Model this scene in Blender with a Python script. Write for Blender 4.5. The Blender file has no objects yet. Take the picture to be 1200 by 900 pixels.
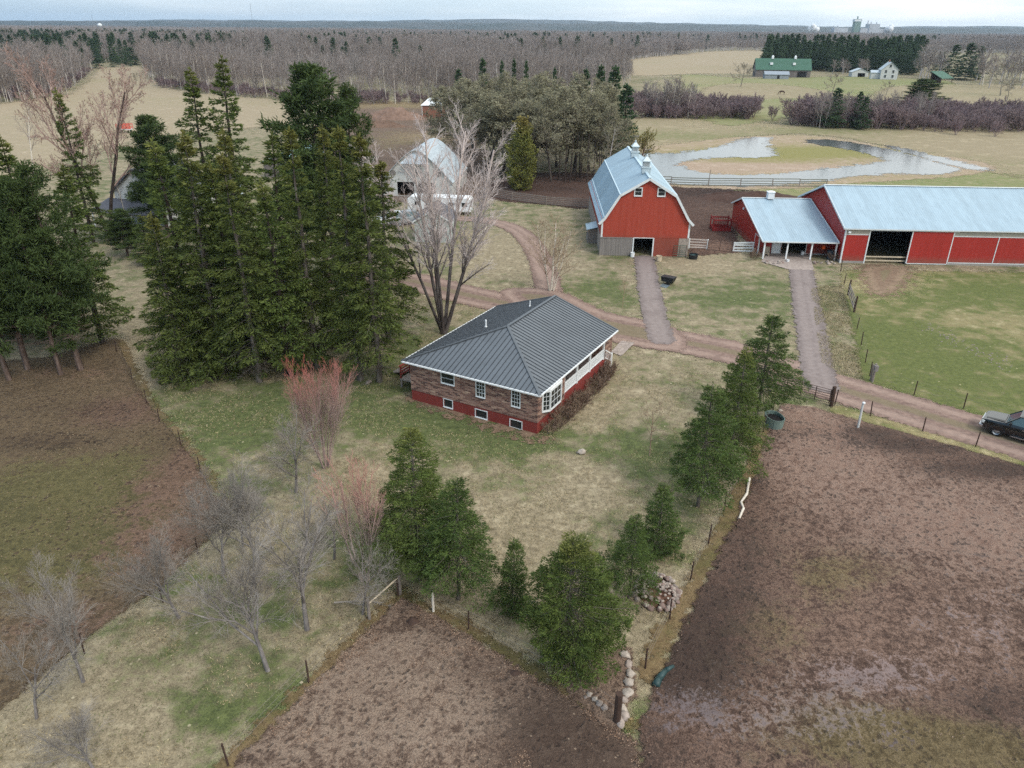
import bpy, math, random
import numpy as np
from mathutils import Vector, Matrix
from math import sin, cos, pi, radians, hypot, atan2, degrees, tan
SC = bpy.context.scene
COL = SC.collection
random.seed(7)

# ------------------------------------------------------------------ camera geometry
CAM_H, FPX, PITCH, ROLL = 27.0, 875.0, radians(25.53), radians(0.5)
F_ = Vector((0, cos(PITCH), -sin(PITCH)))
R0_ = Vector((1, 0, 0)); U0_ = Vector((0, sin(PITCH), cos(PITCH)))
R_ = cos(ROLL) * R0_ + sin(ROLL) * U0_
U_ = -sin(ROLL) * R0_ + cos(ROLL) * U0_
EYE = Vector((0, 0, CAM_H))

def at(px, py, z=0.0):
    """ground point seen at a photo pixel (1200x900)"""
    d = F_ + R_ * ((px - 600) / FPX) + U_ * ((450 - py) / FPX)
    t = (z - CAM_H) / d.z
    return Vector((d.x * t, d.y * t, z))

def along(px, py, Y):
    d = F_ + R_ * ((px - 600) / FPX) + U_ * ((450 - py) / FPX)
    t = Y / d.y
    return Vector((d.x * t, Y, CAM_H + d.z * t))

def proj(P):
    q = P - EYE; z = q.dot(F_)
    return 600 + FPX * q.dot(R_) / z, 450 - FPX * q.dot(U_) / z

def height(px, pyb, pyt):
    """height of an upright thing whose foot is at (px,pyb) and top on row pyt"""
    b = at(px, pyb); lo, hi = 0.0, 26.5
    for _ in range(40):
        m = (lo + hi) / 2
        if proj(Vector((b.x, b.y, m)))[1] > pyt: lo = m
        else: hi = m
    return lo

def scale_at(px, py):
    b = at(px, py)
    return FPX / (b - EYE).dot(F_)          # photo pixels per metre

# ------------------------------------------------------------------ mesh helpers
class MB:
    """collects shapes into ONE mesh"""
    def __init__(s): s.v = []; s.f = []; s.M = Matrix()
    def add(s, vs, fs):
        o = len(s.v); s.v += [tuple(s.M @ Vector(v)) for v in vs]; s.f += [tuple(i + o for i in f) for f in fs]; return s
    def box(s, c, size, rz=0.0, taper=1.0):
        x, y, z = size[0] / 2, size[1] / 2, size[2] / 2; cs, sn = cos(rz), sin(rz); vs = []
        for k, zz in ((1, -z), (taper, z)):
            for a, b in ((-x, -y), (x, -y), (x, y), (-x, y)):
                a *= k; b *= k
                vs.append((c[0] + a * cs - b * sn, c[1] + a * sn + b * cs, c[2] + zz))
        return s.add(vs, [(3, 2, 1, 0), (4, 5, 6, 7), (0, 1, 5, 4), (1, 2, 6, 5), (2, 3, 7, 6), (3, 0, 4, 7)])
    def span(s, a, b):
        return s.box([(a[i] + b[i]) / 2 for i in range(3)], [abs(b[i] - a[i]) for i in range(3)])
    def bar(s, p0, p1, w, h):
        p0, p1 = Vector(p0), Vector(p1); d = (p1 - p0).normalized()
        up = Vector((0, 0, 1)) if abs(d.z) < .95 else Vector((1, 0, 0))
        a = d.cross(up).normalized() * w / 2; b = a.cross(d).normalized() * h / 2
        vs = [p + i * a + j * b for p in (p0, p1) for i, j in ((-1, -1), (1, -1), (1, 1), (-1, 1))]
        return s.add(vs, [(0, 1, 2, 3), (7, 6, 5, 4), (4, 5, 1, 0), (5, 6, 2, 1), (6, 7, 3, 2), (7, 4, 0, 3)])
    def tube(s, p0, p1, r0, r1=None, n=8, cap=True):
        r1 = r0 if r1 is None else r1
        p0, p1 = Vector(p0), Vector(p1); d = (p1 - p0).normalized()
        up = Vector((0, 0, 1)) if abs(d.z) < .95 else Vector((1, 0, 0))
        a = d.cross(up).normalized(); b = d.cross(a).normalized(); vs = []
        for p, r in ((p0, r0), (p1, r1)):
            for k in range(n):
                t = 2 * pi * k / n; vs.append(p + a * (r * cos(t)) + b * (r * sin(t)))
        fs = [(k, (k + 1) % n, n + (k + 1) % n, n + k) for k in range(n)]
        if cap: fs += [tuple(range(n))[::-1], tuple(range(n, 2 * n))]
        return s.add(vs, fs)
    def path(s, pts, r, n=6):
        for a, b in zip(pts[:-1], pts[1:]): s.tube(a, b, r, r, n)
        return s
    def lathe(s, prof, n=16, c=(0, 0, 0)):
        vs = []; fs = []
        for r, z in prof:
            for k in range(n):
                t = 2 * pi * k / n; vs.append((c[0] + r * cos(t), c[1] + r * sin(t), c[2] + z))
        for i in range(len(prof) - 1):
            for k in range(n):
                k2 = (k + 1) % n; fs.append((i * n + k, i * n + k2, (i + 1) * n + k2, (i + 1) * n + k))
        return s.add(vs, fs)
    def prism(s, poly, axis, a, b):
        """2-D polygon extruded along axis ('x': poly=(y,z); 'y': poly=(x,z); 'z': poly=(x,y))"""
        n = len(poly); vs = []
        for t in (a, b):
            for p, q in poly:
                vs.append((t, p, q) if axis == 'x' else (p, t, q) if axis == 'y' else (p, q, t))
        fs = [tuple(range(n)), tuple(range(n, 2 * n))[::-1]] + [(k, n + k, n + (k + 1) % n, (k + 1) % n) for k in range(n)]
        return s.add(vs, fs)
    def poly(s, pts): return s.add(pts, [tuple(range(len(pts)))])
    def slab(s, pts, t):
        """flat polygon given thickness t along its normal (downwards for roofs)"""
        P = [Vector(p) for p in pts]; n = (P[1] - P[0]).cross(P[2] - P[0]).normalized()
        if n.z < 0: P = P[::-1]; n = -n
        k = len(P); vs = P + [p - n * t for p in P]
        return s.add(vs, [tuple(range(k)), tuple(range(k, 2 * k))[::-1]] + [(i, k + i, k + (i + 1) % k, (i + 1) % k) for i in range(k)])
    def wall(s, o, ud, length, z0, z1, th, holes=()):
        """upright wall with rectangular holes (u0,u1,z0,z1); thickness th to the left of ud"""
        ud = Vector(ud).normalized(); nd = Vector((-ud.y, ud.x, 0)); o = Vector(o)
        us = sorted({0, length, *[h[0] for h in holes], *[h[1] for h in holes]}); zs = sorted({z0, z1, *[h[2] for h in holes], *[h[3] for h in holes]})
        us = [u for u in us if 0 <= u <= length]; zs = [z for z in zs if z0 <= z <= z1]
        P = lambda u, z, k: o + ud * u + nd * (th * k) + Vector((0, 0, z))
        ish = lambda i, j: any(h[0] - 1e-6 <= us[i] and us[i + 1] <= h[1] + 1e-6 and h[2] - 1e-6 <= zs[j] and zs[j + 1] <= h[3] + 1e-6 for h in holes)
        nu, nz = len(us) - 1, len(zs) - 1
        full = [[0 <= i < nu and 0 <= j < nz and not ish(i, j) for j in range(-1, nz + 1)] for i in range(-1, nu + 1)]
        q = lambda a, b, c, d: s.add([a, b, c, d], [(0, 1, 2, 3)])
        for i in range(nu):
            for j in range(nz):
                if not full[i + 1][j + 1]: continue
                u0, u1, a, b = us[i], us[i + 1], zs[j], zs[j + 1]
                q(P(u0, a, 0), P(u1, a, 0), P(u1, b, 0), P(u0, b, 0)); q(P(u1, a, 1), P(u0, a, 1), P(u0, b, 1), P(u1, b, 1))
                if not full[i][j + 1]: q(P(u0, a, 1), P(u0, a, 0), P(u0, b, 0), P(u0, b, 1))
                if not full[i + 2][j + 1]: q(P(u1, a, 0), P(u1, a, 1), P(u1, b, 1), P(u1, b, 0))
                if not full[i + 1][j]: q(P(u0, a, 1), P(u1, a, 1), P(u1, a, 0), P(u0, a, 0))
                if not full[i + 1][j + 2]: q(P(u0, b, 0), P(u1, b, 0), P(u1, b, 1), P(u0, b, 1))
        return s
    def build(s, name, mat, parent=None, smooth=False, bevel=0.0):
        me = bpy.data.meshes.new(name); me.from_pydata(s.v, [], s.f); me.update()
        me.materials.append(mat)
        if smooth: me.shade_smooth()
        o = bpy.data.objects.new(name, me); COL.objects.link(o)
        if parent: o.parent = parent
        if bevel:
            b = o.modifiers.new('bevel', 'BEVEL'); b.width = bevel; b.segments = 2; b.limit_method = 'ANGLE'
        return o

def fastmesh(name, V, Fa, attrs=None, smooth=False):
    """V (n,3), Fa (m,k) arrays -> mesh; attrs {name: (n,) float}"""
    V = np.ascontiguousarray(V, dtype=np.float32); Fa = np.ascontiguousarray(Fa, dtype=np.int32); m, k = Fa.shape
    me = bpy.data.meshes.new(name)
    me.vertices.add(len(V)); me.vertices.foreach_set('co', V.ravel())
    me.loops.add(m * k); me.loops.foreach_set('vertex_index', Fa.ravel())
    me.polygons.add(m); me.polygons.foreach_set('loop_start', np.arange(0, m * k, k, dtype=np.int32))
    try: me.polygons.foreach_set('loop_total', np.full(m, k, dtype=np.int32))
    except Exception: pass
    for a, val in (attrs or {}).items():
        at_ = me.attributes.new(a, 'FLOAT', 'POINT'); at_.data.foreach_set('value', np.ascontiguousarray(val, dtype=np.float32))
    me.update(calc_edges=True); me.validate()
    if smooth: me.shade_smooth()
    return me

def mobj(name, me, mat=None, parent=None):
    if mat and not me.materials: me.materials.append(mat)
    o = bpy.data.objects.new(name, me); COL.objects.link(o)
    if parent: o.parent = parent
    return o

def tag(o, label=None, cat=None, group=None, kind=None):
    if label: o['label'] = label
    if cat: o['category'] = cat
    if group: o['group'] = group
    if kind: o['kind'] = kind
    return o

def thing(name, label, cat, loc=(0, 0, 0), rz=0.0, group=None, scale=1.0):
    o = bpy.data.objects.new(name, None); COL.objects.link(o); o.empty_display_size = .3
    o.location = loc; o.rotation_euler = (0, 0, rz); o.scale = (scale,) * 3 if not isinstance(scale, tuple) else scale
    return tag(o, label, cat, group)

def dup(o, loc, rz=0.0, scale=None, label=None, group=None):
    c = o.copy(); COL.objects.link(c); c.location = loc; c.rotation_euler = (0, 0, rz)
    if scale is not None: c.scale = (scale,) * 3 if not isinstance(scale, tuple) else scale
    if label: c['label'] = label
    if group: c['group'] = group
    for ch in list(o.children):
        k = ch.copy(); COL.objects.link(k); k.parent = c
        for g in ch.children:
            m = g.copy(); COL.objects.link(m); m.parent = k
    return c

# ------------------------------------------------------------------ material helpers
class NT:
    def __init__(s, m): s.t = m.node_tree; s.t.nodes.clear()
    def n(s, typ, ins=None, **props):
        nd = s.t.nodes.new('ShaderNode' + typ)
        for k, v in props.items(): setattr(nd, k, v)
        for k, v in (ins or {}).items(): s.put(nd.inputs[k], v)
        return nd
    def put(s, sock, v):
        if isinstance(v, bpy.types.NodeSocket): s.t.links.new(v, sock)
        elif v is not None:
            if sock.type == 'RGBA' and len(v) == 3: v = (*v, 1)
            sock.default_value = v
    def math(s, op, a, b=0.5, c=None, clamp=False):
        nd = s.t.nodes.new('ShaderNodeMath'); nd.operation = op; nd.use_clamp = clamp
        s.put(nd.inputs[0], a); s.put(nd.inputs[1], b)
        if c is not None: s.put(nd.inputs[2], c)
        return nd.outputs[0]
    def mix(s, f, a, b, mode='MIX'):
        nd = s.t.nodes.new('ShaderNodeMix'); nd.data_type = 'RGBA'; nd.blend_type = mode
        s.put(nd.inputs[0], f); s.put(nd.inputs[6], a); s.put(nd.inputs[7], b); return nd.outputs[2]
    def noise(s, vec, scale, detail=4, rough=.55, dist=0.0):
        return s.n('TexNoise', {'Vector': vec, 'Scale': scale, 'Detail': detail, 'Roughness': rough, 'Distortion': dist}).outputs['Fac']
    def step(s, v, lo, hi):
        return s.n('MapRange', {'Value': v, 'From Min': lo, 'From Max': hi}, interpolation_type='SMOOTHSTEP').outputs[0]
    def attr(s, name): return s.n('Attribute', attribute_name=name).outputs['Fac']
    def pos(s): return s.n('NewGeometry').outputs['Position']
    def obj(s): return s.n('TexCoord').outputs['Object']
    def rnd(s): return s.n('ObjectInfo').outputs['Random']
    def scalev(s, v, k): return s.n('Mapping', {'Vector': v, 'Scale': k}).outputs[0]
    def out(s, sh, vol=None):
        o = s.n('OutputMaterial')
        if sh is not None: s.t.links.new(sh, o.inputs['Surface'])
        if vol is not None: s.t.links.new(vol, o.inputs['Volume'])
    def bsdf(s, col, rough=.8, metal=0.0, spec=.3, normal=None, **kw):
        nd = s.n('BsdfPrincipled', {'Base Color': col, 'Roughness': rough, 'Metallic': metal, 'Specular IOR Level': spec})
        if normal is not None: s.t.links.new(normal, nd.inputs['Normal'])
        for k, v in kw.items(): s.put(nd.inputs[k], v)
        return nd.outputs[0]
    def bump(s, h, strength=.4, dist=.05): return s.n('Bump', {'Height': h, 'Strength': strength, 'Distance': dist}).outputs[0]

def newmat(name):
    m = bpy.data.materials.new(name); m.use_nodes = True; return m, NT(m)

def simple(name, col, rough=.6, metal=0.0, spec=.3, var=.18, scale=1.5, dirt=None, bump=0.0, stretch=(1, 1, 1), splash=None):
    """painted / worn surface with uneven tone"""
    m, t = newmat(name)
    p = t.scalev(t.obj(), stretch)
    a = t.noise(p, scale, 5, .6); b = t.noise(p, scale * 7, 4, .6)
    k = t.math('ADD', t.math('MULTIPLY', a, .65), t.math('MULTIPLY', b, .35))
    lo = [c * (1 - var) for c in col]; hi = [min(1, c * (1 + var)) for c in col]
    c = t.mix(t.step(k, .3, .7), lo, hi)
    if splash: c = t.mix(t.math('MULTIPLY', t.step(t.math('SUBTRACT', t.n('SeparateXYZ', {'Vector': t.obj()}).outputs[2], t.math('MULTIPLY', b, 1.6)), splash[1], splash[1] - 1.0), .65), c, splash[0])
    if dirt: c = t.mix(t.math('MULTIPLY', t.step(a, .5, .75), .55), c, dirt)
    t.out(t.bsdf(c, rough, metal, spec, t.bump(b, bump, .02) if bump else None)); return m
SUN_E, EXPO, CLOUD_BIAS, ZEN, DENOISE = 1.5, 0.21, 0.12, (1.0, .82, .68), False
CLOUD_A, CLOUD_B, SKY_BLUE = (7.4, 8.6, 9.2), (11.2, 11.6, 11.6), (3.8, 6.0, 8.6)
HAZE_C, HAZE_D = (.68, .83, 1.0), .00007
# ------------------------------------------------------------------ ground
def S(r, g, b, k=1.0):
    f = lambda c: (c / 255 / 12.92 if c <= 10 else ((c / 255 + .055) / 1.055) ** 2.4) * k
    return (f(r), f(g), f(b))

def vnoise(x, y, scale, seed=0):
    rng = np.random.default_rng(seed); T = rng.random((256, 256))
    x = np.asarray(x) / scale; y = np.asarray(y) / scale
    i = np.floor(x).astype(int); j = np.floor(y).astype(int); u = x - i; v = y - j
    u = u * u * (3 - 2 * u); v = v * v * (3 - 2 * v); g = lambda a, b: T[a % 256, b % 256]
    return g(i, j) * (1 - u) * (1 - v) + g(i + 1, j) * u * (1 - v) + g(i, j + 1) * (1 - u) * v + g(i + 1, j + 1) * u * v

def blobs(x, y, L):
    s = np.zeros_like(np.asarray(x, dtype=float))
    for px, py, rx, ry, amt in L:
        c = at(px, py); s += amt * np.exp(-((x - c.x) / rx) ** 2 - ((y - c.y) / ry) ** 2)
    return s

def seg_dist(x, y, P, closed=True):
    n = len(P); best = np.full(x.shape, 1e9); inside = np.zeros(x.shape, bool)
    for i in range(n if closed else n - 1):
        (x0, y0), (x1, y1) = P[i], P[(i + 1) % n]
        dx, dy = x1 - x0, y1 - y0; L2 = dx * dx + dy * dy + 1e-12
        t = np.clip(((x - x0) * dx + (y - y0) * dy) / L2, 0, 1)
        best = np.minimum(best, np.hypot(x - x0 - t * dx, y - y0 - t * dy))
        if closed and y0 != y1:
            c = ((y0 > y) != (y1 > y)) & (x < (x1 - x0) * (y - y0) / (y1 - y0) + x0); inside ^= c
    return np.where(inside, best, -best) if closed else best

def smooth(P, k=5, closed=True):
    n = len(P); out = []
    rngi = range(n if closed else n - 1)
    for i in rngi:
        g = (lambda j: P[j % n]) if closed else (lambda j: P[min(max(j, 0), n - 1)])
        p0, p1, p2, p3 = g(i - 1), g(i), g(i + 1), g(i + 2)
        for q in range(k):
            t = q / k
            out.append(tuple(.5 * (2 * p1[a] + (p2[a] - p0[a]) * t + (2 * p0[a] - 5 * p1[a] + 4 * p2[a] - p3[a]) * t * t + (3 * p1[a] - p0[a] - 3 * p2[a] + p3[a]) * t ** 3) for a in (0, 1)))
    if not closed: out.append(tuple(P[-1]))
    return out

def W(pts): return [tuple(at(*p)[:2]) for p in pts]

ZC = [0]
def patch(name, poly, cell, z, mat, feather=.5, attrs=None, relief=None, kind='structure', line=None, width=0, x0=None):
    """a sheet of ground following an outline (or a band along a line), with an 'edge' attribute (metres inside the outline)"""
    ZC[0] += 1; z = z + .0011 * ZC[0]
    Q = np.array(line if line else poly); pad = feather + cell + width
    xs = np.arange(Q[:, 0].min() - pad, Q[:, 0].max() + pad, cell); ys = np.arange(Q[:, 1].min() - pad, Q[:, 1].max() + pad, cell)
    X, Y = np.meshgrid(xs, ys, indexing='ij'); x, y = X.ravel(), Y.ravel()
    e = (width - seg_dist(x, y, line, False)) if line else seg_dist(x, y, poly)
    ny = len(ys); i, j = np.meshgrid(np.arange(len(xs) - 1), np.arange(ny - 1), indexing='ij')
    a = (i * ny + j).ravel(); Fq = np.stack([a, a + ny, a + ny + 1, a + 1], 1)
    Fq = Fq[(e[Fq].max(1) > -feather)]
    u, inv = np.unique(Fq, return_inverse=True); Fq = inv.reshape(Fq.shape)
    x, y, e = x[u], y[u], e[u]
    zz = np.full(x.shape, z)
    if relief is not None: zz = zz + relief(x, y) * np.clip((e + feather) / 1.5, 0, 1)
    at_ = {'edge': e}
    for k, L in (attrs or {}).items(): at_[k] = blobs(x, y, L)
    me = fastmesh(name, np.stack([x, y, zz], 1), Fq, at_, smooth=relief is not None)
    return tag(mobj(name, me, mat), kind=kind)

def gmat(name, fn, feather=.5, amp=1.0, nscale=1.3, sheet=True):
    m, t = newmat(name); P = t.pos()
    col, rough, h, bs, bd = fn(t, P)
    sh = t.bsdf(col, rough, 0, .25, t.bump(h, bs, bd) if h is not None else None)
    if sheet:
        n = t.math('ADD', t.math('MULTIPLY', t.noise(P, nscale, 6, .65), .7), t.math('MULTIPLY', t.noise(P, nscale * 7, 4, .6), .3))
        v = t.math('ADD', t.math('DIVIDE', t.attr('edge'), feather), t.math('MULTIPLY', t.math('SUBTRACT', n, .5), 4.0 * amp))
        ms = t.n('MixShader'); t.t.links.new(t.step(v, -.25, .25), ms.inputs[0])
        t.t.links.new(t.n('BsdfTransparent').outputs[0], ms.inputs[1]); t.t.links.new(sh, ms.inputs[2]); sh = ms.outputs[0]
    t.out(sh); return m

def grassfn(tans, greens, bias=0.0, k=1.0, near=True, dark=None, coarse=.06):
    def fn(t, P):
        n1 = t.noise(P, coarse, 5, .6, .4); n2 = t.noise(P, .55, 7, .62, .3); n3 = t.noise(P, 2.3, 8, .72, .3); n4 = t.noise(P, 12, 4, .72)
        g = t.math('ADD', t.math('MULTIPLY', t.math('SUBTRACT', n1, .5), 2.2 * k), t.math('MULTIPLY', t.math('SUBTRACT', n2, .5), 3.6 * k))
        g = t.math('ADD', g, t.math('MULTIPLY', t.math('SUBTRACT', n3, .5), 2.0))
        g = t.math('ADD', g, t.attr('green'))
        g = t.step(t.math('ADD', g, bias), -.5, .65)
        f = t.step(t.math('ADD', t.math('MULTIPLY', n3, .55), t.math('MULTIPLY', n4, .45)), .34, .66)
        tan_ = t.mix(f, tans[0], tans[1]); gr = t.mix(f, greens[0], greens[1])
        tan_ = t.mix(t.math('MULTIPLY', t.step(t.noise(P, coarse * 14, 7, .72, .2), .5, .7), .6), tan_, tans[2])
        c = t.mix(g, tan_, gr)
        sp = t.n('TexVoronoi', {'Vector': P, 'Scale': 1.6, 'Randomness': 1.0}).outputs['Distance']
        c = t.mix(t.math('MULTIPLY', t.step(sp, .16, .05), t.step(n2, .45, .65)), c, tans[2])
        return c, .95, t.math('ADD', t.math('MULTIPLY', n3, .5), t.math('MULTIPLY', n4, .5)), .55, .08
    return fn

TAN = [S(92, 82, 64), S(164, 149, 122), S(184, 170, 142)]
GRN = [S(54, 62, 36), S(106, 112, 68)]
m_lawn = gmat('lawn_grass', grassfn(TAN, GRN, -.15), sheet=False)
m_meadow = gmat('meadow_grass', grassfn([S(108, 98, 68), S(148, 136, 98), S(180, 166, 132)], [S(68, 76, 38), S(106, 110, 60)], .22), 1.0)
m_verge = gmat('verge_grass', grassfn([S(104, 92, 62), S(160, 146, 108), S(190, 176, 140)], [S(78, 82, 44), S(116, 116, 70)], -.05), .5)
m_hay = gmat('hay_stubble', grassfn([S(126, 112, 90), S(166, 150, 124), S(178, 162, 138)], [S(112, 112, 70), S(140, 134, 92)], -.5, .8, coarse=.02), 6.0, nscale=.12)
m_dry = gmat('dry_field', grassfn([S(116, 103, 82), S(160, 145, 116), S(176, 160, 132)], [S(94, 98, 60), S(130, 126, 86)], -.25, .8, coarse=.016), 5.0, nscale=.15)
m_field = gmat('far_pasture', grassfn([S(122, 110, 84), S(158, 146, 114), S(174, 160, 130)], [S(90, 100, 56), S(128, 132, 82)], .15, .7, coarse=.016), 6.0, nscale=.12)
m_fringe = gmat('fringe_grass', grassfn([S(86, 70, 48), S(128, 108, 78), S(144, 124, 92)], [S(76, 70, 42), S(104, 94, 60)], -.2), .6, 1.5)
m_marsh = gmat('marsh_reeds', grassfn([S(134, 112, 92), S(176, 156, 136), S(190, 172, 156)], [S(112, 108, 58), S(140, 132, 84)], -.2, .5, coarse=.02), 2.0, nscale=.35)

def mudfn(base, dark, dry, wet_sheen, ds=1.0, speck=None, olive=None, pk=.55):
    def fn(t, P):
        n1 = t.noise(P, .13, 5, .6, .5); n2 = t.noise(P, .9, 7, .68, .8); n3 = t.noise(P, 3.6, 6, .72, .5); n4 = t.noise(P, 12, 4, .72)
        c_ = lambda n, w: t.math('MULTIPLY', t.math('SUBTRACT', n, .5), w)
        S_ = lambda *q: q[0] if len(q) == 1 else t.math('ADD', q[0], S_(*q[1:]))
        a, b, w = t.attr('dry'), t.attr('dark'), t.attr('wet')
        k = S_(.5, c_(n3, 1.0), c_(n2, .7), c_(n4, .7)); kf = t.step(k, .3, .72)
        c = t.mix(kf, base[0], base[1])
        if olive:
            c = t.mix(t.step(S_(t.attr('olive'), c_(n1, 1.6), c_(n2, 1.8), c_(n3, 1.4)), .1, .8), c, t.mix(kf, olive[0], olive[1]))
        c = t.mix(t.step(S_(a, c_(n1, .8), c_(n2, 2.0), c_(n3, 1.6)), .15, .85), c, t.mix(kf, dry[0], dry[1]))
        dk = t.step(S_(t.math('MULTIPLY', b, .47), c_(n1, .7), c_(n2, 1.7), c_(n3, 2.6)), .16, .58)
        c = t.mix(t.math('MULTIPLY', dk, .8), c, dark)
        vec = t.mix(.7, P, t.n('TexNoise', {'Vector': P, 'Scale': 1.6, 'Detail': 3.0}).outputs['Color'], 'ADD')
        vo = t.n('TexVoronoi', {'Vector': vec, 'Scale': 2.7}).outputs['Distance']
        pits = t.math('MULTIPLY', t.step(vo, .42, .14), t.step(S_(n1, c_(n2, 1.6)), .34, .58))
        c = t.mix(t.math('MULTIPLY', pits, pk), c, dark)
        if speck:
            v2 = t.n('TexVoronoi', {'Vector': P, 'Scale': 3.0}); sp = t.math('MULTIPLY', t.step(v2.outputs['Distance'], .2, .08), t.step(n2, .42, .62))
            c = t.mix(t.math('MULTIPLY', sp, .85), c, speck)
        pud = t.math('MULTIPLY', t.step(S_(w, c_(n1, .5), c_(n2, 1.8), c_(n3, 2.2), c_(n4, .8)), .50, .86), t.math('SUBTRACT', 1.0, t.math('MULTIPLY', pits, .6)))
        c = t.mix(t.math('MULTIPLY', pud, .62), c, wet_sheen)  # wet patches: their pale sheen is put into the colour, besides lower roughness
        r = t.math('SUBTRACT', .95, t.math('MULTIPLY', pud, .5))
        return c, r, t.math('SUBTRACT', k, t.math('MULTIPLY', pits, .6)), t.math('SUBTRACT', 1.0, t.math('MULTIPLY', pud, .6)), .2
    return fn

m_pen1 = gmat('pen_dirt', mudfn([S(92, 76, 58), S(134, 114, 88)], S(62, 48, 40), [S(106, 84, 68), S(140, 112, 94)], S(86, 76, 64), speck=S(168, 150, 122), olive=[S(88, 82, 52), S(122, 112, 74)]), .5)
m_pen2 = gmat('leafy_dirt', mudfn([S(92, 74, 63), S(168, 142, 122)], S(76, 60, 51), [S(126, 105, 91), S(176, 153, 133)], S(90, 78, 76), speck=S(188, 164, 140)), .5)
m_pen3 = gmat('churned_mud', mudfn([S(82, 63, 54), S(154, 125, 108)], S(60, 48, 43), [S(134, 106, 92), S(164, 138, 122)], S(112, 100, 102), olive=[S(92, 78, 54), S(140, 122, 90)]), .6)
m_yard = gmat('barnyard_mud', mudfn([S(66, 48, 42), S(108, 84, 72)], S(44, 33, 30), [S(110, 86, 72), S(140, 112, 96)], S(90, 80, 80)), 1.0)
m_plough = gmat('bare_field', mudfn([S(96, 78, 68), S(130, 110, 92)], S(66, 52, 46), [S(132, 112, 84), S(150, 132, 102)], S(90, 80, 80), olive=[S(110, 98, 66), S(136, 124, 88)]), 4.0, nscale=.2)

def gravelfn(c0, c1, c2):
    def fn(t, P):
        n1 = t.noise(P, .3, 5, .6, .4); n2 = t.noise(P, 2.2, 6, .65); n4 = t.noise(P, 22, 3, .7)
        k = t.math('ADD', t.math('MULTIPLY', n2, .6), t.math('MULTIPLY', n4, .4))
        c = t.mix(t.step(k, .36, .64), c0, c1)
        tr = t.step(t.math('ABSOLUTE', t.math('SUBTRACT', t.attr('edge'), .95)), .75, .1)
        c = t.mix(t.math('MULTIPLY', tr, .42), c, c2)
        c = t.mix(t.math('MULTIPLY', t.step(n1, .5, .72), .5), c, c0)
        c = t.mix(t.math('MULTIPLY', t.step(t.math('ADD', t.attr('edge'), t.math('MULTIPLY', t.math('SUBTRACT', n2, .5), 1.2)), 2.0, 2.5), .6), c, S(112, 104, 76))
        return c, .92, k, .45, .04
    return fn
m_drive = gmat('drive_gravel', gravelfn(S(104, 84, 76), S(144, 120, 108), S(170, 146, 132)), .45, 1.3)
m_drive2 = gmat('grey_gravel', gravelfn(S(104, 92, 88), S(134, 122, 118), S(152, 138, 132)), .4, 1.3)
m_dirt = gmat('bare_dirt', gravelfn(S(104, 84, 68), S(140, 116, 96), S(150, 128, 106)), 2.2, 1.6)
m_conc = gmat('concrete_walk', lambda t, P: (t.mix(t.step(t.noise(P, 3, 6, .65), .35, .65), S(140, 126, 118), S(168, 154, 144)), .85, t.noise(P, 20, 3), .15, .02), .04, .3)

# base sheet to the horizon
def axis(a0, a1, near, far, step):
    L = list(np.arange(a0, a1 + .01, step)); d = step
    while L[-1] < far: d *= 1.25; L.append(L[-1] + d)
    d = step
    while L[0] > near: d *= 1.25; L.insert(0, L[0] - d)
    return np.array(L)
gx = axis(-70, 95, -7500, 7500, 1.0); gy = axis(12, 130, -600, 8000, 1.0)
GX, GY = np.meshgrid(gx, gy, indexing='ij'); x, y = GX.ravel(), GY.ravel()
GREEN = [  # photo pixel, radii in metres, amount (+ green, - straw)
    (500, 492, 5.0, 1.6, 1.3), (600, 520, 3.5, 1.6, .8), (545, 512, 6, 2.0, .9), (640, 560, 4, 3, .35), (745, 530, 4, 5, .55), (700, 640, 2.5, 2, .6), (790, 560, 3, 6, .5),
    (270, 500, 5, 4, .75), (340, 470, 8, 4, .7), (235, 600, 3, 3, .5), (320, 720, 2.2, 1.4, 1.1), (240, 830, 2.4, 1.6, .9), (200, 680, 2.5, 1.5, .6), (150, 770, 4, 2, .3), (420, 640, 3, 3, .8), (500, 640, 3, 2, .4),
    (860, 350, 6, 4, 1.0), (700, 335, 4, 4, .8), (985, 390, 2, 6, .25), (560, 330, 5, 4, .25), (480, 430, 5, 5, .9), (890, 330, 5, 3, .5), (720, 350, 3, 3, .6), (330, 800, 2.5, 1.2, .6), (760, 650, 2, 2, .4),
    (600, 620, 3.5, 3, -.9), (690, 565, 3.5, 3, -1.0), (540, 600, 2, 3, -.4), (170, 430, 2.4, 9, -1.3), (190, 370, 3, 10, -.9), (690, 490, 3, 3, -.7), (60, 870, 4, 2.5, -.7), (640, 300, 5, 9, -.7), (740, 690, 3, 3, -.6),
    (560, 700, 3, 3, -.6), (620, 720, 3, 2, -.5), (820, 310, 6, 3, -.9), (580, 290, 4, 8, -.6), (300, 620, 3, 3, -.5), (450, 560, 2, 3, -.5), (160, 880, 3, 1.5, -.4), (870, 600, 1.5, 6, -.4), (390, 730, 2, 1.5, -.3), (420, 770, 2, 2, -.4)]
ny = len(gy); i_, j_ = np.meshgrid(np.arange(len(gx) - 1), np.arange(ny - 1), indexing='ij'); a_ = (i_ * ny + j_).ravel()
tag(mobj('ground', fastmesh('ground', np.stack([x, y, 0 * x], 1), np.stack([a_, a_ + ny, a_ + ny + 1, a_ + 1], 1), {'green': blobs(x, y, GREEN)}), m_lawn), kind='structure')

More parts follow.
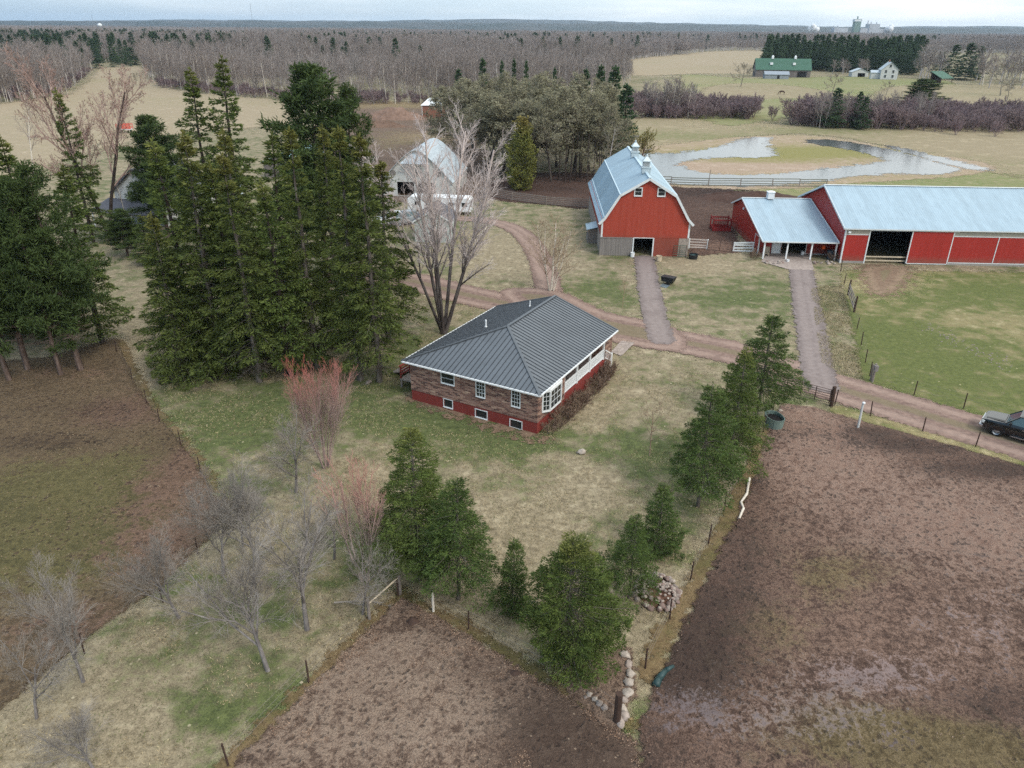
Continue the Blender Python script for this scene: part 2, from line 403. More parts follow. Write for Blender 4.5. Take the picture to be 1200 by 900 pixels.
# fields, seen beyond the farm
FAR = .03
patch('hay_field', smooth(W([(-60, 150), (0, 122), (80, 110), (105, 92), (120, 80), (165, 78), (180, 97), (240, 110), (330, 118), (345, 140), (300, 150), (200, 158), (120, 175), (0, 215), (-80, 240)])), 4, FAR, m_hay, 6)
patch('bare_field', smooth(W([(400, 121), (520, 120), (545, 128), (560, 165), (585, 222), (520, 235), (440, 232), (380, 190), (385, 140)])), 2.0, FAR + .01, m_plough, 4, {'dry': [(440, 122, 40, 20, .8), (500, 160, 12, 14, .7)], 'olive': [(470, 122, 60, 14, 1.2), (470, 165, 12, 18, .5)], 'dark': [(455, 185, 30, 16, .5)], 'wet': []})
patch('hay_field', smooth(W([(690, 77), (760, 67), (840, 60), (900, 60), (900, 82), (820, 86), (740, 88)])), 8, FAR, m_hay, 12)
patch('pasture', smooth(W([(800, 88), (880, 92), (1000, 90), (1110, 95), (1090, 120), (1000, 126), (900, 142), (840, 145), (800, 120)])), 4, FAR + .01, m_field, 10)
patch('dry_field', smooth(W([(840, 100), (900, 98), (990, 110), (960, 114), (880, 116), (820, 112)])), 4, FAR + .03, m_dry, 7)
patch('dry_field', smooth(W([(1060, 100), (1260, 104), (1300, 130), (1200, 136), (1090, 128), (1010, 128)])), 4, FAR + .02, m_dry, 7)
patch('dry_field', smooth(W([(735, 140), (830, 140), (1000, 150), (1260, 152), (1330, 230), (1190, 214), (1060, 178), (980, 160), (900, 158), (740, 178)])), 2.5, FAR, m_dry, 5, {'green': [(800, 160, 25, 10, .6), (950, 153, 30, 8, .45), (1150, 175, 30, 16, -.6)]})
patch('pasture', smooth(W([(880, 214), (1000, 205), (1100, 196), (1200, 208), (1330, 225), (1330, 262), (1000, 262), (900, 235)])), 2, FAR + .01, m_field, 3)
# marsh and pond
patch('marsh', smooth(W([(735, 178), (800, 168), (880, 160), (960, 160), (1060, 176), (1160, 193), (1130, 206), (1000, 215), (900, 222), (780, 218), (740, 205)])), 1.2, FAR + .02, m_marsh, 2, {'green': [(880, 180, 18, 9, 1.1), (1000, 178, 22, 9, .9), (860, 190, 16, 5, .3), (820, 195, 25, 5, -.8), (900, 196, 18, 4, -.5)]})
mw, t = newmat('pond_water_surface'); P = t.pos()
n_ = t.math('ADD', t.math('MULTIPLY', t.noise(P, .26, 6, .7), .65), t.math('MULTIPLY', t.noise(P, 1.6, 4, .6), .35))
v_ = t.math('ADD', t.math('DIVIDE', t.attr('edge'), 1.6), t.math('MULTIPLY', t.math('SUBTRACT', n_, .5), 10.0))
ms_ = t.n('MixShader'); t.t.links.new(t.step(v_, -.2, .2), ms_.inputs[0]); t.t.links.new(t.n('BsdfTransparent').outputs[0], ms_.inputs[1])
t.t.links.new(t.bsdf(S(92, 96, 96), .05, 0, .5, t.bump(t.noise(t.scalev(P, (1, .6, 1)), 1.6, 3), .6, .06)), ms_.inputs[2]); t.out(ms_.outputs[0]); m_water = mw
Wt = FAR + .06
patch('pond_water', smooth(W([(740, 182), (790, 180), (843, 172), (876, 162), (904, 162), (898, 168), (910, 181), (890, 185), (843, 185), (808, 188), (796, 192), (802, 198), (835, 204), (880, 206), (950, 200), (1020, 192), (1036, 187), (996, 176), (945, 167), (960, 163), (1008, 169), (1064, 181), (1114, 195), (1122, 201), (1095, 205), (1045, 204), (1000, 208), (950, 214), (900, 218), (840, 218), (780, 215), (735, 210)]), 4), .8, Wt, m_water, 1.6)
patch('ditch_water', smooth(W([(1036, 171), (1060, 174), (1100, 184), (1154, 197), (1150, 200), (1110, 194), (1070, 182)]), 4), .8, Wt, m_water, 1.6)

# meadow, yards and pens
patch('meadow', W([(984, 318), (1000, 316), (1330, 322), (1400, 560), (1215, 516), (1140, 487), (1010, 446), (1002, 400)]), .8, .004, m_meadow, .8, {'green': [(1060, 400, 8, 8, .8), (1150, 340, 12, 3, .5), (1100, 440, 10, 4, .6), (1020, 335, 6, 3, -1.0), (1120, 370, 9, 2.5, -.5), (1190, 385, 7, 3, -.6), (1020, 360, 3, 3, -.3), (1180, 470, 6, 2, .5)]})
patch('dirt_apron', smooth(W([(1013, 312), (1061, 312), (1066, 324), (1050, 342), (1026, 346), (1012, 330)])), .4, .008, m_dirt, 2.4)
patch('barnyard', W([(806, 300), (808, 262), (770, 216), (890, 221), (960, 226), (1000, 240), (930, 262), (862, 268), (866, 296), (840, 298)]), .6, .012, m_yard, 1.0, {'dry': [(842, 290, 4, 4, .8), (850, 245, 10, 3, .3)], 'dark': [(820, 225, 10, 8, .7), (880, 225, 10, 6, .9)], 'wet': [(830, 238, 6, 3, .3)], 'olive': []})
patch('barnyard', smooth(W([(570, 222), (600, 205), (690, 203), (720, 215), (694, 243), (640, 240), (580, 234)])), .8, .04, m_yard, 1.5, {'dry': [(600, 222, 4, 3, .4)], 'dark': [(650, 222, 12, 8, .6)], 'wet': [], 'olive': []})
lump = lambda k, s0: (lambda x, y: k * (.55 * vnoise(x, y, 1.1, s0) + .5 * vnoise(x + .6 * vnoise(x, y, .9, s0 + 5), y, .42, s0 + 1) + .35 * vnoise(x, y, .21, s0 + 2)))
PEN1 = [(-260, 470), (-60, 428), (0, 424), (60, 418), (136, 396), (152, 438), (170, 468), (186, 490), (210, 517), (236, 552), (258, 590), (258, 612), (232, 645), (190, 685), (110, 740), (40, 800), (-60, 880), (-300, 1000)]
PEN2 = [(472, 702), (500, 716), (560, 752), (640, 803), (705, 842), (745, 866), (762, 960), (640, 1100), (200, 1100), (240, 950), (285, 885), (340, 830), (390, 780), (435, 735)]
PEN3 = [(916, 474), (950, 478), (1000, 492), (1060, 508), (1150, 533), (1200, 548), (1420, 620), (1500, 1100), (760, 1100), (758, 930), (748, 862), (764, 815), (790, 760), (815, 705), (842, 650), (866, 605), (884, 560), (898, 515)]
patch('dirt_pen', W(PEN1), .3, .008, m_pen1, .5, {'dry': [(150, 480, 4, 3, .9), (205, 560, 2.5, 5, 1.0), (180, 650, 3, 3, .8), (80, 740, 4, 2, .7), (100, 440, 8, 2, .4), (245, 600, 2, 3, .6)], 'dark': [(40, 520, 7, 1.6, .9), (110, 480, 5, 2, .6), (200, 530, 1.5, 4, .4)], 'olive': [(60, 580, 9, 5, .9), (20, 650, 8, 5, .8), (130, 560, 4, 4, .5), (100, 640, 6, 3, .5), (60, 470, 9, 3, -.6)], 'wet': []}, lump(.10, 11))
patch('leafy_pen', W(PEN2), .2, .008, m_pen2, .5, {'dry': [(400, 800, 5, 2.5, .7), (480, 760, 3, 2, .7), (560, 840, 3, 1.5, .5), (420, 880, 6, 2, .5)], 'dark': [(640, 840, 2.5, 2, .8), (560, 780, 2.5, 1.5, .4), (700, 880, 3, 2, .9), (520, 740, 1.5, 1, .4), (650, 890, 3, 1.5, .7)], 'olive': [], 'wet': []}, lump(.12, 21))
patch('muddy_pen', W(PEN3), .22, .012, m_pen3, .6, {
    'dry': [(948, 500, 3.2, 4.5, 1.2), (985, 540, 4, 3, .6), (930, 560, 2.5, 3, .4), (1130, 600, 8, 5, .6), (1000, 600, 5, 5, .25), (1180, 640, 5, 4, .6), (1050, 700, 5, 3, .1)],
    'dark': [(1010, 508, 4, 1.3, 1.0), (1080, 525, 5, 1.3, 1.1), (1170, 552, 6, 1.5, 1.1), (870, 640, 2, 5, .7), (820, 740, 2.2, 3, 1.0), (800, 790, 2.2, 2.4, 1.1), (880, 560, 1.2, 3, .6), (850, 700, 2, 3, .6), (1170, 830, 3, 1.5, .9), (760, 880, 2.5, 2, .9), (940, 510, 1.2, 1, .3)],
    'olive': [(1000, 670, 3, 1.6, .6), (960, 690, 2, 2, .4), (920, 740, 3, 2, .5), (1120, 880, 5, 1.4, 1.2), (1010, 860, 4, 2, .4), (1180, 780, 3, 3, -.4)],
    'wet': [(1120, 740, 4.5, 3.6, .38), (1050, 790, 4, 1.8, .42), (970, 850, 4, 1.6, .48), (830, 850, 3, 1.8, .4), (1000, 790, 3, 1.6, .35), (1190, 700, 4, 4, .3), (900, 800, 3, 2, .3), (780, 830, 1.6, 1.6, .35)]}, lump(.24, 31))
# grass left along the fences
patch('fence_grass', None, .3, .016, m_fringe, .4, line=W([(262, 905), (330, 838), (390, 778), (436, 732), (470, 700)]), width=.45, attrs={'green': []})
patch('fence_grass', None, .3, .016, m_fringe, .4, line=W([(468, 699), (530, 728), (600, 772), (680, 822), (738, 850)]), width=.4, attrs={'green': [(600, 772, 3, 2, .8)]})
patch('fence_grass', None, .3, .016, m_fringe, .4, line=W([(762, 790), (782, 740), (812, 690), (836, 645), (860, 600), (880, 555), (895, 508)]), width=.55, attrs={'green': [(800, 710, 1, 2, -.5), (836, 645, 2, 5, .5)]})
patch('fence_grass', None, .3, .016, m_verge, .5, line=W([(985, 482), (1050, 500), (1120, 519), (1200, 541), (1300, 570)]), width=.8, attrs={'green': [(1090, 505, 12, 6, -.35)]})
patch('fence_grass', None, .3, .012, m_fringe, .5, line=W([(140, 400), (172, 468), (212, 515), (240, 555), (262, 596)]), width=.35, attrs={'green': [(212, 515, 2, 3, .5)]})
# driveways
DR = W([(1420, 590), (1300, 552), (1200, 520), (1120, 497), (1050, 476), (985, 456), (925, 437), (870, 416), (800, 401), (740, 389), (690, 379), (640, 364), (585, 354), (535, 343), (485, 330), (430, 322)])
patch('gravel_drive', None, .4, .020, m_drive, .4, line=smooth(DR, 4, False), width=2.8, attrs={})
patch('gravel_drive', None, .4, .024, m_drive, .4, line=smooth(W([(655, 372), (645, 350), (640, 325), (631, 300), (618, 280), (598, 266), (565, 258), (520, 256), (480, 258)]), 4, False), width=1.6, attrs={})
patch('gravel_drive', smooth(W([(585, 342), (650, 340), (712, 366), (790, 384), (800, 412), (720, 402), (640, 380)])), .4, .026, m_drive, .6, {})
patch('barn_track', None, .4, .028, m_drive2, .4, line=smooth(W([(775, 398), (768, 375), (762, 345), (755, 303)]), 4, False), width=1.3, attrs={})
patch('shed_track', None, .4, .028, m_drive2, .4, line=smooth(W([(962, 452), (957, 428), (952, 395), (945, 355), (939, 318)]), 4, False), width=1.45, attrs={})
patch('concrete_pad', W([(900, 297), (948, 297), (954, 317), (923, 316), (892, 307)]), .3, .034, m_conc, .05, {})
patch('garden_path', W([(716, 413), (728, 400), (744, 402), (728, 418)]), .2, .034, m_conc, .05, {})
patch('flower_bed', smooth(W([(486, 470), (555, 496), (626, 516), (634, 509), (560, 486), (490, 464)])), .25, .006, m_dirt, .5, {})
patch('stone_bed', smooth(W([(690, 775), (735, 760), (745, 790), (735, 835), (712, 850), (668, 815), (660, 795)])), .2, .02, m_pen2, .4, {'dry': [], 'dark': [(700, 800, 2, 2, .5)], 'olive': [], 'wet': []}, lump(.08, 41))
# ------------------------------------------------------------------ materials for buildings
WHITE = simple('white_paint', S(226, 228, 228), .5, var=.06)
TRIM = simple('white_trim', S(214, 218, 218), .5, var=.08)
REDB = simple('barn_red_boards', S(162, 66, 50), .7, var=.16, scale=.8, stretch=(3, 3, .25), bump=.2, dirt=S(134, 74, 60), splash=(S(116, 70, 58), 2.2))
REDS = simple('red_steel', S(160, 48, 42), .5, var=.12, scale=.6, stretch=(4, 4, .2), splash=(S(128, 84, 72), .5))
REDP = simple('red_painted_block', S(126, 54, 48), .7, var=.14, scale=1.2, dirt=S(104, 52, 46))
REDW = simple('red_fence_paint', S(128, 40, 40), .7, var=.2)
GREYW = simple('weathered_boards', S(128, 122, 118), .85, var=.25, scale=1.0, stretch=(7, 7, .4), bump=.3)
DARKW = simple('dark_wood', S(70, 54, 46), .9, var=.3, scale=2.0, stretch=(3, 3, .6))
LOGW = simple('old_rail_wood', S(132, 122, 114), .9, var=.25, scale=2.0)
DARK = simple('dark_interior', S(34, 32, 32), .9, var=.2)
CONC = simple('concrete', S(150, 144, 138), .85, var=.15, scale=2.5, bump=.2)
STONE = simple('field_stone', S(150, 138, 128), .85, var=.3, scale=2.5, bump=.3)
STEELW = simple('galvanised_pipe', S(120, 112, 106), .5, .4, var=.15)
RUST = simple('rusty_post', S(66, 48, 42), .8, var=.25, scale=6)
BLACKP = simple('black_plastic', S(36, 38, 40), .5, var=.15)
TEAL = simple('teal_plastic', S(78, 130, 122), .55, var=.15)
ORANGE = simple('orange_plastic', S(214, 92, 42), .5, var=.1)
BEIGE = simple('beige_wood', S(196, 180, 156), .7, var=.15)
m_, t = newmat('window_glass'); t.out(t.bsdf(S(40, 44, 46), .08, 0, .6)); GLASS = m_
m_, t = newmat('beige_skylight_panel'); t.out(t.bsdf(t.mix(t.noise(t.scalev(t.obj(), (3, 3, .3)), 3, 3), S(160, 152, 140), S(186, 180, 168)), .6)); SKYL = m_

def steel(name, col, pitch, axis_x=True, spots=.25, rough=.42, metal=.55, c2=None, jw=.1, seam=None):
    """ribbed roofing sheet: ribs every `pitch` m across local x (or y), sheet joints and weather staining"""
    m, t = newmat(name); P = t.obj(); sp = t.n('SeparateXYZ', {'Vector': P})
    u = sp.outputs[0 if axis_x else 1]
    fr = t.math('ABSOLUTE', t.math('SUBTRACT', t.math('FRACT', t.math('DIVIDE', u, pitch)), .5))
    rib = t.step(fr, .44, .5)
    sheet = t.n('TexWhiteNoise', {'W': t.math('FLOOR', t.math('DIVIDE', u, pitch * 3.0))}, noise_dimensions='1D').outputs['Value']
    st = t.noise(t.scalev(P, (1, .25, .25) if axis_x else (.25, 1, .25)), 1.6, 5, .65)
    k = t.math('ADD', t.math('MULTIPLY', sheet, .2), t.math('MULTIPLY', st, .95))
    c = t.mix(t.step(k, .2, .9), [v * (1 - spots) for v in col], [min(1, v * (1 + spots)) for v in col])
    if c2: c = t.mix(t.math('MULTIPLY', t.step(t.noise(P, 1.2, 6, .7), .58, .72), .5), c, c2)
    c = t.mix(t.math('MULTIPLY', rib, .35), c, [v * .55 for v in col])
    t.out(t.bsdf(c, rough, metal, .4, t.bump(rib, .5, .04))); return m
GALV = steel('galvanised_roofing', S(152, 172, 184), .30, rough=.5, metal=.25, spots=.13, c2=S(134, 146, 154))
GALVB = steel('galvanised_barn_roofing', S(150, 172, 184), .9, axis_x=False, rough=.48, metal=.25, spots=.16, c2=S(146, 160, 170))
CHAR = simple('charcoal_roofing', S(100, 105, 110), .42, .3, .4, var=.12, scale=.5)
CHARD = simple('charcoal_ridge_cap', S(92, 97, 102), .42, .35, .4, var=.08)
GREENR = steel('green_roofing', S(52, 92, 74), .8, rough=.6, metal=0, spots=.15, c2=S(80, 110, 92))
SHING = simple('dark_shingles', S(88, 88, 94), .9, var=.2, scale=2, stretch=(1, 1, 4), bump=.3)

m_, t = newmat('mottled_brick'); P = t.obj(); sp = t.n('SeparateXYZ', {'Vector': P})
q = t.n('CombineXYZ', {'X': t.math('ADD', sp.outputs[0], sp.outputs[1]), 'Y': sp.outputs[2], 'Z': 0.0}).outputs[0]
br = t.n('TexBrick', {'Vector': q, 'Color1': (0, 0, 0, 1), 'Color2': (1, 1, 1, 1), 'Mortar': (.5, .5, .5, 1), 'Scale': 1.0, 'Mortar Size': .012, 'Bias': 0.0, 'Brick Width': .46, 'Row Height': .12}, offset=.5)
cr = t.n('ValToRGB', {'Fac': br.outputs['Color']}); e = cr.color_ramp.elements
e[0].position = 0; e[0].color = (*S(66, 44, 42), 1); e[1].position = 1; e[1].color = (*S(198, 168, 146), 1)
for p_, c_ in ((.22, S(92, 62, 56)), (.45, S(142, 106, 94)), (.65, S(170, 136, 120)), (.82, S(112, 76, 66))):
    k_ = e.new(p_); k_.color = (*c_, 1)
c = t.mix(t.math('MULTIPLY', t.noise(t.scalev(q, (1, 3.0, 1)), 1.8, 5, .7), .35), cr.outputs[0], S(86, 56, 50))
c = t.mix(br.outputs['Fac'], c, S(150, 132, 120))
t.out(t.bsdf(c, .85, 0, .25, t.bump(t.math('ADD', br.outputs['Color'], t.noise(q, 6, 4)), .35, .03))); BRICK = m_

def win(parent, o, ud, u0, u1, z0, z1, out, grid=(1, 2), fw=.07, name='window', frame=TRIM, pane=GLASS, proud=0.0):
    """window in an upright wall: frame (a mesh) > pane; `out` = outward unit vector; stands 3 cm proud"""
    ud = Vector(ud).normalized(); out = Vector(out); o = Vector(o) + out * proud; m = MB()
    B = lambda a, b, c, d, d0, d1: slabbox(m, o, ud, out, a, b, c, d, d0, d1)
    B(u0 - fw, u0, z0 - fw, z1 + fw, -.06, .035); B(u1, u1 + fw, z0 - fw, z1 + fw, -.06, .035)
    B(u0, u1, z1, z1 + fw, -.06, .035); B(u0 - fw, u1 + fw, z0 - fw - .03, z0 - fw, -.06, .07); B(u0, u1, z0 - fw, z0, -.06, .035)
    nx, nz = grid
    for i in range(1, nx): x = u0 + (u1 - u0) * i / nx; B(x - .01, x + .01, z0, z1, -.05, .012)
    for i in range(1, nz): z = z0 + (z1 - z0) * i / nz; B(u0, u1, z - .012, z + .012, -.05, .015)
    f = m.build(name, frame, parent); g = MB(); slabbox(g, o, ud, out, u0, u1, z0, z1, -.045, -.03); g.build('pane', pane, f)
    return f

def slabbox(m, o, ud, out, u0, u1, z0, z1, d0, d1):
    P = lambda u, z, d: o + ud * u + out * d + Vector((0, 0, z))
    vs = [P(u, z, d) for d in (d0, d1) for u, z in ((u0, z0), (u1, z0), (u1, z1), (u0, z1))]
    m.add(vs, [(3, 2, 1, 0), (4, 5, 6, 7), (0, 1, 5, 4), (1, 2, 6, 5), (2, 3, 7, 6), (3, 0, 4, 7)])

def ribs(m, edge0, edge1, top_fn, pitch, w=.035, h=.045, n=None):
    """standing seams: from points on edge0->edge1 up to top_fn(point)"""
    a, b = Vector(edge0), Vector(edge1); L = (b - a).length; k = int(L / pitch)
    for i in range(1, k):
        p = a + (b - a) * (i / k); q_ = top_fn(p, i / k)
        if q_ is not None and (q_ - p).length > .3: m.bar(p + Vector((0, 0, h * .4)), q_ + Vector((0, 0, h * .4)), w, h)

# ------------------------------------------------------------------ the brick house
HX, HY = 14.1, 11.3
house = thing('brick_house', 'brick bungalow with red foundation and dark ribbed metal hip roof on the lawn', 'house', (1.87, 47.96, 0), radians(61.05))
B = MB(); F = MB()
PX0, PX1, PD = 4.55, 12.6, 1.7      # porch from PX0 to PX1, PD deep
hs = [(HY - b, HY - a, c, d) for a, b, c, d in ((7.2, 8.32, 2.3, 3.1), (4.47, 5.18, 1.92, 3.1), (1.48, 2.12, 1.88, 3.1))]
B.wall((0, HY, 0), (0, -1, 0), HY, .95, 3.27, .22, hs)                      # end wall facing the camera
B.wall((0.22, 0, 0), (1, 0, 0), PX0 - .22, .95, 3.27, .22, [(.5, 3.3, 1.55, 3.1)])
B.wall((PX0, PD, 0), (1, 0, 0), PX1 - PX0, 1.2, 3.27, .2, [(.6, 2.6, 1.7, 3.0), (3.6, 4.6, 1.25, 3.15), (5.4, 7.2, 1.7, 3.0)])
B.wall((PX1, 0, 0), (1, 0, 0), HX - PX1, .95, 3.27, .22)
B.wall((HX, .22, 0), (0, 1, 0), HY - .44, .95, 3.27, .22)
B.wall((HX, HY, 0), (-1, 0, 0), HX - .22, .95, 3.27, .22, [(2, 4, 1.3, 3.1), (8, 9.5, 1.9, 3.1)])
for x in (PX0, PX1): B.wall((x, 0.22, 0), (0, 1, 0), PD, 1.2, 3.27, .18)
B.M = Matrix(); g_ = 5.765
B.add([(HX - .01, .05, 3.28), (HX - .01, HY - .05, 3.28), (HX - .01, g_, 5.2), (HX - .2, .05, 3.28), (HX - .2, HY - .05, 3.28), (HX - .2, g_, 5.2)], [(0, 1, 2), (5, 4, 3)])
B.build('wall', BRICK, house)
fh = [(HY - b, HY - a, c, d) for a, b, c, d in ((7.42, 8.2, .24, .88), (4.3, 5.3, .12, .72), (1.3, 2.27, .05, .66))]
F.wall((.03, HY - .03, 0), (0, -1, 0), HY - .06, -.05, .95, .25, fh)
F.wall((.28, .03, 0), (1, 0, 0), HX - .3, -.05, .95, .25); F.wall((HX - .03, .28, 0), (0, 1, 0), HY - .6, -.05, .95, .25); F.wall((HX - .03, HY - .03, 0), (-1, 0, 0), HX - .3, -.05, .95, .25)
F.wall((PX0 + .02, .0, 0), (1, 0, 0), PX1 - PX0 - .04, -.04, 1.22, .2)
F.span((.028, 2.6, .95), (.25, 4.2, 1.25)); F.span((.028, 5.9, .952), (.25, 9.6, 1.05))
F.build('foundation', REDP, house)
MB().span((PX0 + .02, .2, 1.1), (PX1 - .02, PD, 1.24)).build('porch_floor', simple('porch_boards', S(110, 100, 96), .7), house)
# soffit + fascia, roof
EZ = 3.40; x0, x1, y0, y1 = -.3, 14.4, -.3, 11.83; ax, rz = x0 + g_ + .3, 5.45
s_ = MB(); s_.span((x0 + .05, y0 + .05, 3.275), (x1 - .05, y1 - .05, 3.30))
fas = MB()
fas.span((x0, y0, 3.25), (x0 + .03, y1, 3.41)); fas.span((x0 + .031, y0, 3.25), (x1, y0 + .03, 3.41)); fas.span((x0 + .031, y1 - .03, 3.25), (x1, y1, 3.41))
fas.bar((x1 - .015, y0 + .04, 3.36), (x1 - .015, g_, rz - .06), .03, .16); fas.bar((x1 - .015, g_, rz - .06), (x1 - .015, y1 - .04, 3.36), .03, .16)
s_.build('soffit', WHITE, house); fas.build('fascia', WHITE, house)
g = MB(); g.span((x0 - .09, y0 - .09, 3.31), (x0 - .005, y1 + .02, 3.42)); g.span((x0, y0 - .09, 3.311), (x1 - .02, y0 - .005, 3.421)); g.span((x0 + .6, y1 + .005, 3.312), (x1 - .2, y1 + .09, 3.422))
g.build('gutter', WHITE, house)
rf = MB(); A0, A1, A2, A3 = Vector((x0 - .04, y0 - .04, EZ)), Vector((x1, y0 - .04, EZ)), Vector((x1, y1 + .04, EZ)), Vector((x0 - .04, y1 + .04, EZ))
K0, K1 = Vector((ax, g_, rz)), Vector((x1, g_, rz))
rf.slab([A0, A1, K1, K0], .05); rf.slab([A3, A0, K0], .052); rf.slab([A2, A3, K0, K1], .051)
roof = rf.build('roof', CHAR, house)
def toph(p, f): # on the camera-side hip triangle
    tt = 1 - abs(p.y - g_) / (g_ - A0.y); return Vector((p.x + tt * (ax - p.x), p.y, EZ + tt * (rz - EZ)))
def topl(sgn):
    def fn(p, f):
        tt = 1.0 if p.x >= ax else (p.x - A0.x) / (ax - A0.x)
        return Vector((p.x, p.y + tt * (g_ - p.y), EZ + tt * (rz - EZ)))
    return fn
rb = MB(); ribs(rb, A0, A3, toph, .415); ribs(rb, A0, A1, topl(1), .415); ribs(rb, A3, A2, topl(1), .415)
rb.build('standing_seams', simple('dark_seams', S(58, 62, 68), .5, .2, var=.05), roof)
rc = MB(); up = Vector((0, 0, .05))
rc.bar(A0 + up, K0 + up, .22, .05); rc.bar(A3 + up, K0 + up, .22, .05); rc.bar(K0 + up, K1 + up, .24, .06); rc.bar(A1 + up * .6, K1 + up * .6, .12, .06); rc.bar(A2 + up * .6, K1 + up * .6, .12, .06)
rc.build('ridge_cap', CHARD, roof)
for x, y, h, r in ((6.6, 8.3, .65, .07), (11.9, 7.0, .5, .05)):
    z = EZ + (y1 - y) / (y1 - g_) * (rz - EZ); MB().tube((x, y, z - .1), (x, y, z + h), r, r, 10).tube((x, y, z - .05), (x, y, z + .1), r + .05, r + .03, 10).build('vent_pipe', WHITE, roof)
# windows
eo, eu, en = (0, HY, 0), (0, -1, 0), (-1, 0, 0)
for a, b, c, d, gr in ((7.2, 8.32, 2.3, 3.1, (1, 2)), (4.47, 5.18, 1.92, 3.1, (3, 4)), (1.48, 2.12, 1.88, 3.1, (3, 4))): win(house, eo, eu, HY - b, HY - a, c, d, en, gr)
for a, b, c, d in ((7.42, 8.2, .24, .88), (4.3, 5.3, .12, .72), (1.3, 2.27, .05, .66)):
    win(house, (.03, HY, 0), eu, HY - b, HY - a, c, d, en, (1, 1), name='basement_window', fw=.06)
for a, b in ((.6, 2.6), (5.4, 7.2)): win(house, (PX0, PD, 0), (1, 0, 0), a, b, 1.7, 3.0, (0, -1, 0), (2, 1))
dr = MB().span((PX0 + 3.62, PD + .02, 1.25), (PX0 + 4.58, PD + .1, 3.13)).build('door', simple('dark_door', S(60, 52, 50), .5), house)
MB().tube((PX0 + 4.45, PD - .02, 2.2), (PX0 + 4.45, PD + .03, 2.2), .035, .035, 8).build('handle', STEELW, dr)
win(house, (HX, HY, 0), (-1, 0, 0), 8, 9.5, 1.9, 3.1, (0, 1, 0)); win(house, (HX, HY, 0), (-1, 0, 0), 2, 4, 1.3, 3.1, (0, 1, 0), (2, 1))
# bay window
bay = MB(); bw = [(.72, 0), (1.25, -.42), (3.05, -.42), (3.55, 0)]
bay.prism(bw, 'z', 1.45, 1.62); bay.prism([(.68, 0), (1.22, -.46), (3.08, -.46), (3.6, 0)], 'z', 3.08, 3.27)
for p in (bw[1], bw[2]): bay.span((p[0] - .045, p[1] - .03, 1.62), (p[0] + .045, p[1] + .09, 3.08))
for p in (bw[0], bw[3]): bay.span((p[0] - .07, -.07, 1.62), (p[0] + .07, .02, 3.08))
bo = bay.build('bay_window', WHITE, house)
for (a, b), gr in zip(zip(bw[:-1], bw[1:]), ((2, 4), (3, 3), (2, 4))):
    a, b = Vector((*a, 0)), Vector((*b, 0)); u = (b - a).normalized(); nn = Vector((u.y, -u.x, 0)); L = (b - a).length; m = MB(); slabbox(m, a, u, nn, .09, L - .09, 1.625, 3.075, -.06, -.03)
    m.build('pane', GLASS, bo); m = MB()
    for i in range(1, gr[0]): slabbox(m, a, u, nn, .09 + (L - .18) * i / gr[0] - .011, .09 + (L - .18) * i / gr[0] + .011, 1.626, 3.074, -.028, 0)
    for i in range(1, gr[1]): zz = 1.62 + 1.46 * i / gr[1]; slabbox(m, a, u, nn, .1, L - .1, zz - .011, zz + .011, -.027, -.004)
    m.build('glazing_bars', WHITE, bo)
# porch posts and railings
for x in (PX0 + .1, 7.05, 9.6, PX1 - .08): MB().span((x - .07, .06, 1.24), (x + .07, .2, 3.275)).build('porch_post', WHITE, house)
for a, b in ((PX0 + .17, 6.98), (7.12, 9.53), (9.67, PX1 - .15)):
    m = MB(); m.span((a, .09, 2.12), (b, .17, 2.2)); m.span((a, .09, 1.34), (b, .17, 1.42)); n = int((b - a) / .13)
    for i in range(n): xx = a + (b - a) * (i + .5) / n; m.span((xx - .035, .115, 1.42), (xx + .035, .145, 2.12))
    m.span((a, .155, 1.44), (b, .165, 2.1)); m.build('porch_railing', WHITE, house)
m = MB()
for i in range(5): m.span((PX1 + .02 + i * .3, -.02 - .0, -.02), (PX1 + .32 + i * .3, PD - .3, 1.22 - (i + 1) * .2))
m.build('porch_steps', CONC, house)
m = MB()
for yy in (.02, PD - .4):
    m.bar((PX1 + .05, yy, 2.1), (PX1 + 1.7, yy, 1.15), .06, .08); m.bar((PX1 + .05, yy, 1.4), (PX1 + 1.7, yy, .45), .05, .06); m.tube((PX1 + 1.7, yy, .0), (PX1 + 1.7, yy, 1.25), .06, .06, 6)
    for i in range(9): xx = PX1 + .12 + i * .18; m.bar((xx, yy, 2.05 - i * .104), (xx, yy, 1.4 - i * .104), .06, .03)
m.build('step_railing', WHITE, house)
# back deck with red rail and a grey ramp
dk = MB(); dk.span((1.4, HY + .02, .7), (6.3, HY + 2.2, .82))
for x in (1.5, 3.8, 6.2): dk.span((x - .07, HY + 2.02, -.02), (x + .07, HY + 2.16, .7))
deck = dk.build('back_deck', simple('deck_boards', S(132, 124, 118), .8, var=.2, stretch=(.3, 4, 1)), house)
m = MB()
for x in (1.45, 2.7, 3.95, 5.2, 6.2): m.span((x - .05, HY + 2.05, .825), (x + .05, HY + 2.15, 1.9))
for z in (1.1, 1.35, 1.6): m.span((1.4, HY + 2.07, z), (6.3, HY + 2.13, z + .12))
m.span((1.35, HY + 2.02, 1.88), (6.35, HY + 2.2, 1.96))
for y in (HY + .5, HY + 1.3): m.span((6.15, y - .05, .825), (6.25, y + .05, 1.9))
m.span((6.14, HY + .1, 1.72), (6.26, HY + 2.0, 1.86)); m.build('deck_railing', REDP, deck)
m = MB(); m.slab([(3.2, HY + 2.25, .8), (4.4, HY + 2.25, .8), (4.4, HY + 4.6, .05), (3.2, HY + 4.6, .05)], .08); m.build('ramp', GREYW, deck)

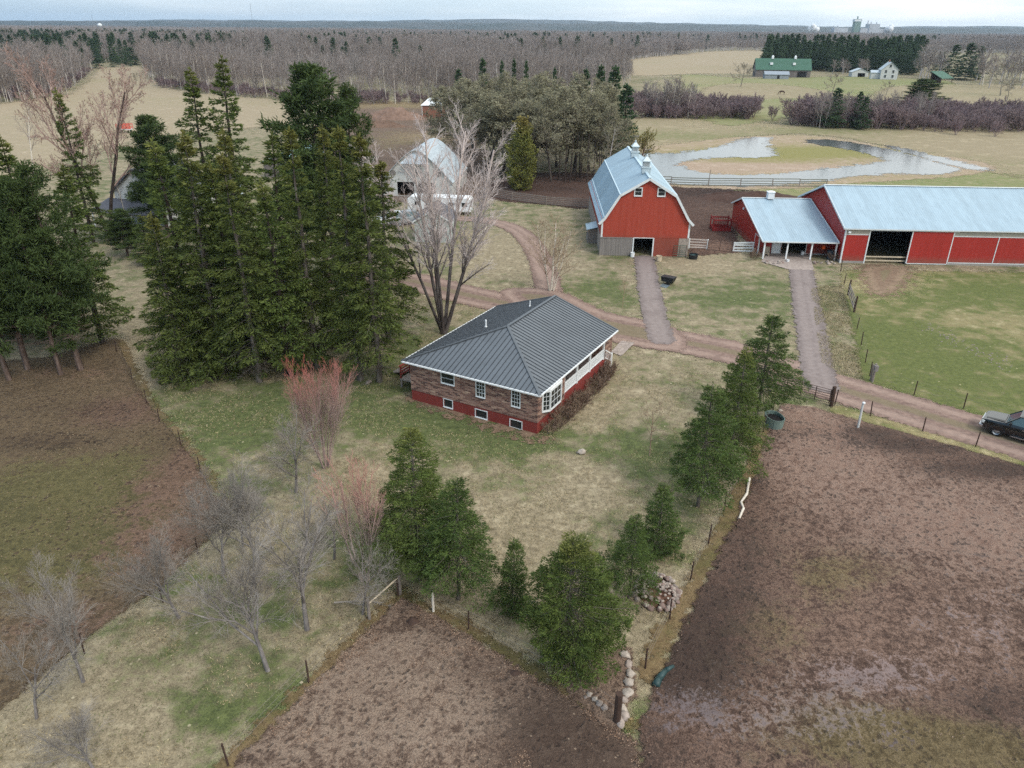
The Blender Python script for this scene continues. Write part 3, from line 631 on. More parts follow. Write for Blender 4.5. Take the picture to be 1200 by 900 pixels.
# ------------------------------------------------------------------ the red gambrel barn
barn = thing('gambrel_barn', 'big red gambrel barn with pale blue metal roof and two cupolas', 'barn', (11.39, 96.15, 0), radians(-2.0))
BW, BL = 11.45, 27.0; prof = [(-.35, 4.32), (.35, 5.0), (2.15, 7.98), (BW / 2, 10.1), (BW - 2.15, 7.98), (BW - .35, 5.0), (BW + .35, 4.32)]
inn = [(.05, 2.42), (.05, 4.7), (.35, 4.92), (2.2, 7.86), (BW / 2, 9.98), (BW - 2.2, 7.86), (BW - .35, 4.92), (BW - .05, 4.7), (BW - .05, 2.42)]
m = MB(); m.prism(inn, 'y', 0, .18); m.prism(inn, 'y', BL - .18, BL)
for xx in (.05, BW - .2): m.span((xx, .18, 2.4), (xx + .15, BL - .18, 4.75))
m.wall((6.95, .02, 0), (1, 0, 0), 3.2, -.02, 2.42, .16)
m.build('wall', REDB, barn)
m = MB(); m.wall((0, 4.25, 0), (0, 1, 0), BL - 4.3, -.05, 2.4, .3, [(3, 4.5, .9, 1.8), (9, 10.5, .9, 1.8), (15, 16.5, .9, 1.8)]) if False else m.span((0, .2, -.05), (.28, BL, 2.39))
m.span((BW - .28, .2, -.05), (BW, BL, 2.39)); m.span((.28, BL - .3, -.05), (BW - .28, BL, 2.39)); m.span((10.16, .0, -.05), (BW, .2, 2.41)); m.build('stone_base', STONE, barn)
m = MB()
for i in range(14): x = -.05 + i * .3; m.span((x, -.05 - (i % 2) * .012, .02), (x + .292, .05, 2.44))
m.span((-.05, -.09, 2.3), (4.2, -.07, 2.42)); m.build('sliding_door', GREYW, barn)
m = MB(); m.span((4.2, -.06, 0), (4.36, .12, 2.44)); m.span((6.8, -.06, 0), (6.96, .12, 2.44)); m.span((4.36, -.05, 2.36), (6.8, .1, 2.45)); m.build('door_frame', TRIM, barn)
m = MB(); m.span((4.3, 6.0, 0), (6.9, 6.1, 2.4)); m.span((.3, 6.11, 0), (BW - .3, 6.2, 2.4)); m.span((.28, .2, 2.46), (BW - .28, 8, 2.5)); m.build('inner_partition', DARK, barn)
rf = MB()
for (a, b) in zip(prof[:-1], prof[1:]): rf.slab([(a[0], -.3, a[1]), (b[0], -.3, b[1]), (b[0], BL + .2, b[1]), (a[0], BL + .2, a[1])], .09)
roof = rf.build('roof', GALVB, barn)
m = MB(); m.bar((BW / 2, -.3, 10.13), (BW / 2, BL + .2, 10.13), .35, .05)
for k in (1, 2, 4, 5): m.bar((prof[k][0], -.3, prof[k][1] + .02), (prof[k][0], BL + .2, prof[k][1] + .02), .16, .05)
for y in (4.2, 9.0, 12.2, 17.5):
    for (a, b) in zip(prof[:-1], prof[1:]): m.bar((a[0], y, a[1] + .02), (b[0], y, b[1] + .02), .12, .03)
m.build('ridge_cap', simple('pale_flashing', S(184, 204, 214), .45, .2, var=.06), roof)
m = MB()
for (a, b) in zip(prof[:-1], prof[1:]): m.bar((a[0], -.33, a[1] - .14), (b[0], -.33, b[1] - .14), .07, .3)
m.span((.0, -.03, 2.45), (.22, .04, 4.75)); m.span((BW - .22, -.03, 2.45), (BW, .04, 4.75)); m.build('white_trim', TRIM, barn)
for a in (4.02, 6.95): win(barn, (0, 0, 0), (1, 0, 0), a, a + .8, 7.9, 8.75, (0, -1, 0), (1, 2), fw=.13, proud=.06)
def cupola(y):
    cz = 10.05; m = MB(); x = BW / 2
    m.box((x, y, cz + .25), (1.1, 1.1, .7)); m.box((x, y, cz + .66), (1.3, 1.3, .12)); m.box((x, y, cz + 1.05), (.85, .85, .7)); m.box((x, y, cz + 1.43), (1.15, 1.15, .07)); m.box((x, y, cz + 1.72), (1.05, 1.05, .52), taper=.25)
    m.lathe([(.0, 2.35), (.1, 2.2), (.13, 2.1), (.1, 2.0), (.03, 1.9)], 10, (x, y, cz))
    c = m.build('cupola', simple('silver_paint', S(190, 202, 206), .4, .3, var=.1), roof)
    m = MB()
    for i in range(4): 
        for s in (-1, 1):
            z = cz + .82 + i * .13; m.span((x - .33, y + s * .432 - .01, z), (x + .33, y + s * .432 + .01, z + .06)); m.span((x + s * .432 - .01, y - .33, z), (x + s * .432 + .01, y + .33, z + .06))
    m.tube((x, y, cz + 1.0), (x, y, cz + 3.1), .025, .02, 6).bar((x - .4, y, cz + 2.8), (x + .4, y, cz + 2.8), .02, .05).bar((x + .2, y, cz + 2.8), (x + .45, y, cz + 2.95), .02, .12)
    m.build('louvres_and_vane', GREYW, c)
cupola(4.2); cupola(17.5)
m = MB(); m.wall((-1.3, 6.0, 0), (1, 0, 0), 1.3, 0, 2.0, .1); m.span((-1.3, 6.1, 0), (-1.2, 9, 1.9)); m.span((-1.2, 8.9, 0), (0, 9, 2.1)); an = m.build('side_annex', GREYW, barn)
m = MB(); m.slab([(-1.5, 5.7, 1.95), (.05, 5.7, 2.35), (.05, 9.3, 2.35), (-1.5, 9.3, 1.95)], .07); m.build('annex_roof', GALVB, an)

# ------------------------------------------------------------------ long red riding shed
shed = thing('long_shed', 'long red metal shed with big open doorway and pale steel roof', 'shed', (42.0, 93.55, 0), radians(-2.5))
SL, SW, SE, SR = 46.0, 19.0, 4.64, 8.05
m = MB(); m.wall((0, 0, 0), (1, 0, 0), SL, .3, 3.72, .16, [(3.05, 8.25, .3, 3.72)])
m.span((0, .16, .3), (.16, SW, 4.5)); m.span((SL - .16, .16, .3), (SL, SW, 4.5)); m.span((.16, SW - .16, .3), (SL - .16, SW, 4.5))
for xx in (0.0, SL - .16): m.prism([(0, 4.5), (SW, 4.5), (SW / 2, SR - .1)], 'x', xx, xx + .16)
m.build('wall', REDS, shed)
m = MB(); m.span((0, -.02, -.05), (3.05, .18, .3)); m.span((8.25, -.02, -.05), (SL, .18, .3)); m.span((-.02, .18, -.05), (.18, SW, .3)); m.build('concrete_base', CONC, shed)
m = MB(); m.wall((.16, .01, 0), (1, 0, 0), SL - .3, 3.72, 4.55, .1, [(2.9, 8.1, 3.72, 4.25)]); m.build('skylight_band', SKYL, shed)
m = MB(); m.span((8.3, -.16, .18), (13.3, -.06, 4.28)); sdo = m.build('sliding_door', REDS, shed)
m = MB(); m.span((8.2, -.17, .16), (8.32, -.05, 4.3)); m.span((13.28, -.17, .16), (13.4, -.05, 4.3)); m.span((8.32, -.172, .1), (13.28, -.06, .2)); m.span((2.9, -.24, 4.28), (13.9, -.08, 4.4)); m.build('door_track', TRIM, sdo)
m = MB(); m.span((2.95, -.05, 0), (3.1, .18, 4.27)); m.span((-.05, -.05, 0), (.13, .14, SE)); m.span((SL / 2 - 4, -.04, .3), (SL / 2 - 3.9, .02, 3.72)); m.span((13.5, -.03, 3.66), (SL, .0, 3.74)); m.span((0.14, -.03, 3.66), (2.9, 0, 3.74))
m.span((13.5, -.04, .26), (SL, -.005, .36)); m.build('corner_trim', TRIM, shed)
m = MB(); m.span((3.1, .25, .25), (8.25, .35, .4)); m.span((3.1, .25, .75), (8.25, .35, .9)); m.build('door_rails', BEIGE, shed)
rf = MB(); ov = .35; sl_ = (SR - SE) / (SW / 2)
rf.slab([(-ov, -ov, SE - ov * sl_ + .03), (SL + ov, -ov, SE - ov * sl_ + .03), (SL + ov, SW / 2, SR + .03), (-ov, SW / 2, SR + .03)], .06)
rf.slab([(-ov, SW / 2, SR + .031), (SL + ov, SW / 2, SR + .031), (SL + ov, SW + ov, SE - ov * sl_ + .03), (-ov, SW + ov, SE - ov * sl_ + .03)], .06)
roof = rf.build('roof', GALV, shed)
m = MB()
for xx in (-ov - .02, SL + ov + .02):
    m.bar((xx, -ov, SE - ov * sl_ - .03), (xx, SW / 2, SR - .03), .06, .24); m.bar((xx, SW / 2, SR - .03), (xx, SW + ov, SE - ov * sl_ - .03), .06, .24)
m.bar((-ov, SW / 2, SR + .07), (SL + ov, SW / 2, SR + .07), .34, .05); m.span((-ov, -ov - .04, SE - ov * sl_ - .1), (SL + ov, -ov - .005, SE - ov * sl_ + .02)); m.build('roof_trim', TRIM, roof)
m = MB(); m.box((.4, -.22, 4.05), (.3, .25, .2)); m.tube((.4, -.02, 4.15), (.4, -.22, 4.1), .03, .03, 6); m.build('yard_lamp', WHITE, shed)
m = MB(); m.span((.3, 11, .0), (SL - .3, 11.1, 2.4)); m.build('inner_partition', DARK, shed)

# ------------------------------------------------------------------ red tack room with a porch
sub = thing('tack_room', 'small red saltbox barn with open front porch joined to the long shed', 'barn', (32.45, 95.1, 0), radians(-2.5))
QL, QD = 9.45, 18.6; ry, rz_ = 13.0, 5.25
m = MB()
m.wall((.05, 2.7, 0), (1, 0, 0), QL - .1, 0, 3.0, .12, [(1.95, 2.95, .0, 2.1), (3.1, 6.3, 0, 2.45)])
poly = [(2.5, 0), (QD, 0), (QD, 3.35), (ry, rz_ - .08), (2.5, 2.85)]
m.prism(poly, 'x', 0.0, .12); m.wall((.12, QD - .12, 0), (1, 0, 0), QL - .2, 0, 3.3, .12)
m.span((QL - .12, .1, 0), (QL - .02, 2.7, 2.35)); m.span((QL - .12, 2.82, 0), (QL - .02, QD, 3.0)); m.build('wall', REDS, sub)
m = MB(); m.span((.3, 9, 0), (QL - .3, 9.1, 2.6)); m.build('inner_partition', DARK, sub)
rf = MB(); z0 = 2.42
rf.slab([(-.3, -.35, z0), (QL - .02, -.35, z0), (QL - .02, ry, rz_), (-.3, ry, rz_)], .06); rf.slab([(-.3, ry, rz_ + .001), (QL - .02, ry, rz_ + .001), (QL - .02, QD + .3, 3.3), (-.3, QD + .3, 3.3)], .06)
roof = rf.build('roof', GALV, sub)
m = MB(); m.bar((-.33, -.35, z0 - .06), (-.33, ry, rz_ - .06), .06, .2); m.bar((-.33, ry, rz_ - .06), (-.33, QD + .3, 3.24), .06, .2); m.bar((-.3, ry, rz_ + .04), (QL - .02, ry, rz_ + .04), .3, .04); m.span((-.3, -.4, z0 - .14), (QL - .02, -.36, z0 + .01))
m.bar((QL - .06, -.35, z0 + .03), (QL - .06, ry, rz_ + .03), .1, .04); m.build('roof_trim', TRIM, roof)
m = MB(); m.box((3.6, ry - .2, rz_ + .45), (.9, .9, .9)); m.box((3.6, ry - .2, rz_ + .93), (1.05, 1.05, .1)); m.box((3.6, ry - .2, rz_ + 1.02), (.8, .8, .1), taper=.6); m.build('roof_vent', WHITE, roof)
for x in (.1, 3.05, 6.15, 9.25): MB().span((x - .09, -.12, 0), (x + .09, .06, 2.3)).build('porch_post', WHITE, sub)
m = MB(); m.span((0, -.1, 2.2), (QL - .05, .04, 2.36)); m.build('porch_beam', DARKW, sub)
d_ = MB().span((1.97, 2.62, .02), (2.93, 2.7, 2.1)).build('door', WHITE, sub); MB().span((2.2, 2.6, 1.45), (2.7, 2.617, 1.95)).build('pane', GLASS, d_)
m = MB(); m.span((1.85, 2.6, 0), (1.945, 2.72, 2.2)); m.span((2.955, 2.6, 0), (3.07, 2.72, 2.2)); m.span((6.32, 2.6, 0), (6.4, 2.72, 2.5)); m.span((1.85, 2.6, 2.105), (3.07, 2.72, 2.2)); m.span((6.4, 2.62, .02), (QL - .15, 2.69, .1)); m.build('door_frame', TRIM, sub)
m = MB(); m.span((-.04, 2.4, 0), (.13, 2.498, 2.3)); m.span((-.03, 4.4, 0), (.0, 4.55, 2.3)); m.span((-.02, 2.5, 2.2), (.0, 4.4, 2.3)); m.build('side_door_trim', TRIM, sub)
m = MB(); m.box((-.08, 12.2, 3.9), (.14, .25, .3)); m.tube((-.02, 12.2, 3.9), (-.2, 12.2, 3.8), .06, .1, 8); m.build('wall_lamp', WHITE, sub)
# ------------------------------------------------------------------ vegetation: generators
def nrm(v): return v / (np.linalg.norm(v, axis=-1, keepdims=True) + 1e-9)

def tufts(P, D, ln, w, rng, hs=None):
    """needle / leaf sprays: one bent diamond each"""
    n = len(P); D = nrm(D); r = nrm(rng.normal(size=(n, 3))); Wv = nrm(np.cross(D, r)); N = np.cross(Wv, D)
    ln = ln * rng.uniform(.65, 1.25, (n, 1)); w = w * rng.uniform(.7, 1.2, (n, 1))
    mid = P + D * ln * .5 + N * ln * .08
    V = np.stack([P, mid + Wv * w, P + D * ln, mid - Wv * w], 1).reshape(-1, 3)
    Fq = np.arange(4 * n).reshape(-1, 4)
    return V, Fq, np.repeat(hs if hs is not None else P[:, 2], 4)

def tubes(segs, n=3):
    """segs: array (m,8) p0 p1 r0 r1 -> triangle-ish quads"""
    A = np.asarray(segs, dtype=float); p0, p1, r0, r1 = A[:, :3], A[:, 3:6], A[:, 6:7], A[:, 7:8]
    d = nrm(p1 - p0); up = np.where(np.abs(d[:, 2:3]) < .9, np.array([[0, 0, 1.]]), np.array([[1., 0, 0]])); a = nrm(np.cross(d, up)); b = np.cross(d, a); V = []
    for p, r in ((p0, r0), (p1, r1)):
        for k in range(n): V.append(p + a * r * cos(2 * pi * k / n) + b * r * sin(2 * pi * k / n))
    V = np.stack(V, 1); m = len(A); base = (np.arange(m) * 2 * n)[:, None]
    Fq = np.concatenate([np.stack([base[:, 0] + k, base[:, 0] + (k + 1) % n, base[:, 0] + n + (k + 1) % n, base[:, 0] + n + k], 1) for k in range(n)])
    return V.reshape(-1, 3), Fq

def join(parts):
    V = []; Fq = []; h = []; o = 0
    for p in parts:
        V.append(p[0]); Fq.append(p[1] + o); o += len(p[0]); h.append(p[2] if len(p) > 2 else p[0][:, 2])
    return np.concatenate(V), np.concatenate(Fq), np.concatenate(h)

def conifer(seed, H, R, base=.6, wh=.4, per=6, droop=.22, prof=.8, tl=.27, tw=.06, gap=.25, lean=0.0, clump=0, sparse=0.0, rise=.55, inner=.25, q=4, trunk=.016, full=4.0, deadz=0.0):
    """returns (trunk+boughs mesh arrays, needle mesh arrays)"""
    rng = np.random.default_rng(seed); segs = []; P_, D_ = [], []
    zs = np.linspace(0, H, 12); off = np.cumsum(rng.normal(0, .03 * H / 12, (12, 2)), 0) + np.stack([zs * lean, 0 * zs], 1); rt = lambda z: trunk * H * (1 - z / H) ** .8 + .012
    tr = lambda z: np.array([np.interp(z, zs, off[:, 0]), np.interp(z, zs, off[:, 1]), z])
    for a, b in zip(zs[:-1], zs[1:]): segs.append([*tr(a), *tr(b), rt(a), rt(b)])
    z = base; lob = rng.uniform(0, 2 * pi, 3); la = rng.uniform(.06, .22, 3)
    while z < H - .12:
        t = (z - base) / (H - base); n = max(3, int(round(per * (.65 + .35 * (1 - t)) * rng.uniform(.8, 1.2))))
        L0 = R * (1 - t) ** prof * min(1, .55 + t * full); a0 = rng.uniform(0, 2 * pi)
        for k in range(n):
            az = a0 + 2 * pi * k / n + rng.normal(0, .25)
            if rng.random() < sparse: continue
            L = L0 * rng.uniform(.55, 1.14) * (1 + la[0] * cos(az - lob[0]) + la[1] * cos(2 * az - lob[1] + z) + la[2] * sin(z * 1.3 + lob[2])) + .1
            z0 = z + rng.uniform(-.5, .5) * wh; e = -.12 + rise * t ** 1.3 + rng.normal(0, .07); side = np.array([-sin(az), cos(az), 0]); o = np.array([cos(az), sin(az), 0])
            dead = z0 < deadz * H and rng.random() < .8
            m = max(3, int(L / gap)); s = np.linspace(inner if L > .8 else .12, 1, m); s = np.clip(s + rng.normal(0, .02, m), 0.05, 1.0)
            pos = tr(max(0, min(z0, H))) + o * (s * L)[:, None] + np.array([0, 0, 1.]) * (L * (e * s - droop * s ** 2 + .16 * s ** 3))[:, None] + side * (rng.normal(0, .06) * L * s ** 2)[:, None]
            if L > .5:
                p0 = tr(max(0, min(z0, H))); c = [p0, *(pos[i] for i in np.linspace(0, m - 1, 3).astype(int))]; rr = .008 + .011 * L
                for i, (u, v) in enumerate(zip(c[:-1], c[1:])): segs.append([*u, *v, rr * (1 - i / 3.2), rr * (1 - (i + 1) / 3.2)])
            if dead:
                for i in range(1, m): 
                    for sg in (-1, 1): segs.append([*pos[i], *(pos[i] + (o * .6 + side * sg + np.array([0, 0, rng.normal(0, .3)])) * .28 * L * (1 - s[i] * .6)), .009, .004])
                continue
            tang = nrm(o[None] + np.array([0, 0, 1.])[None] * (e - 2 * droop * s + .48 * s ** 2)[:, None])
            if clump:
                i = rng.integers(0, m, m * clump); i = i[s[i] > .35] if len(i) else i
                dd = nrm(tang[i] * .5 + rng.normal(0, .75, (len(i), 3)) + [0, 0, .3]); P_.append(pos[i] + rng.normal(0, .13 + .07 * min(L, 2), (len(i), 3))); D_.append(dd)
                for sg in (-1, 1):
                    l2 = .36 * L * (1 - s) ** .6 + .12; j = rng.integers(0, m, m * clump); f = rng.uniform(.3, 1, len(j))[:, None]
                    tw_ = nrm(tang[j] * .7 + side * sg + [0, 0, .12]); P_.append(pos[j] + tw_ * (l2[j][:, None] * f) + rng.normal(0, .1, (len(j), 3))); D_.append(nrm(tw_ * .5 + rng.normal(0, .7, (len(j), 3)) + [0, 0, .25]))
                continue
            l2 = np.clip(.52 * L * (1 - s) ** .75 * np.minimum(1, s * 2.2) + .14, .1, 1.15)
            for sg in (-1, 1):
                tw_ = nrm(tang * .8 + side[None] * sg * .85 + np.array([0, 0, -.10])[None] + rng.normal(0, .1, (m, 3)))
                f = np.linspace(.2, 1, q)
                pp = pos[:, None] + tw_[:, None] * (l2[:, None] * f[None])[..., None] + np.array([0, 0, -.12]) * (l2[:, None] * f[None] ** 2)[..., None]
                P_.append((pp + rng.normal(0, .035, pp.shape)).reshape(-1, 3)); D_.append((np.repeat(tw_[:, None], q, 1) + rng.normal(0, .27, pp.shape) + [0, 0, .05]).reshape(-1, 3))
            P_.append(pos); D_.append(tang + rng.normal(0, .25, tang.shape))
        z += wh * rng.uniform(.75, 1.25) * (1 - .35 * t)
    m = 26; zt = rng.uniform(H - .12 * R - .5, H, m); P_.append(np.array([tr(min(z, H)) for z in zt])); D_.append(rng.normal(0, .35, (m, 3)) + [0, 0, .9])
    Pn, Dn = np.concatenate(P_), np.concatenate(D_)
    return tubes(segs, 4), tufts(Pn, Dn, tl, tw, rng, Pn[:, 2] / H)

def bare(seed, H, trunk_h, r0, levels, stems=1, spread=.25, wob=.12, trop=.06, minr=.006, ns=3, lean=0, flat=1.0):
    """leafless tree; levels: list of (children, length ratio, angle, start). returns segments (m,9) last column = level"""
    rnd = random.Random(seed); out = []
    def grow(p, d, L, r, lev):
        k = ns if lev < 2 else 2 if lev == 2 else 1; pts = [p]; rs = [r]
        for i in range(k):
            d = (d + Vector((rnd.gauss(0, wob), rnd.gauss(0, wob), rnd.gauss(0, wob) + trop))).normalized(); p = p + d * (L / k); r2 = max(minr, r * (1 - .62 * (i + 1) / k))
            out.append((*pts[-1], *p, rs[-1], r2, lev)); pts.append(p); rs.append(r2)
        if lev >= len(levels): return
        n, ratio, ang, st = levels[lev]; n = max(1, int(round(n * rnd.uniform(.75, 1.25)))); a0 = rnd.uniform(0, 6.28)
        for c in range(n):
            f = st + (1 - st) * (c + rnd.random()) / n; i = min(int(f * k), k - 1); ff = f * k - i; q = pts[i].lerp(pts[i + 1], ff); dd = (pts[i + 1] - pts[i]).normalized()
            u = dd.cross(Vector((0, 0, 1)) if abs(dd.z) < .9 else Vector((1, 0, 0))).normalized(); v = dd.cross(u); a = a0 + c * 2.4 + rnd.gauss(0, .4); g = ang * rnd.uniform(.7, 1.3)
            nd = dd * cos(g) + (u * cos(a) + v * sin(a)) * sin(g); nd.z *= flat
            rr = rs[i] + (rs[i + 1] - rs[i]) * ff
            grow(q, nd.normalized(), L * ratio * (1.1 - .55 * f) * rnd.uniform(.75, 1.2), max(minr, rr * .62), lev + 1)
    for s in range(stems):
        a = 2 * pi * s / stems + rnd.uniform(-.4, .4); g = spread * rnd.uniform(.5, 1.2) if stems > 1 else lean
        d = Vector((sin(g) * cos(a), sin(g) * sin(a), cos(g))); grow(Vector((.12 * cos(a), .12 * sin(a), 0)) if stems > 1 else Vector((0, 0, 0)), d, trunk_h * rnd.uniform(.85, 1.1) if stems > 1 else trunk_h, r0 * (rnd.uniform(.7, 1.1) if stems > 1 else 1), 0)
    A = np.array(out); top = A[:, 5].max(); A[:, :6] *= H / top; A[:, 2] -= .03
    return A

def split_tree(A, cut=1, n0=6, n1=3):
    """trunk mesh (levels <= cut-1) and crown mesh"""
    a, b = A[A[:, 8] < cut], A[A[:, 8] >= cut]
    return tubes(a[:, :8], n0), tubes(b[:, :8], n1)

def mesh3(name, T, mat):
    h = T[2] if len(T) > 2 else T[0][:, 2]
    me = fastmesh(name, T[0], T[1], {'h': h}); me.materials.append(mat); return me

# foliage and bark materials
def leafmat(name, c0, c1, tip=None, tipfrom=.75, nsc=.9, rv=.25, rough=.7):
    m, t = newmat(name); P = t.obj()
    n = t.math('ADD', t.math('MULTIPLY', t.noise(P, nsc, 3, .6), .75), t.math('MULTIPLY', t.noise(P, nsc * 6, 2, .6), .35))
    c = t.mix(t.step(n, .36, .72), c0, c1)
    if tip: c = t.mix(t.math('MULTIPLY', t.step(t.math('ADD', t.attr('h'), t.math('MULTIPLY', t.math('SUBTRACT', n, .5), .5)), tipfrom, tipfrom + .3), .75), c, tip)
    c = t.mix(t.math('MULTIPLY', t.rnd(), rv), c, c1)
    b = t.n('BsdfPrincipled', {'Base Color': c, 'Roughness': rough, 'Specular IOR Level': .2}); tr = t.n('BsdfTranslucent', {'Color': c}); ms = t.n('MixShader', {0: .22})
    t.t.links.new(b.outputs[0], ms.inputs[1]); t.t.links.new(tr.outputs[0], ms.inputs[2]); t.out(ms.outputs[0]); return m
def barkmat(name, c0, c1, sc=3.0, rv=.3, c2=None, band=None, hi=None, hr=(0, 1), stand=None):
    m, t = newmat(name); P = t.obj(); c = t.mix(t.step(t.noise(t.scalev(P, (1, 1, .35)), sc, 5, .65), .35, .68), c0, c1)
    if band: c = t.mix(t.math('MULTIPLY', t.step(t.noise(t.scalev(P, (.6, .6, 3)), 3.0, 3, .6), .56, .64), .8), c, band)
    if hi: c = t.mix(t.step(t.attr('h'), hr[0], hr[1]), c, hi)
    c = t.mix(t.math('MULTIPLY', t.rnd(), rv), c, c2 or c0)
    if stand: c = t.mix(t.step(t.noise(t.n('ObjectInfo').outputs['Location'], .011, 4, .6), .44, .58), c, stand)
    t.out(t.bsdf(c, .9, 0, .15)); return m
K = 1.0
SPR = leafmat('spruce_needles', S(60, 76, 38), S(108, 122, 62), S(136, 128, 72), .86)
SPRY = leafmat('yellow_green_needles', S(56, 68, 34), S(102, 112, 56), S(138, 130, 72), .8)
SPRB = leafmat('blue_green_needles', S(56, 74, 38), S(98, 116, 60), S(116, 118, 66), .88)
PIN = leafmat('pine_needles', S(48, 64, 36), S(86, 102, 56), None, nsc=.6)
DKC = leafmat('dark_conifer_needles', S(52, 72, 50), S(80, 100, 68), None, nsc=.3, rv=.5)
CED = leafmat('cedar_sprays', S(104, 110, 54), S(142, 140, 78), S(156, 138, 84), .75)
BUD = leafmat('olive_buds', S(112, 108, 86), S(150, 145, 118), None, nsc=.35)
BRN = leafmat('dead_brown_leaves', S(108, 84, 70), S(140, 112, 94), None)
BRKC = barkmat('spruce_bark', S(84, 76, 70), S(128, 120, 112)); BRKD = barkmat('dark_bark', S(58, 50, 46), S(92, 82, 76)); BRKP = barkmat('pine_bark', S(96, 80, 72), S(138, 120, 110))
LICH = barkmat('lichen_twigs', S(126, 118, 110), S(170, 162, 154), 1.5); LICHT = barkmat('old_apple_bark', S(104, 98, 96), S(150, 144, 140))
BIRT = barkmat('birch_stems', S(68, 60, 58), S(114, 106, 102), 2.0, hi=S(206, 190, 182), hr=(5, 13)); BIRC = barkmat('birch_twigs', S(172, 158, 154), S(218, 206, 202), 1.0)
WBIR = barkmat('white_birch_bark', S(204, 194, 180), S(226, 218, 204), 2, band=S(90, 80, 74)); WTW = barkmat('tan_twigs', S(150, 128, 106), S(180, 160, 138), 1)
REDT = barkmat('red_budding_twigs', S(150, 128, 122), S(178, 156, 148), 1.2, rv=.1, hi=S(176, 98, 86), hr=(3.0, 6.6)); PNK = barkmat('pink_budding_twigs', S(158, 142, 134), S(182, 166, 156), 1.2, rv=.1, hi=S(200, 148, 134), hr=(2.0, 5.5))
ASPT = barkmat('aspen_stems', S(176, 168, 164), S(214, 208, 204), .6, .5, S(140, 130, 126)); ASPC = barkmat('aspen_twigs', S(134, 126, 122), S(166, 159, 154), .5, .6, S(154, 138, 130), stand=S(142, 131, 124))
THK = barkmat('thicket_twigs', S(120, 100, 104), S(150, 132, 134), .6, .5, S(144, 128, 120)); GRV = barkmat('grove_twigs', S(128, 120, 106), S(164, 156, 138), .6, .25); GRT = barkmat('grove_stems', S(70, 62, 58), S(110, 102, 94), .8)
BRW = barkmat('reddish_twigs', S(160, 132, 122), S(188, 162, 152), .8)

def conif_meshes(name, args, needles, bark):
    a, b = conifer(**args); return mesh3(name + '_trunk', a, bark), mesh3(name + '_crown', b, needles)
def place_tree(name, meshes, label, cat, loc, rz, sc, group=None):
    t = thing(name, label, cat, (loc[0], loc[1], loc[2] if len(loc) > 2 else 0), rz, group, sc)
    for n, me in zip(('trunk', 'crown', 'foliage'), meshes): mobj(n, me, None, t)
    return t

# ---- near evergreens (prototypes are unit-sized by their own height)
PR = {}
PR['spruceA'] = (9.5, 2.75, conif_meshes('spruce', dict(seed=1, H=9.5, R=3.1, base=2.2, wh=.44, per=9, droop=.24, prof=.9, gap=.115, q=6, tl=.2, tw=.025, full=6), SPR, BRKC))
PR['spruceB'] = (8.5, 2.75, conif_meshes('spruce', dict(seed=2, H=8.5, R=3.1, base=2.0, wh=.42, per=9, droop=.22, gap=.115, q=6, tl=.2, tw=.025, full=6, prof=.88), SPRB, BRKC))
PR['round'] = (7.0, 3.1, conif_meshes('spruce', dict(seed=3, H=7.0, R=3.3, base=1.0, wh=.36, per=11, droop=.12, gap=.115, q=6, tl=.2, tw=.025, prof=.62, full=5, rise=.7), SPR, BRKC))
PR['small'] = (4.5, 1.35, conif_meshes('spruce', dict(seed=4, H=4.5, R=1.65, base=.15, wh=.32, per=8, droop=.12, gap=.1, q=6, tl=.16, tw=.024, full=6, prof=1.05), SPRB, BRKC))
PR['tallA'] = (19.0, 4.2, conif_meshes('spruce', dict(seed=5, H=19, R=4.2, base=.9, wh=.66, per=8, droop=.3, gap=.25, q=5, tl=.40, tw=.055, full=6, prof=.98, deadz=.04), SPRY, BRKC))
PR['tallB'] = (19.5, 3.7, conif_meshes('spruce', dict(seed=6, H=19.5, R=3.7, base=1.5, wh=.66, per=8, droop=.34, gap=.25, q=5, tl=.42, tw=.055, full=5, prof=1.0, sparse=.22, deadz=.2), SPRY, BRKC))
PR['tallC'] = (18.0, 3.9, conif_meshes('spruce', dict(seed=7, H=18, R=3.9, base=1.2, wh=.68, per=8, droop=.26, gap=.27, q=5, tl=.42, tw=.058, full=4, prof=.95, sparse=.08, deadz=.1), SPR, BRKD))
PR['pineA'] = (18.0, 4.0, conif_meshes('pine', dict(seed=8, H=18, R=4.0, base=4.0, wh=.72, per=6, droop=.05, gap=.3, clump=9, tl=.46, tw=.045, prof=.55, full=3, sparse=.1, rise=.7, deadz=.33), PIN, BRKP))
PR['pineB'] = (16.0, 4.2, conif_meshes('pine', dict(seed=9, H=16, R=4.2, base=3.0, wh=.7, per=6, droop=.08, gap=.3, clump=11, tl=.46, tw=.05, prof=.5, full=3, sparse=.03, rise=.6, deadz=.28), PIN, BRKP))
PR['far'] = (16.0, 3.4, conif_meshes('conifer', dict(seed=10, H=16, R=3.4, base=1.2, wh=.75, per=6, droop=.2, gap=.5, q=3, tl=.6, tw=.16, full=5, prof=.75, sparse=.05), DKC, BRKD))
PR['cedar'] = (12.0, 3.2, conif_meshes('cedar', dict(seed=11, H=12, R=3.1, base=.3, wh=.5, per=10, droop=-.25, gap=.34, q=4, tl=.4, tw=.1, prof=.6, full=5, rise=.9), CED, BRKD))

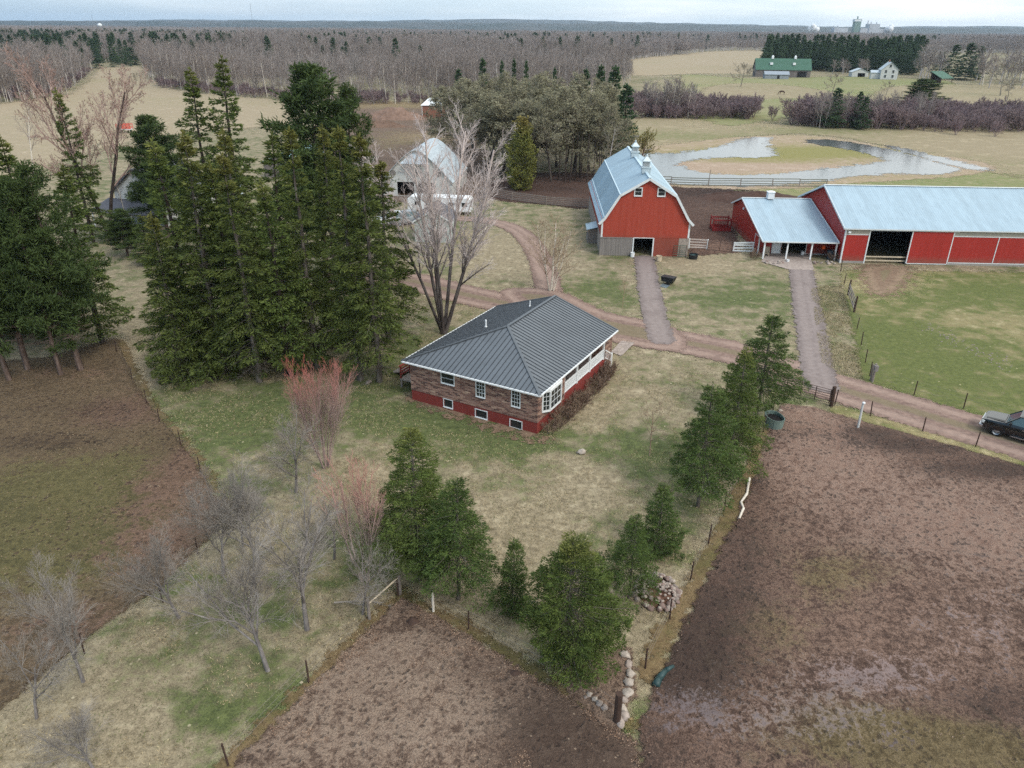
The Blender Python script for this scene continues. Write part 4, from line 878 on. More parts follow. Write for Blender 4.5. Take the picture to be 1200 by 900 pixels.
def ever(kind, px, pyb, pyt, wpx, name, label, cat='tree', group=None, rz=None):
    H0, R0, ms = PR[kind]; b = at(px, pyb); h = height(px, pyb, pyt); r = wpx / 2 / scale_at(px, (pyb + pyt) / 2 if pyb < 560 else pyb - (pyb - pyt) * .35)
    r = wpx / 2 / (FPX / (Vector((b.x, b.y, h * .35)) - EYE).dot(F_)); sx = r / R0
    return place_tree(name, ms, label, cat, b, rz if rz is not None else random.uniform(0, 6.28), (sx, sx, h / H0), group)
SPG, LWG, PNG = 'tall evergreens left of the brick house', 'evergreens on the lawn', 'pines at the left edge'
ever('spruceA', 492, 678, 503, 118, 'spruce_tree', 'tall pointed spruce with yellowish tip on the lawn below the house', group=LWG)
ever('spruceB', 537, 702, 562, 112, 'spruce_tree', 'dark green spruce with pale trunk just right of the yellow-tipped spruce', group=LWG)
ever('small', 600, 716, 632, 46, 'spruce_tree', 'narrow young spruce left of the broad round evergreen', group=LWG)
ever('round', 664, 778, 634, 130, 'spruce_tree', 'broad rounded spruce nearest the fence corner, above the stone bed', group=LWG)
ever('spruceB', 736, 702, 604, 72, 'spruce_tree', 'dark spruce standing beside the heap of field stones', group=LWG, rz=1.0)
ever('small', 770, 645, 566, 54, 'spruce_tree', 'smallest bushy dark spruce at the lower end of the fence row', group=LWG, rz=2.0)
ever('spruceB', 818, 594, 450, 94, 'spruce_tree', 'loose pale-trunked spruce at the lower end of the tall fence row', group=LWG, rz=3.3)
ever('spruceA', 852, 556, 410, 80, 'spruce_tree', 'middle spruce of the tall fence row, half hidden by its neighbours', group=LWG, rz=4.0)
ever('spruceB', 886, 494, 366, 86, 'spruce_tree', 'dark full spruce closest to the driveway gate', group=LWG, rz=5.0)
# the big cluster left of the house
for k, px, b_, t_, w_, lab in (
    ('tallA', 262, 438, 156, 118, 'huge dense spruce at the left front of the big cluster, its skirts on the grass'),
    ('tallB', 306, 447, 180, 96, 'dark-trunked spruce in the front middle of the big cluster behind the red bush'),
    ('tallC', 340, 440, 212, 92, 'spruce behind the red-budded bush, between two thinner spruces'),
    ('tallB', 372, 430, 150, 92, 'thin see-through spruce with a pointed top in the middle of the big cluster'),
    ('tallB', 422, 446, 150, 96, 'slender spruce with bare grey lower trunk near the house, second from the right'),
    ('tallB', 446, 447, 158, 104, 'spruce with bare grey trunk and drooping boughs nearest the brick house'),
    ('tallC', 232, 420, 165, 110, 'wide spruce at the left shoulder of the big cluster'),
    ('tallA', 300, 405, 152, 100, 'yellowish spruce in the second row of the big cluster'),
    ('tallA', 400, 400, 148, 90, 'yellowish spruce with narrow tip in the back row of the big cluster'),
    ('tallB', 455, 400, 190, 92, 'drooping spruce at the right back of the big cluster'), ('tallA', 215, 440, 250, 92, 'lower spruce with skirts on the ground at the left corner of the big cluster'), ('tallC', 285, 430, 190, 104, 'full dark spruce filling the front gap of the big cluster'),
    ('tallC', 345, 395, 158, 100, 'bushy dark spruce in the back row of the big cluster')):
    ever(k, px, b_, t_, w_, 'spruce_tree', lab, group=SPG)
for k, px, b_, t_, w_, lab in (
    ('pineB', 385, 330, 80, 150, 'broad round-headed pine rising behind the big spruce cluster'),
    ('tallC', 290, 300, 68, 88, 'tall spruce with a narrow dark top behind the big cluster, taller of two'),
    ('tallC', 256, 302, 82, 84, 'tall spruce with brownish top behind the big cluster, lower of two'),
    ('pineB', 198, 278, 138, 92, 'dark pine standing in front of the half hidden white house'),
    ('pineA', 425, 320, 104, 74, 'dark pine right behind the round-headed pine near the white barn'),
    ('pineB', 150, 300, 246, 50, 'low dark evergreen before the porch of the hidden white house'),
    ('tallC', 176, 310, 252, 44, 'small dark evergreen left of the big cluster below the hidden house'),
    ('tallC', 110, 285, 105, 58, 'thin brown-green spruce behind the tall bare tree by the white house')):
    ever(k, px, b_, t_, w_, 'pine_tree' if 'pine' in k else 'spruce_tree', lab, group='evergreens around the hidden white house')
for k, px, b_, t_, w_, lab in (
    ('pineA', 96, 434, 196, 100, 'pine with a bare leaning trunk at the right of the left-hand clump'),
    ('pineB', 72, 440, 212, 94, 'pine with a long bare trunk, second in the front row of the left-hand clump'),
    ('pineA', 34, 434, 182, 104, 'pine with reddish trunk in the left-hand clump'),
    ('pineB', 12, 446, 168, 110, 'pine cut by the photo edge in the left-hand clump'),
    ('pineA', -34, 450, 150, 120, 'dark pine mostly outside the left photo edge'),
    ('tallC', 120, 402, 196, 92, 'leaning dark spruce at the right back of the left-hand clump'),
    ('tallC', 62, 395, 160, 100, 'tall spruce in the back row of the left-hand clump'),
    ('tallA', 14, 390, 138, 110, 'tallest spruce in the left-hand clump, top near the hay field'),
    ('tallC', -30, 380, 130, 110, 'back row spruce cut off by the left photo edge')):
    ever(k, px, b_, t_, w_, 'pine_tree' if 'pine' in k else 'spruce_tree', lab, group=PNG)
ever('cedar', 612, 222, 140, 42, 'cedar_tree', 'yellow-green cedar in front of the grey grove by the rail fence')

# ---- leafless trees near the camera
def bmesh2(name, A, cut, bark, twig, n0=7):
    a, b = split_tree(A, cut, n0); return mesh3(name + '_trunk', a, bark), mesh3(name + '_crown', b, twig)
ORCH = [bmesh2('apple', bare(s, 5.4, 1.5, .09, [(8, 1.3, .62, .35), (8, .55, .6, .15), (8, .55, .6, .1), (5, .6, .65, .1)], wob=.12, trop=.05, minr=.0036), 2, LICHT, LICH) for s in (101, 102, 103)]
def bare_at(ms, px, pyb, pyt, H0, name, label, group=None, sx=1.0, rz=None, cat='tree'):
    b = at(px, pyb); s = height(px, pyb, pyt) / H0
    return place_tree(name, ms, label, cat, b, rz if rz is not None else random.uniform(0, 6.28), (s * sx, s * sx, s), group)
OG = 'leafless fruit trees in the orchard corner'
for i, (px, b_, t_, sx, lab) in enumerate((
    (314, 786, 660, .95, 'grey lichen-covered fruit tree nearest the leafy pen'), (360, 738, 615, 1.1, 'wide grey fruit tree with dark trunk near the pen corner'), (392, 655, 585, 1.0, 'small fruit tree behind the fallen grey boughs'),
    (306, 662, 560, .9, 'upright bare fruit tree in the middle of the orchard'), (263, 672, 580, .95, 'reddish bare fruit tree at the left side of the orchard'), (347, 577, 490, 1.0, 'dark twisted fruit tree below the red-budded bush'),
    (210, 724, 640, 1.0, 'thin bare sapling on the pen border, third from the left'), (98, 799, 690, .85, 'bare sapling on the pen border, second from the left'), (43, 842, 755, .9, 'bare sapling nearest the left photo edge'),
    (112, 905, 850, 1.3, 'grey tree top rising from the bottom photo edge'), (285, 640, 575, .9, 'low bare fruit tree beside the pen corner'), (425, 720, 640, .9, 'pale fruit tree with boughs reaching to the wooden rail'))):
    bare_at(ORCH[i % 3], px, b_, t_, 4.6, 'fruit_tree', lab, OG, sx)
A = bare(201, 20.5, 18, .19, [(14, .29, .42, .34), (8, .42, .45, .12), (5, .5, .5, .12), (3, .5, .5, .1)], stems=7, spread=.30, wob=.03, trop=.012, minr=.0062, ns=6)
bare_at(bmesh2('birch', A, 2, BIRT, BIRC), 520, 391, 122, 20.5, 'birch_tree', 'tall bare many-stemmed tree with pale branches behind the house', sx=1.15, rz=.4)
A = bare(202, 8.6, 6, .055, [(10, .34, .5, .2), (5, .5, .6, .2), (4, .5, .5, .1)], stems=6, spread=.2, wob=.05, trop=.05, minr=.007)
bare_at(bmesh2('birch', A, 1, WBIR, WTW), 646, 341, 250, 8.6, 'birch_tree', 'clump of thin white birch stems between drive and barn', sx=1.7)
A = bare(203, 6.6, 3.4, .045, [(8, .6, .32, .2), (7, .5, .42, .1), (5, .5, .5, .1)], stems=11, spread=.27, wob=.05, trop=.08, minr=.005)
RB = bmesh2('maple', A, 1, REDT, REDT)
bare_at(RB, 382, 548, 408, 6.6, 'budding_shrub', 'tall bush with coral red budding twigs by the spruces', sx=.88, cat='shrub')
A = bare(204, 6.0, 4.0, .05, [(8, .45, .3, .2), (6, .5, .4, .1), (5, .5, .45, .1)], stems=6, spread=.22, wob=.06, trop=.08, minr=.0045)
PB = bmesh2('maple', A, 1, PNK, PNK)
bare_at(PB, 428, 680, 535, 6.0, 'budding_shrub', 'slender pinkish budding tree beside the tall lawn spruce', sx=1.0, cat='shrub')
A = bare(205, 3.6, 2.2, .04, [(8, .5, .7, .35), (5, .5, .6, .2), (4, .5, .6, .1)], wob=.08, trop=.05, minr=.005)
SAP = bmesh2('sapling', A, 1, WTW, WTW)
bare_at(SAP, 761, 534, 466, 3.6, 'sapling', 'single thin leafless sapling on the lawn right of the house')
bare_at(SAP, 729, 361, 322, 3.6, 'sapling', 'small bare sapling in the lawn before the red barn', sx=.8)
A = bare(206, 23, 13, .32, [(11, .48, .7, .3), (7, .5, .6, .2), (6, .5, .6, .15), (4, .5, .6, .1)], wob=.09, trop=.06, minr=.02, ns=4, stems=2, spread=.12)
BT = bmesh2('poplar', A, 1, BRKD, BRW); Lf = A[A[:, 8] >= 3]; rng = np.random.default_rng(5); k = rng.integers(0, len(Lf), 1500)
lf = tufts(Lf[k, 3:6], rng.normal(0, 1, (1500, 3)), .22, .07, rng); BT = (*BT, mesh3('poplar_leaves', lf, BRN))
bare_at(BT, 128, 275, 48, 23, 'poplar_tree', 'tall bare tree with a few brown leaves left of the hidden white house', sx=.75, rz=1)
A = bare(207, 16, 9, .22, [(8, .5, .6, .3), (6, .5, .6, .2), (5, .5, .6, .15)], wob=.08, trop=.06, minr=.02)
PB2 = bmesh2('poplar', A, 1, WBIR, ASPC); bare_at(PB2, 40, 205, 118, 16, 'poplar_tree', 'whitish bare tree before the hay field at the left', sx=.8)
bare_at(PB2, 152, 272, 190, 16, 'poplar_tree', 'thin pale leaning tree in front of the hidden white house', sx=.4)
# dry flower shrubs along the house front
A = bare(208, .9, .5, .02, [(6, .6, .4, .2), (5, .6, .5, .1)], stems=9, spread=.5, minr=.008); SB = (mesh3('shrub_twigs', tubes(A[:, :8], 3), barkmat('dry_stalks', S(112, 92, 80), S(152, 130, 112), 2)),)
hm = Matrix.Translation((1.87, 47.96, 0)) @ Matrix.Rotation(radians(61.05), 4, 'Z'); rnd = random.Random(3)
for i in range(15):
    p = hm @ Vector((.9 + i * .78 + rnd.uniform(-.2, .2), -.75 + rnd.uniform(-.2, .15), 0)); o = mobj('dry_shrub', SB[0]); o.location = p; s = rnd.uniform(.8, 1.5); o.scale = (s * 1.2, s * 1.2, s); o.rotation_euler.z = rnd.uniform(0, 6)
    tag(o, 'small dry brown shrub in the row along the red foundation', 'shrub', 'dry shrubs along the house front')
for px, py in ((712, 436), (709, 442), (883, 304), (975, 305)):
    o = mobj('dry_shrub', SB[0]); o.location = at(px, py); o.scale = (1.5,) * 3; tag(o, {712: 'dry brown shrub beside the porch steps', 709: 'dry brown shrub at the far end of the porch foundation', 883: 'low dry shrub left of the white-posted porch', 975: 'dark dry shrub under the right end of the open porch'}[px], 'shrub')
# fallen grey boughs by the wooden rail
A = bare(209, 3.2, 2.6, .06, [(6, .55, .6, .2), (5, .5, .6, .1), (4, .5, .6, .1)], wob=.1, trop=.0, minr=.008); o = mobj('fallen_bough', mesh3('bough', tubes(A[:, :8], 4), LICH)); o.location = at(392, 706, .35); o.rotation_euler = (0, radians(80), radians(10)); tag(o, 'pale grey dead bough lying by the wooden corner rail', 'branch')

# ---- the grove behind the barn
GA = []
for s in (301, 302, 303):
    A = bare(s, 17, 9, .2, [(13, .55, .85, .26), (8, .6, .7, .2), (7, .5, .7, .15), (4, .5, .7, .1)], wob=.12, trop=.02, minr=.022, ns=3)
    ms = bmesh2('grove', A, 1, GRT, GRV, 5); Lf = A[A[:, 8] >= 3]; rng = np.random.default_rng(s); k = rng.integers(0, len(Lf), 9000)
    GA.append((*ms, mesh3('grove_buds', tufts(Lf[k, 3:6] + rng.normal(0, .12, (len(k), 3)), rng.normal(0, 1, (len(k), 3)) + [0, 0, .5], .34, .075, rng), BUD)))
GG = 'budding trees of the grove behind the barn'
for i, (px, b_, t_, sx) in enumerate(((570, 206, 108, 1.35), (622, 206, 104, 1.3), (672, 204, 100, 1.3), (548, 176, 94, 1.2), (652, 196, 92, 1.3), (690, 200, 108, 1.2), (556, 186, 92, 1.35), (590, 200, 96, 1.35), (628, 196, 88, 1.0), (646, 213, 108, 1.0), (664, 190, 86, 1.0), (680, 208, 106, .95), (700, 190, 92, .9), (606, 178, 84, 1.0), (705, 212, 120, .8), (640, 180, 84, 1.0), (580, 182, 86, .95))):
    bare_at(GA[i % 3], px, b_, t_, 17, 'grove_tree', 'bare grey tree with olive buds in the dense grove behind the barn', GG, sx * 1.25)
# bare standing trunks at the foot of the grove
for i, px in enumerate((655, 662, 668, 674, 681, 688, 695, 702)):
    b = at(px, 212 + (i % 3)); m = MB(); m.tube((0, 0, 0), (random.uniform(-.3, .3), 0, 9), .16, .08, 6); o = m.build('dead_tree', BRKD); o.location = b; tag(o, 'thin dark bare trunk at the shaded foot of the grove', 'tree', 'bare trunks under the grove')
for px, b_, t_, w_, lab in ((538, 150, 82, 24, 'leftmost dark spruce peeping over the grove'), (566, 150, 69, 22, 'tallest spruce peeping over the left of the grove'), (588, 150, 72, 14, 'spruce tip over the grove, third from the left'), (602, 150, 70, 14, 'spruce tip over the grove, fourth from the left'),
    (616, 150, 72, 14, 'spruce tip over the middle of the grove'), (648, 150, 80, 14, 'small spruce tip over the right half of the grove'), (682, 178, 82, 26, 'dark spruce at the right shoulder of the grove'), (698, 182, 78, 30, 'pointed spruce at the right shoulder, between two others'), (716, 186, 79, 40, 'tall spruce closing the right end of the grove'), (728, 205, 100, 44, 'lower spruce beside the barn roof at the grove end'), (672, 170, 88, 14, 'thin spruce tip left of the three shoulder spruces')):
    ever('far', px, b_, t_, w_, 'spruce_tree', lab, group='spruces around the grove')
A = bare(304, 9, 5, .1, [(12, .35, .9, .2), (6, .5, .6, .15), (4, .5, .6, .1)], wob=.08, trop=.02, minr=.02); DT = bmesh2('snag', A, 1, ASPT, GRV); bare_at(DT, 706, 232, 140, 9, 'dead_spruce', 'grey dead spruce beside the left edge of the barn roof', sx=.8)
bare_at(bmesh2('alder', bare(305, 5, 3, .08, [(8, .6, .5, .2), (6, .5, .6, .1), (4, .5, .6, .1)], stems=4, spread=.3, minr=.02), 1, BRW, CED), 745, 200, 140, 5, 'alder_shrub', 'reddish bare shrub tree behind the barn ridge by the pond', sx=1.0, cat='shrub')
# ------------------------------------------------------------------ woods, thickets
def scatter(name, P, sc, protos, label=None, seed=0, jit=.25):
    """ONE stuff object: points carrying copies of the given tree meshes (geometry nodes)"""
    P = np.asarray(P, dtype=np.float32); rng = np.random.default_rng(seed); n = len(P)
    me = bpy.data.meshes.new(name); me.vertices.add(n); me.vertices.foreach_set('co', P.ravel())
    a = me.attributes.new('rot', 'FLOAT_VECTOR', 'POINT'); R = np.zeros((n, 3), np.float32); R[:, 2] = rng.uniform(0, 6.28, n); a.data.foreach_set('vector', R.ravel())
    a = me.attributes.new('sc', 'FLOAT_VECTOR', 'POINT'); s = (np.asarray(sc, dtype=np.float32) * rng.uniform(1 - jit, 1 + jit, n).astype(np.float32))[:, None] * np.ones((1, 3), np.float32); s[:, :2] *= rng.uniform(.85, 1.25, (n, 1)); a.data.foreach_set('vector', s.ravel())
    a = me.attributes.new('idx', 'INT', 'POINT'); a.data.foreach_set('value', rng.integers(0, len(protos), n).astype(np.int32))
    me.update(); o = bpy.data.objects.new(name, me); COL.objects.link(o)
    g = bpy.data.node_groups.new(name, 'GeometryNodeTree'); g.interface.new_socket('Geometry', in_out='INPUT', socket_type='NodeSocketGeometry'); g.interface.new_socket('Geometry', in_out='OUTPUT', socket_type='NodeSocketGeometry')
    N = lambda t: g.nodes.new(t); gi, go, ip, jg = N('NodeGroupInput'), N('NodeGroupOutput'), N('GeometryNodeInstanceOnPoints'), N('GeometryNodeJoinGeometry')
    for p in protos:
        oi = N('GeometryNodeObjectInfo'); oi.inputs['Object'].default_value = p; oi.inputs['As Instance'].default_value = True; oi.transform_space = 'ORIGINAL'; g.links.new(oi.outputs['Geometry'], jg.inputs[0])
    def na(nm, ty): q = N('GeometryNodeInputNamedAttribute'); q.data_type = ty; q.inputs['Name'].default_value = nm; return q.outputs[0]
    g.links.new(gi.outputs[0], ip.inputs['Points']); g.links.new(jg.outputs[0], ip.inputs['Instance']); ip.inputs['Pick Instance'].default_value = True
    g.links.new(na('idx', 'INT'), ip.inputs['Instance Index']); g.links.new(na('rot', 'FLOAT_VECTOR'), ip.inputs['Rotation']); g.links.new(na('sc', 'FLOAT_VECTOR'), ip.inputs['Scale'])
    g.links.new(ip.outputs[0], go.inputs[0]); m = o.modifiers.new('scatter', 'NODES'); m.node_group = g
    return tag(o, label, None, None, 'stuff')

def one_mesh(name, A, cut, bark, twig, n0=4, n1=3):
    a, b = split_tree(A, cut, n0, n1); V, Fq, h = join([(a[0], a[1]), (b[0], b[1])]); me = fastmesh(name, V, Fq, {'h': h}); me.materials.append(bark); me.materials.append(twig)
    mi = np.zeros(len(Fq), np.int32); mi[len(a[1]):] = 1; me.polygons.foreach_set('material_index', mi); return me

ASP = [one_mesh('aspen', bare(400 + s, 15, 9.5, .15, [(15, .34, .55, .25), (5, .55, .5, .15), (4, .5, .55, .1)], wob=.04, trop=.05, minr=.035 if s else .03, ns=3), 1, ASPT if s != 2 else WBIR, ASPC) for s in range(4)]
MASSP = []
for s in range(3):
    rnd = random.Random(50 + s); L = []
    for i in range(9):
        A = bare(450 + s * 10 + i, rnd.uniform(11, 16), 9, .2, [(9, .4, .6, .3), (4, .55, .6, .1)], wob=.05, trop=.04, minr=.10, ns=2); A[:, [0, 3]] += rnd.uniform(-11, 11); A[:, [1, 4]] += rnd.uniform(-11, 11); L.append(A)
    A = np.concatenate(L); MASSP.append(one_mesh('wood_clump', A, 1, ASPT, ASPC, 3))
SHB = [one_mesh('thicket_shrub', bare(470 + s, 5.0, 3.2, .06, [(7, .5, .6, .2), (6, .55, .6, .1), (3, .5, .6, .1)], stems=6, spread=.45, wob=.08, trop=.04, minr=.03), 1, THK, THK) for s in range(3)]
DKM = PR['far'][2][1]

def inpoly(x, y, P): return seg_dist(np.asarray(x), np.asarray(y), P) > 0
def fill(poly, step, rng, jit=.9):
    Q = np.array(poly); xs = np.arange(Q[:, 0].min(), Q[:, 0].max(), step); ys = np.arange(Q[:, 1].min(), Q[:, 1].max(), step); X, Y = np.meshgrid(xs, ys); x, y = X.ravel(), Y.ravel()
    x = x + rng.uniform(-.5, .5, len(x)) * step * jit; y = y + rng.uniform(-.5, .5, len(y)) * step * jit; k = inpoly(x, y, poly); return x[k], y[k]
rng = np.random.default_rng(77)
HAY = W([(-60, 150), (0, 122), (80, 110), (105, 92), (120, 80), (165, 78), (180, 97)]); STRIP = W([(690, 77), (760, 67), (840, 60), (905, 60), (905, 82), (820, 86), (740, 88)])
WM = W([(176, 97), (240, 108), (330, 116), (420, 121), (545, 121), (640, 121), (716, 112), (740, 96), (735, 86), (690, 76), (700, 66), (780, 58), (860, 52)]) + [(900, 1500), (-900, 1500), (-560, 900)] + W([(120, 74), (165, 75)])
WL = W([(-120, 132), (0, 121), (72, 112), (98, 93), (112, 79)]) + [(-560, 900), (-900, 900)]
LAB_A = ('bare grey aspen in the front row of the far woods', 'aspens along the edge of the far woods')
front = []
for P in (W([(182, 101), (240, 109), (330, 117), (420, 122), (545, 122), (640, 122), (716, 113)]), W([(-40, 125), (0, 121.5), (74, 112)])):
    for (a, b) in zip(P[:-1], P[1:]):
        L = hypot(b[0] - a[0], b[1] - a[1]); n = int(L / 2.6)
        for i in range(n): f = (i + random.random()) / n; front.append((a[0] + (b[0] - a[0]) * f + random.uniform(-1, 1), a[1] + (b[1] - a[1]) * f + abs(random.gauss(0, 6))))
random.shuffle(front); protoA = []
for i, (x, y) in enumerate(front[:235]):
    o = mobj('aspen_tree', ASP[(0, 1, 2, 3, 2)[i % 5] if i > 3 else i]); o.location = (x, y, 0); s = random.uniform(.55, 1.25); o.scale = (s * 1.1, s * 1.1, s); o.rotation_euler.z = random.uniform(0, 6.28); tag(o, LAB_A[0], 'tree', LAB_A[1])
    if i < 4: protoA.append(o)
x, y = fill(WM, 5.2, rng); x2, y2 = fill(WL, 5.2, rng); x, y = np.r_[x, x2], np.r_[y, y2]; k = (y < 780); x, y = x[k], y[k]
hs_ = .38 + .65 * vnoise(x, y, 70, 3) + .5 * vnoise(x, y, 18, 31); k = (vnoise(x, y, 40, 9) < .8) & (y > 0)
scatter('woods', np.stack([x, y, 0 * x], 1)[k], hs_[k], protoA, 'grey leafless woods stretching to the horizon', 1)
x, y = fill([(-1000, 760), (900, 760), (1000, 1010), (-1000, 1010)], 9, rng); x2, y2 = fill([(-2400, 1000), (2600, 1000), (4200, 3600), (-3800, 3600)], 19, rng)
k = ~inpoly(x, y, STRIP); x, y = x[k], y[k]
BELT = W([(893, 84), (960, 84), (1072, 88), (1100, 66), (1060, 60), (900, 64)])
kk = ~(inpoly(x, y, W([(880, 100), (880, 58), (1300, 62), (1300, 110)]))); x, y = x[kk], y[kk]
x, y = np.r_[x, x2], np.r_[y, y2]; d = vnoise(x, y, 260, 4); k = (d < .80) & ~inpoly(x, y, STRIP); x, y = x[k], y[k]
MP = []
for i, (px, py) in enumerate(((640, 66), (520, 64), (700, 57))):
    o = mobj('wood_clump', MASSP[i]); o.location = at(px, py); tag(o, 'clump of grey leafless trees deep in the far woods', 'tree clump', 'tree clumps in the far woods'); MP.append(o)
scatter('far_woods', np.stack([x, y, 0 * x], 1), .7 + .55 * vnoise(x, y, 120, 6), MP, 'hazy leafless woods near the horizon', 2)
# dark conifers: the belt behind the green barn, singles in the woods
DC = []
def dark(x, y, h, w, label, group):
    o = mobj('conifer_tree', DKM); o.location = (x, y, -.4); o.scale = (w / 6.8, w / 6.8, h / 16.0); o.rotation_euler.z = random.uniform(0, 6.28); tag(o, label, 'tree', group); DC.append(o); return o
x, y = fill(BELT, 9.0, rng)
for a, b in sorted(zip(x, y), key=lambda q: q[1])[:170]: dark(a, b, random.uniform(17, 25), random.uniform(8, 11), 'dark conifer in the belt behind the green-roofed barn', 'dark conifers behind the far farm')
for px, pb, pt, wd in ((1112, 92, 52, 26), (1128, 94, 50, 30), (1142, 93, 54, 26), (1098, 90, 60, 20), (156, 76, 55, 26)):
    b = at(px, pb); dark(b.x, b.y, height(px, pb, pt), wd / scale_at(px, pb), 'broad dark evergreen standing at the right of the far white house' if px > 600 else 'lone round dark evergreen at the top of the hay field', 'dark conifers behind the far farm' if px > 600 else None)
for i, (px, pb, pt) in enumerate(((975, 150, 102), (1001, 150, 106), (1008, 152, 112))):
    b = at(px, pb); dark(b.x, b.y, height(px, pb, pt), (30, 18, 20)[i] / scale_at(px, pb), ('dark fir standing in the right-hand thicket, widest of three', 'dark fir in the right-hand thicket, middle of three', 'shorter dark fir in the right-hand thicket')[i], 'firs in the thicket')
ever('pineB', 1077, 128, 93, 56, 'pine_tree', 'broad round green pine behind the right-hand thicket')
pts = []; 
def cl(px, py, rx, ry, n):
    c = at(px, py)
    for _ in range(n): pts.append((c.x + random.gauss(0, rx), c.y + random.gauss(0, ry)))
cl(40, 62, 60, 90, 170); cl(45, 60, 50, 60, 240); cl(150, 58, 60, 60, 60); cl(20, 56, 120, 120, 160); cl(90, 60, 80, 80, 80); cl(270, 66, 90, 50, 90); cl(240, 60, 120, 60, 60); cl(660, 58, 60, 60, 60); cl(520, 66, 40, 30, 20); cl(360, 80, 25, 20, 10); cl(450, 84, 20, 15, 8); cl(210, 70, 25, 20, 25); cl(70, 72, 30, 40, 60); cl(20, 82, 30, 20, 30); cl(265, 72, 60, 30, 30); cl(230, 74, 25, 30, 25); cl(300, 70, 40, 50, 25); cl(630, 66, 25, 60, 22); cl(650, 74, 20, 20, 10); cl(420, 60, 180, 120, 36); cl(470, 53, 40, 60, 40); cl(860, 72, 12, 30, 10); cl(800, 70, 60, 40, 12); cl(900, 54, 50, 60, 40); cl(1010, 56, 120, 40, 60); cl(1060, 50, 100, 60, 50); cl(100, 55, 200, 100, 90); cl(20, 48, 500, 150, 200); cl(760, 52, 200, 150, 60); cl(1150, 56, 150, 80, 50); cl(580, 52, 250, 300, 90); cl(300, 48, 500, 300, 120)
pts = np.array(pts); k = (pts[:, 1] > 360) & ~inpoly(pts[:, 0], pts[:, 1], STRIP) & ~inpoly(pts[:, 0], pts[:, 1], HAY); pts = pts[k]
scatter('scattered_conifers', np.c_[pts, -.3 + 0 * pts[:, 0]], np.full(len(pts), 1.0), DC[:3], 'dark evergreens scattered through the far woods', 3, .35)
# grey trees round the far farm and in the thickets
def asp(px, pb, pt, k, label, group=None, sx=1.0):
    b = at(px, pb); s = height(px, pb, pt) / 15.0; o = mobj('aspen_tree', ASP[k]); o.location = b; o.scale = (s * sx, s * sx, s); o.rotation_euler.z = random.uniform(0, 6); return tag(o, label, 'tree', group)
for i in range(26): asp(random.uniform(1130, 1260), random.uniform(92, 104), random.uniform(50, 66), i % 4, 'bare grey tree at the far right beside the dark evergreens', 'bare trees at the far right', 1.6)
for i in range(10): asp(random.uniform(1076, 1102), random.uniform(88, 93), random.uniform(48, 60), i % 2, 'tall grey bare tree behind the far white house', 'bare trees behind the far white house', 1.9)
for i in range(8): asp(random.uniform(968, 1020), random.uniform(86, 88), random.uniform(66, 72), i % 2, 'bare purplish tree between the far garage and the dark belt', 'bare trees behind the far garage', 2.0)
RT = mesh3('round_tree', tubes(bare(480, 10, 3.2, .22, [(8, .8, .8, .35), (7, .55, .7, .2), (5, .5, .6, .1)], wob=.12, trop=.05, minr=.05)[:, :8], 4), GRV)
for px, pb, pt, sx, lab in ((868, 102, 72, 1.15, 'round bare tree left of the grey shed at the far farm'), (975, 110, 84, 1.2, 'round bare tree before the far garage'), (1038, 112, 94, 1.3, 'low bare tree before the far white house'), (1180, 118, 88, 1.2, 'spreading bare tree at the far right field edge'), (1172, 112, 70, 1.2, 'dark round bare tree at the far right'), (160, 100, 84, 1.0, 'small bare bush in the upper hay field'), (108, 204, 150, .8, 'pale bare bush in front of the hay field')):
    b = at(px, pb); o = mobj('bare_tree', RT); o.location = b; s = height(px, pb, pt) / 10; o.scale = (s * sx, s * sx, s); o.rotation_euler.z = px; tag(o, lab, 'tree')
for i in range(14): asp(random.uniform(742, 826), random.uniform(132, 139), random.uniform(86, 100), 1 + i % 3, 'slim grey tree in the thicket left of the pond', 'trees in the left thicket', 1.0)
for px, pt in ((779, 92), (786, 86), (792, 90), (806, 94)): asp(px, 138, pt, 2, 'white birch at the front of the thicket beyond the pond', 'white birches beyond the pond', 1.35)
for i in range(44): asp(random.uniform(950, 1110), random.uniform(143, 151), random.uniform(104, 120), (0, 1, 3, 2)[i % 4], 'slim grey tree in the right-hand thicket', 'trees in the right-hand thicket', 1.0)
x, y = fill(W([(735, 139), (800, 139.5), (884, 140), (884, 134), (800, 128), (735, 130)]), 3.2, rng); x2, y2 = fill(W([(925, 147), (1000, 151), (1060, 153), (1130, 156), (1260, 154), (1300, 142), (1180, 136), (1100, 134), (1000, 136), (935, 139)]), 3.2, rng)
so = []
for i, (px, py) in enumerate(((905, 141), (1120, 158), (1166, 160))):
    o = mobj('thicket_shrub', SHB[i]); o.location = at(px, py); tag(o, ('small bare bush between the two thickets', 'bare purple shrub in front of the right-hand thicket', 'bare shrub at the right end of the thicket')[i], 'shrub'); so.append(o)
x, y = np.r_[x, x2], np.r_[y, y2]; scatter('thicket', np.stack([x, y, 0 * x], 1), .75 + .8 * vnoise(x, y, 14, 8), so, 'purple-brown leafless thicket beyond the pond', 4)
x, y = fill(W([(184, 102), (240, 109.5), (330, 117.5), (420, 122.5), (545, 122.5), (545, 118), (330, 112), (184, 98)]), 4.5, rng); x2, y2 = fill(WL, 6, rng); x, y = np.r_[x, x2], np.r_[y, y2]; k = y < 520; x, y = x[k], y[k]; scatter('undergrowth', np.stack([x, y, 0 * x], 1), .5 + .5 * vnoise(x, y, 14, 8), so, 'bare undergrowth along the edge of the far woods', 5)

